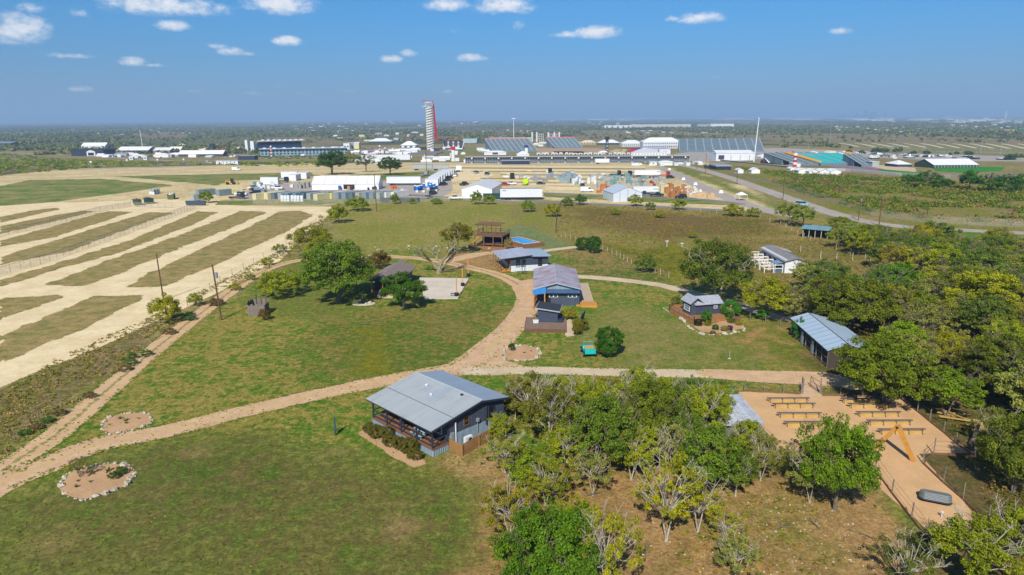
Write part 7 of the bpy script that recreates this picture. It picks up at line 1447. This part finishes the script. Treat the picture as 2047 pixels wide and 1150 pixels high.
# pit building and the main stand
PB=plain('pit_wall',C(150,172,188),.5,dirt=.1,stripes=((1,0,0),9.,0,.5));NG=plain('navy_glass',C(40,52,82),.3)
t=thing('pit_building','long blue-grey pit building running back towards the paddock','building',G(520,312),R(14));k=mpp(520,312);L_=170*k;MB().box(0,L_,0,22,-1,13*k).build('wall',PB,t);MB().box(-1,L_+1,-3,23,13*k,13.8*k).build('roof',plain('pit_roof',C(186,200,208)),t)
for j,z_ in enumerate((2.5,7.2)): 
    for i in range(24): MB().box(2+i*L_/24.,1+(i+.7)*L_/24.,-.3,-.05,z_*k,(z_+2.6)*k).build('window',NG,t)
for i in range(9): MB().box(4+i*L_/9.,8+i*L_/9.,4,8,13.8*k,15.6*k).build('roof_unit',WHT_P,t)
t=thing('main_grandstand','dark navy main grandstand with a thin white roof behind the pit building','grandstand',G(512,302),R(12));k=mpp(512,302);L_=85*k;MB().hexa([(0,0,3*k),(L_,0,3*k),(L_,25,15*k),(0,25,15*k)],[(0,0,3.5*k),(L_,0,3.5*k),(L_,25,15.6*k),(0,25,15.6*k)]).build('seating',NG,t);MB().hexa([(0,10,17*k),(L_+6,10,19*k),(L_+6,28,21*k),(0,28,19*k)],[(0,10,17.5*k),(L_+6,10,19.6*k),(L_+6,28,21.8*k),(0,28,19.8*k)]).build('roof',plain('stand_roof',C(190,180,172)),t);MB().box(0,L_,25,27,-1,17*k).build('back_wall',NAVY,t)
for i in range(8): MB().box(8+i*L_/8.,12+i*L_/8.,12,16,19*k,21.6*k).build('roof_unit',WHT_P,t)
for i,(x,w_,yt) in enumerate(((493.5,5,281),(505,7,283))): blk('stair_tower',['slim white stair tower at the end of the main grandstand','wider white stair tower beside the slim one'][i],x-w_/2,x+w_/2,304,304-yt,0,8,wall=WHT_P)
# tents and halls: name,label,x0,x1,yb,hw,hr,dep,kind,wall,roof,windows
NW=[(10,.35,.75,NG,.6)]
DW=plain('dark_wall',C(58,64,76),.6)
for a in [('hospitality_tent','white roofed two-storey tent behind the roadside shrubs',590,628,309,6,7,16,'ridge',WHITE,WHITE,[(8,.35,.8,NG,.5)]),('dome_tent','white dome tent beside the two-storey tent',574,590,310,2,5,12,'arch',WHITE,WHITE,None),('peak_tent','white peaked tent, the nearer one beside the pit building',636,656,304,4,4,14,'hip',WHITE,WHITE,None),('peak_tent','white peaked tent, the further one beside the pit building',658,682,303,4,5,14,'hip',WHITE,WHITE,None),
('control_block','white block with a small balcony at the end of the pit building',687,699,299,12,0,14,'flat',WHT_P,WHT_P,[(2,.4,.6,NG,.5)]),('office_block','blue glazed block at the end of the pit building',696,708,298,12,0,14,'flat',PB,WHT_P,None),('beige_block','beige block with a brown doorway behind the paddock',708,718,298,11,2,14,'ridge',CREAM,WHITE,None),('arena_hall','broad white-roofed hall behind the paddock',737,782,286,3,6,30,'hip',DW,WHITE,None),
('event_tent','large white tent with a dark lower side left of the tower',800,833,296,5,8,24,'hip',plain('tent_shadow',C(90,96,110)),WHITE,[(3,.1,.8,WHT_P,.5)]),('paddock_wall','red and blue painted wall along the track',722,775,306,5,0,4,'flat',plain('mural_wall',C(150,90,130)),WHT_P,None),('white_hall','white long hall under the pedestrian bridge',844,893,320,6,0,12,'flat',WHITE,WHITE,None),('low_hall','dark low hall left of the tower',828,850,300,4,1,20,'ridge',NAVY,NAVY,None),
('suite_building','large two-storey white suite building with rows of dark openings',1285,1362,297,13,8,28,'hip',WHT_P,WHITE,[(18,.62,.85,DW,.5),(18,.12,.42,DW,.6)]),('suite_building','long single-storey white suite beside the large suite building',1243,1286,293,6,6,26,'hip',WHT_P,WHITE,[(11,.25,.7,DW,.6)]),('suite_building','white-roofed suite behind the dark screen tower',1196,1240,290,4,6,26,'hip',DW,WHITE,None),('suite_building','cream-roofed suite at the end of the pink-edged stand',1161,1192,289,4,4,20,'hip',plain('cream_wall',C(206,190,160)),plain('cream_roof',C(226,214,190,.85)),[(6,.2,.8,DW,.4)]),
('hangar','long white hangar with dark doors at the foot of the tall mast',1433,1507,321,14,5,26,'ridge',WHT_P,WHITE,[(4,.05,.75,GREYL,.08)]),('hangar_annex','square white annex with a dark screen on the hangar end',1431,1452,322,15,0,10,'flat',WHT_P,WHT_P,[(1,.2,.75,DW,.55)]),('pyramid_tent','white tent behind the low striped-front stand tent',1521,1545,316,2,5,20,'hip',WHITE,WHITE,None),('long_tent','low white tent over brown-fronted seating by the infield',1536,1588,328,3,8,18,'ridge',plain('brown_front',C(100,62,54)),WHITE,[(10,.1,.7,DW,.4)]),('white_annex','white cabin behind the red and white pylon',1588,1600,334,7,0,10,'flat',WHT_P,WHT_P,None),
('black_shed','black-sided shed with white roof lights by the perimeter road',1431,1461,340,7,2.5,16,'flat',plain('black_sheet',C(28,34,48)),plain('striped_roof',C(170,176,186),.5,stripes=((1,0,0),2.2,0,.7)),None),('generator_unit','dark generator unit beside the black shed',1414,1430,337,6,0,8,'flat',DW,GREYL,None),
('small_tent','small white tent, one of two alone on the infield and the narrower',1474,1486,347,7,3,5,'gable',WHITE,WHITE,None),('small_tent','small white tent, the wider of two on the infield',1502,1519,347,7,4,5,'gable',WHITE,WHITE,None),('small_tent','white tent half behind the red and white pylon',1579,1590,343,6,2.5,5,'gable',WHITE,WHITE,None),
('garage_tent','first white tent of the row behind the wet meadow',1596,1615,349,8,4,7,'gable',WHITE,WHITE,None),('garage_tent','second white tent of the row behind the wet meadow',1617,1636,350,7.5,4,7,'gable',WHITE,WHITE,None),('garage_tent','third white tent of the row behind the wet meadow',1638,1658,350,7.5,4,7,'gable',WHITE,WHITE,None),('garage_tent','last white tent of the row behind the wet meadow',1660,1681,350,7.5,4,7,'gable',WHITE,WHITE,None),
('open_marquee','white open-sided marquee with dark legs beside the sand run-off',1793,1823,334,5,7,16,'hip',DW,WHITE,None),('long_marquee','long white marquee on the green turf',1866,1955,336,6,10,22,'ridge',plain('marquee_side',C(60,84,70)),WHITE,[(14,.1,.9,GREYL,.15)]),('vip_box','pale box at the end of the teal covered grandstand',1743,1757,334,10,0,8,'flat',GREYL,WHT_P,None),('dome_shelter','cream dome shelter behind the teal covered grandstand',1655,1674,309,3,4,14,'arch',DW,plain('cream_roof',C(226,214,190,.85)),None),
('navy_building','navy box building with outside stairs on the far side of the road',143,208,312,12,0,30,'flat',NAVY,NAVY,None),('roof_pavilion','white gabled pavilion sitting on the navy building',163,211,299,7,6,18,'ridge',WHT_P,WHITE,[(6,.1,.7,GREYD,.4)]),('bus_shelter_tent','open white-framed tent at the foot of the navy building',174,191,312,8,3,6,'arch',WHT_P,WHT_P,[(1,.1,.8,INK,.7)]),('red_container','dark red container behind the white pavilion',212,224,296,7,0,6,'flat',plain('dark_red',C(120,30,46)),plain('dark_red',C(120,30,46)),None),
('awning_tent','long white awning tent on posts below the tall mast',234,297,307,6,7,14,'shed',DW,WHITE,[(9,.2,.8,GREYL,.2)]),('row_tent','white tent with red signs beside the awning tent',304,340,306,5,5,14,'shed',plain('tent_shade',C(150,120,140)),WHITE,None),('row_tent','white arched tent behind the grey lorry park',338,362,304,5,5,14,'ridge',WHITE,WHITE,None),('long_white_tent','long low white tent with open dark sides across the road',357,446,313,4.5,7,16,'ridge',DW,WHITE,None),
('arched_tent','white arched tent near the roadside floodlight',310,337,315,5,3.5,7,'arch',WHITE,WHITE,None),('parked_coach','white coach parked by the navy building',209,226,314,5,0,3,'flat',WHT_P,WHT_P,[(7,.5,.85,NG,.7)]),('white_kiosk','white kiosk alone on the verge with one window',259,266,320,6,0,4,'flat',WHT_P,WHT_P,[(1,.3,.7,DW,.4)]),('white_kiosk','second white kiosk, closer to the arched tent',287,294,320,7,0,4,'flat',WHT_P,WHT_P,[(1,.3,.7,DW,.4)]),
('pale_shelter','pale grey shelter between the coach and the kiosks',228,253,312,4,2,8,'shed',GREYL,GREYL,None),('yellow_hall','pale yellow roofed hall among far fields',349,370,294,2,4,20,'hip',GREYL,CREAM,None),('navy_tower_box','dark navy booth tower among the paddock stalls',419,427,301,13,0,6,'flat',NAVY,NAVY,None),('barge_box','dark blue open tray filled with orange machinery',476,509,320,8,0,12,'flat',plain('tray_navy',C(36,46,70)),plain('tray_rim',C(170,176,186)),None),
('site_cabin','first of three white site cabins on the long road',432,446,329,7,0,4,'flat',WHT_P,WHT_P,[(1,.4,.7,DW,.15)]),('site_cabin','middle of three white site cabins on the long road',447,461,329,7,0,4,'flat',WHT_P,WHT_P,[(1,.4,.7,DW,.15)]),('site_cabin','last of three white site cabins on the long road',462,476,329,7,0,4,'flat',WHT_P,WHT_P,[(1,.4,.7,DW,.15)]),('dark_stand','dark sloping stand cut by the edge of the picture far off',-30,22,293,6,3,20,'shed',NAVY,GREYC,None),
('dark_tray','long dark blue tray structure before the low grandstand',1003,1059,329,7,0,10,'flat',plain('tray_navy',C(36,46,70)),plain('tray_rim',C(170,176,186)),None),('white_hall_low','white hall with a dark screen behind the low grandstand',968,1012,310,5,3,16,'hip',WHT_P,WHITE,[(1,.2,1.,DW,.25)]),('white_dome','white dome hall under the blue-drummed tower',1033,1058,312,3,6,20,'hip',WHITE,WHITE,None),('round_tent','white rounded tent by the perimeter road start',1317,1348,331,6,3,6,'arch',WHITE,WHITE,None),('small_cabin','small white cabin beside the rounded tent',1299,1313,331,7,0,5,'flat',WHT_P,WHT_P,[(1,.4,.7,DW,.2)]),
('white_cabins_block','low white block at the end of the painted run-off',1262,1334,311,6,0,10,'flat',WHITE,WHITE,[(12,.2,.7,GREYL,.4)]),('screen_block','white block with a dark screen at the end of the painted run-off',1318,1340,309,8,2,10,'ridge',WHT_P,WHITE,[(1,.1,.7,DW,.4)]),('food_tent','white tent with a red stripe below the dark screen tower',1197,1216,308,3,3,8,'hip',plain('red_stripe',C(160,40,50)),WHITE,None),
('warehouse','long white warehouse with dark loading doors far beyond the circuit',1208,1262,257,6,0,40,'flat',WHT_P,WHT_P,[(5,.1,.7,DW,.3)]),('warehouse','longer pale warehouse joined behind the one with dark doors',1262,1381,255,6,0,50,'flat',plain('warehouse_pale',C(206,204,200)),WHT_P,None),('warehouse','separate pale warehouse right of the long ones',1394,1420,254,5,0,40,'flat',GREYL,WHT_P,None),('warehouse','white warehouse end with fine doors further right',1420,1467,254,6,0,50,'flat',WHT_P,WHT_P,None),
('control_tower','far airport control tower with a pale shaft on the horizon',2008.5,2011.5,237,12,2,30,'flat',TW,TW,None),('green_shed','bright green roofed shed on the far plain',2036,2060,261,4,0,60,'flat',plain('green_bright',C(30,170,110)),plain('green_bright',C(30,170,110)),None),('yellow_store','yellow and red store front on the far plain',2008,2034,263,3.5,0,40,'flat',plain('yellow_front',C(220,180,100)),plain('salmon_roof',C(220,150,130)),None)]:
    nm,l,x0,x1,yb,hw,hr,dep,kd,wl,rfm,wn_=a
    blk(nm,l,x0,x1,yb,hw,hr,dep,kd,wl,rfm,win_=wn_,z=0 if nm!='roof_pavilion' else 0,over=.3)
for i in range(28):
    x=1075+i*9.6;X_,Y_,Z_=G(x+rk.uniform(-2,2),309.5);t=thing('hospitality_cabin','little white cabin in the strip behind the long low grandstand','cabin',(X_,Y_,Z_),0,'white cabins behind the long low grandstand');k=mpp(x,309);w=k*rk.uniform(2.2,4);MB().box(-w,w,0,6,-1,k*rk.uniform(3,4.5)).build('cabin',WHT_P,t);MB().box(-w*.5,w*.5,-.1,-.02,0,k*2).build('doorway',DW,t)
def copies(kind,label,pts,group,cats):
    for x,y in pts: vehicle(*cats[rk.randrange(len(cats))],x,y,R(rk.uniform(0,360)),label,group)
VC=[('car',WH,'white'),('suv',DK_,'dark'),('van',WH,'white'),('suv',SV,'silver')]
copies('x','small parked vehicle on the far paddock asphalt behind the marquee',[(rk.uniform(1740,1905),rk.uniform(308,315)) for _ in range(34)],'vehicles on the far paddock',VC)
copies('x','small parked vehicle among the paddock stalls left of the pit building',[(rk.uniform(372,500),rk.uniform(293,301)) for _ in range(44)],'vehicles among the paddock stalls',VC+[('car',RD,'red')])
copies('x','small parked vehicle on the asphalt between hangar and grandstand',[(rk.uniform(1530,1620),rk.uniform(305,312)) for _ in range(14)],'vehicles beside the hangar asphalt',VC)
copies('x','small vehicle between the tower and the paddock tents',[(rk.uniform(690,850),rk.uniform(297,304)) for _ in range(22)],'vehicles between tower and paddock',VC)
for i in range(20):
    x=rk.uniform(400,500);y=rk.uniform(295,303);red=i%3==0;X_,Y_,Z_=G(x,y);k=mpp(x,y);t=thing('paddock_stall','small red stall roof in the paddock' if red else 'small white stall in the paddock','stall',(X_,Y_,Z_),0,'red paddock stalls' if red else 'white paddock stalls');w=k*rk.uniform(2,6);MB().box(-w,w,0,8,0,k*2.2).build('wall',GREYL,t);MB().box(-w-.5,w+.5,-.5,8.5,k*2.2,k*3.6).build('roof',REDP if red else WHITE,t)
# scattered far buildings
FB=[WHT_P,plain('far_cream',C(226,216,196,.85)),GREYL,plain('far_tan',C(206,180,150))]
def far(label,group,pl,n,w0,w1,h0,h1,name='far_house',cat='house',mats=None,gable=True):
    W=pl
    for i in range(n):
        while 1:
            x=rk.uniform(min(p[0] for p in W),max(p[0] for p in W));y=rk.uniform(min(p[1] for p in W),max(p[1] for p in W))
            if inpoly(x,y,W): break
        X_,Y_,Z_=G(x,y);k=mpp(x,y);w=rk.uniform(w0,w1)*k/2;h=rk.uniform(h0,h1)*k;t=thing(name,label,cat,(X_,Y_,Z_),rk.uniform(-.2,.2),group);mt=(mats or FB)[rk.randrange(len(mats or FB))];d=max(8,w*.8);MB().box(-w,w,0,d,-1,h*.7).build('wall',mt,t);b=MB();b.side([(0,h*.7),(d,h*.7),(d/2,h)],-w,w,'x');b.build('roof',FB[(i)%3],t)
far('tiny pale house in the far suburb right of the teal grandstand','far suburb houses',[(1740,262),(1800,250),(1990,250),(2047,256),(2040,266),(1900,264)],55,3,7,1.2,2.2)
far('tiny pale house in the row beyond the tree-covered bank','far row houses',[(1672,262),(1672,254),(1820,258),(1820,266)],26,4,8,1.8,2.8)
far('tiny pale building on the plain left of the tower','pale buildings left of the tower',[(560,242),(860,240),(860,270),(640,268),(540,256)],40,3,10,1,2.)
far('tiny pale building on the plain behind the grandstands','pale buildings behind the grandstands',[(880,244),(1340,240),(1340,262),(1180,268),(880,264)],42,3,9,1,2.)
far('tiny white building far off on the left-hand plain','white buildings on the near-left plain',[(20,262),(480,254),(500,262),(60,284)],14,3,7,1,2.)
far('far white industrial roof just under the horizon','far industrial roofs',[(1080,238.5),(1700,236.5),(2047,236),(2047,247),(1830,247),(1700,240.5),(1100,242)],80,8,44,1.2,2.4,'far_warehouse','warehouse')
far('pale farm building among the brown fields past the warehouses','pale buildings past the warehouses',[(1220,262),(1500,258),(1500,268),(1260,270)],16,4,14,1,1.8)
for i,(x,w_,h_) in enumerate([(1647,4,5),(1652,3,8),(1659,4,6),(1665,3,4),(1672,5,5),(1676,3,9),(1684,4,6),(1690,2.5,14),(1692.5,1.6,17),(1697,4,8),(1703,4,11),(1707,3.5,13),(1711,3,10),(1718,4,5),(1729,5,9),(1745,6,5),(1772,4,4),(1790,4,5),(1836,3,6),(1640,3,4)]):
    X_,Y_=(x-1023.5)/FPX*17000,16500;k=17000/FPX;zb=-16;t=thing('city_tower',f'hazy downtown tower on the horizon, {ordn[i] if i<16 else "later"} from one end' if i<16 else ['faint lone tower right of downtown','faint block further right of downtown','pale slab at the far end of downtown','low block at the near end of downtown'][i-16],'skyscraper',(X_,Y_,zb),0)
    b=MB();b.box(-w_*k/2,w_*k/2,0,60,0,h_*k*.85);b.build('shaft',plain('far_glass',C(60,84,120)),t);MB().hexa([(-w_*k*.4,5,h_*k*.85),(w_*k*.4,5,h_*k*.85),(w_*k*.4,50,h_*k*.85),(-w_*k*.4,50,h_*k*.85)],[(-w_*k*.2,15,h_*k),(w_*k*.2,15,h_*k),(w_*k*.2,40,h_*k),(-w_*k*.2,40,h_*k)]).build('crown',plain('far_glass',C(60,84,120)),t)
# ================================================================ MORE OF THE VENUE
rv=random.Random(91)
def clutter(label,group,pl,n,kinds,w0,w1,h0,h1,name,cat,mats,dep=8):
    for i in range(n):
        while 1:
            x=rv.uniform(min(p[0] for p in pl),max(p[0] for p in pl));y=rv.uniform(min(p[1] for p in pl),max(p[1] for p in pl))
            if inpoly(x,y,pl): break
        w=rv.uniform(w0,w1);h=rv.uniform(h0,h1);kd=rv.choice(kinds);mt=rv.choice(mats)
        blk(name,label,x-w/2,x+w/2,y,h*.6 if kd!='flat' else h,h*.5 if kd!='flat' else 0,dep,kd,mt,WHITE if kd!='flat' else mt,cat=cat,group=group)
clutter('white service tent beside the navy building and its mast','white service tents by the navy building',[(130,312),(360,310),(460,318),(380,316),(180,317)],16,['ridge','arch','flat'],8,22,3,6,'service_tent','tent',[WHT_P,WHITE,GREYL])
clutter('white tent or cabin between pit building and tower','white tents between pit building and tower',[(560,312),(700,306),(850,300),(850,308),(700,312)],26,['ridge','hip','flat'],7,24,3,6.5,'service_tent','tent',[WHT_P,WHITE,GREYL])
clutter('coloured merchandise stall in the paddock','coloured paddock stalls',[(370,304),(500,297),(640,298),(640,303),(500,304)],20,['flat','hip'],5,12,2.5,5,'paddock_stall','stall',[REDP,WHT_P,NAVY,GREYL])
clutter('white cabin or tent along the start of the perimeter road','white cabins at the road start',[(1240,330),(1400,326),(1430,330),(1320,334)],10,['flat','arch'],7,16,4,6.5,'site_cabin','cabin',[WHT_P,GREYL],5)
clutter('low white tent behind the open grandstand','low white tents by the open grandstand',[(1530,312),(1640,306),(1760,306),(1760,309),(1620,311)],14,['hip','flat'],6,16,2.5,4.5,'service_tent','tent',[WHT_P,WHITE,GREYL])
clutter('white vehicle shelter on the far right paddock','white shelters on the far paddock',[(1745,318),(1900,312),(2047,320),(2047,324),(1900,318)],14,['flat','hip'],7,20,2.5,4.5,'vehicle_shelter','shelter',[WHT_P,GREYL,DW])
clutter('white team tent behind the pink-edged grandstands','white tents behind the pink-edged grandstands',[(940,290),(1200,284),(1200,290),(960,296)],16,['hip','flat'],7,18,2.5,4.5,'service_tent','tent',[WHT_P,WHITE,CREAM])
clutter('small building with a pale roof on the slope beyond the tower','pale buildings on the slope beyond the tower',[(660,272),(850,266),(850,280),(680,284)],14,['ridge','flat'],6,18,2,4,'farm_building','building',[CREAM,GREYL,WHT_P],16)
# catch fences and barriers along the track
mesh_fence('debris fence along the track behind the wet meadow',[(1590,342),(1700,345),(1790,352),(1900,357)],2.4,9,.07,plain('barrier_grey',C(150,156,164)))
mesh_fence('fence along the far side of the long straight road',[(-100,349),(140,336),(370,330),(640,323)],2.2,14,.07)
mesh_fence('wire fence along the equipment yard beside the green strip',[(505,409),(640,409),(760,408),(900,403)],2.2,5,.05)
for i,(x0,y0,x1,y1) in enumerate([(1590,340,1690,342),(1690,342,1800,351),(1440,322,1590,338)]):
    p,q=G(x0,y0),G(x1,y1);t=thing('track_barrier',['grey barrier wall along the first bend of the track','grey barrier wall along the second bend of the track','dark barrier wall in front of the low tented seats'][i],'barrier',(p[0],p[1],p[2]),0);b=MB();b.bar((0,0,.6),(q[0]-p[0],q[1]-p[1],q[2]-p[2]+.6),.5,1.2);b.build('wall',GREYL if i<2 else GREYD,t)
    b=MB();b.bar((0,0,1.3),(q[0]-p[0],q[1]-p[1],q[2]-p[2]+1.3),.6,.2);b.build('cap',WHT_P,t)
# fallen branches and stumps in the grove
for i,(x,y,L_,a) in enumerate([(1205,985,3,200),(1100,1000,2.4,40),(1350,1010,2.6,10),(1480,1040,3,160),(1550,1060,2.2,30),(1640,1060,2,100),(1290,1120,2.8,70),(1430,1030,3.4,-30),(1240,1060,2.4,20),(1750,1080,2.6,140)]):
    X_,Y_,_=G(x,y);r_=random.Random(i);b=MB();b.path([(0,0,.1),(L_*.5,r_.uniform(-.2,.4),.35),(L_,r_.uniform(-.6,.6),.2)],[.06,.05,.015],5)
    for k in range(4): f=.3+.17*k;b.path([(L_*f,.1,.25),(L_*f+r_.uniform(.2,.8),r_.uniform(-.9,.9),r_.uniform(.3,.9))],[.03,.01],4)
    o=b.build('fallen_branch',BARK);o.location=(X_,Y_,0);o.scale=(.75,.75,.75);o.rotation_euler=(0,0,R(a));tag(o,f'pale fallen branch on the leaf litter of the grove, {ordn[i]} from the house side' ,'branch','fallen branches in the grove')
# prickly pear and low brush beside the farm track
for i,(x,y) in enumerate([(250,742),(262,730),(180,795),(95,845),(75,858),(292,712),(120,830),(50,870),(340,668),(380,640)]):
    plant('bu',x,y,14,26,C(84,112,62,.95) if i%2 else C(112,100,74,1.),f'low dark cactus clump beside the farm track, {ordn[i]}' if i%2 else f'dry brown weed clump beside the farm track, {ordn[i]}',name='cactus' if i%2 else 'weed_clump',cat='plant',group='clumps beside the farm track')
# grass tufts creeping over the edges of drives and gravel strips
def edge_tufts(line,half,n,seed):
    rs=np.random.RandomState(seed);pl=smooth([G(a,b)[:2] for a,b in line],6);o=[]
    seg=[(pl[i],pl[i+1]) for i in range(len(pl)-1)]
    for _ in range(n):
        (p,q)=seg[rs.randint(len(seg))];f=rs.rand();dx,dy=q[0]-p[0],q[1]-p[1];L_=math.hypot(dx,dy)+1e-6;s=rs.choice([-1,1])*(half+rs.uniform(-.5,.45));x=p[0]+dx*f-dy/L_*s;y=p[1]+dy*f+dx/L_*s;o.append((x,y,0,rs.uniform(.05,.2)))
    return o
T_=edge_tufts([(0,965),(90,930),(200,888),(330,862),(520,815),(700,775),(830,752),(920,735),(975,700),(1030,645),(1058,600)],1.95,900,1)+edge_tufts([(0,945),(110,870),(220,775),(320,690),(430,605),(520,545),(590,522)],1.75,700,2)+edge_tufts([(940,742),(1080,741),(1200,744),(1300,746),(1420,748)],1.5,400,3)
stuff_leaves('edge_grass',T_,9,.07,[C(92,122,44,1.),C(120,122,62,1.),C(84,108,40,1.)],31)
stuff_leaves('lawn_weeds',scatter([(0,900),(640,640),(1000,640),(1040,760),(1000,900),(960,1150),(-60,1150)],2600,.04,.16,41,(7,.42)),8,.07,[C(96,120,48,.9),C(116,122,58,.9),C(84,106,42,.9)],42)

clutter('white trailer or tent behind the oaks and the office trailer','white trailers behind the oaks',[(640,322),(900,318),(930,322),(900,326),(660,330)],12,['flat','ridge'],8,22,4,6.5,'service_trailer','trailer',[WHT_P,GREYL],4)
clutter('white tent or kiosk between tower and the pink-edged grandstand','white kiosks by the tower',[(850,302),(980,298),(1010,306),(900,312)],14,['flat','hip','ridge'],6,15,3,5,'kiosk','kiosk',[WHT_P,NAVY,GREYL])
clutter('stacked building materials in the dirt beside the container yard','material stacks beside the container yard',[(480,380),(520,372),(620,368),(630,376),(520,386)],14,['flat'],4,9,2.5,5,'material_stack','material stack',[GREYL,WHT_P,GREYC,BRN_W],3)
clutter('pale bundle of barriers in the gravel rows of the equipment yard','barrier bundles in the gravel rows',[(940,342),(1180,342),(1250,356),(1000,362)],22,['flat'],4,12,1.5,3.5,'barrier_bundle','barrier',[GREYL,WHT_P,CREAM,GREYC],2)
copies('x','small vehicle parked on the long white tent side of the far road','' or [(rk.uniform(200,480),rk.uniform(311,317)) for _ in range(16)],'vehicles on the far road side',VC)
copies('x','small vehicle on the yard asphalt between the containers and the tent','' or [(rk.uniform(480,560),rk.uniform(378,392)) for _ in range(5)],'vehicles in the container yard',[('pickup',WH,'white'),('suv',DK_,'dark')])
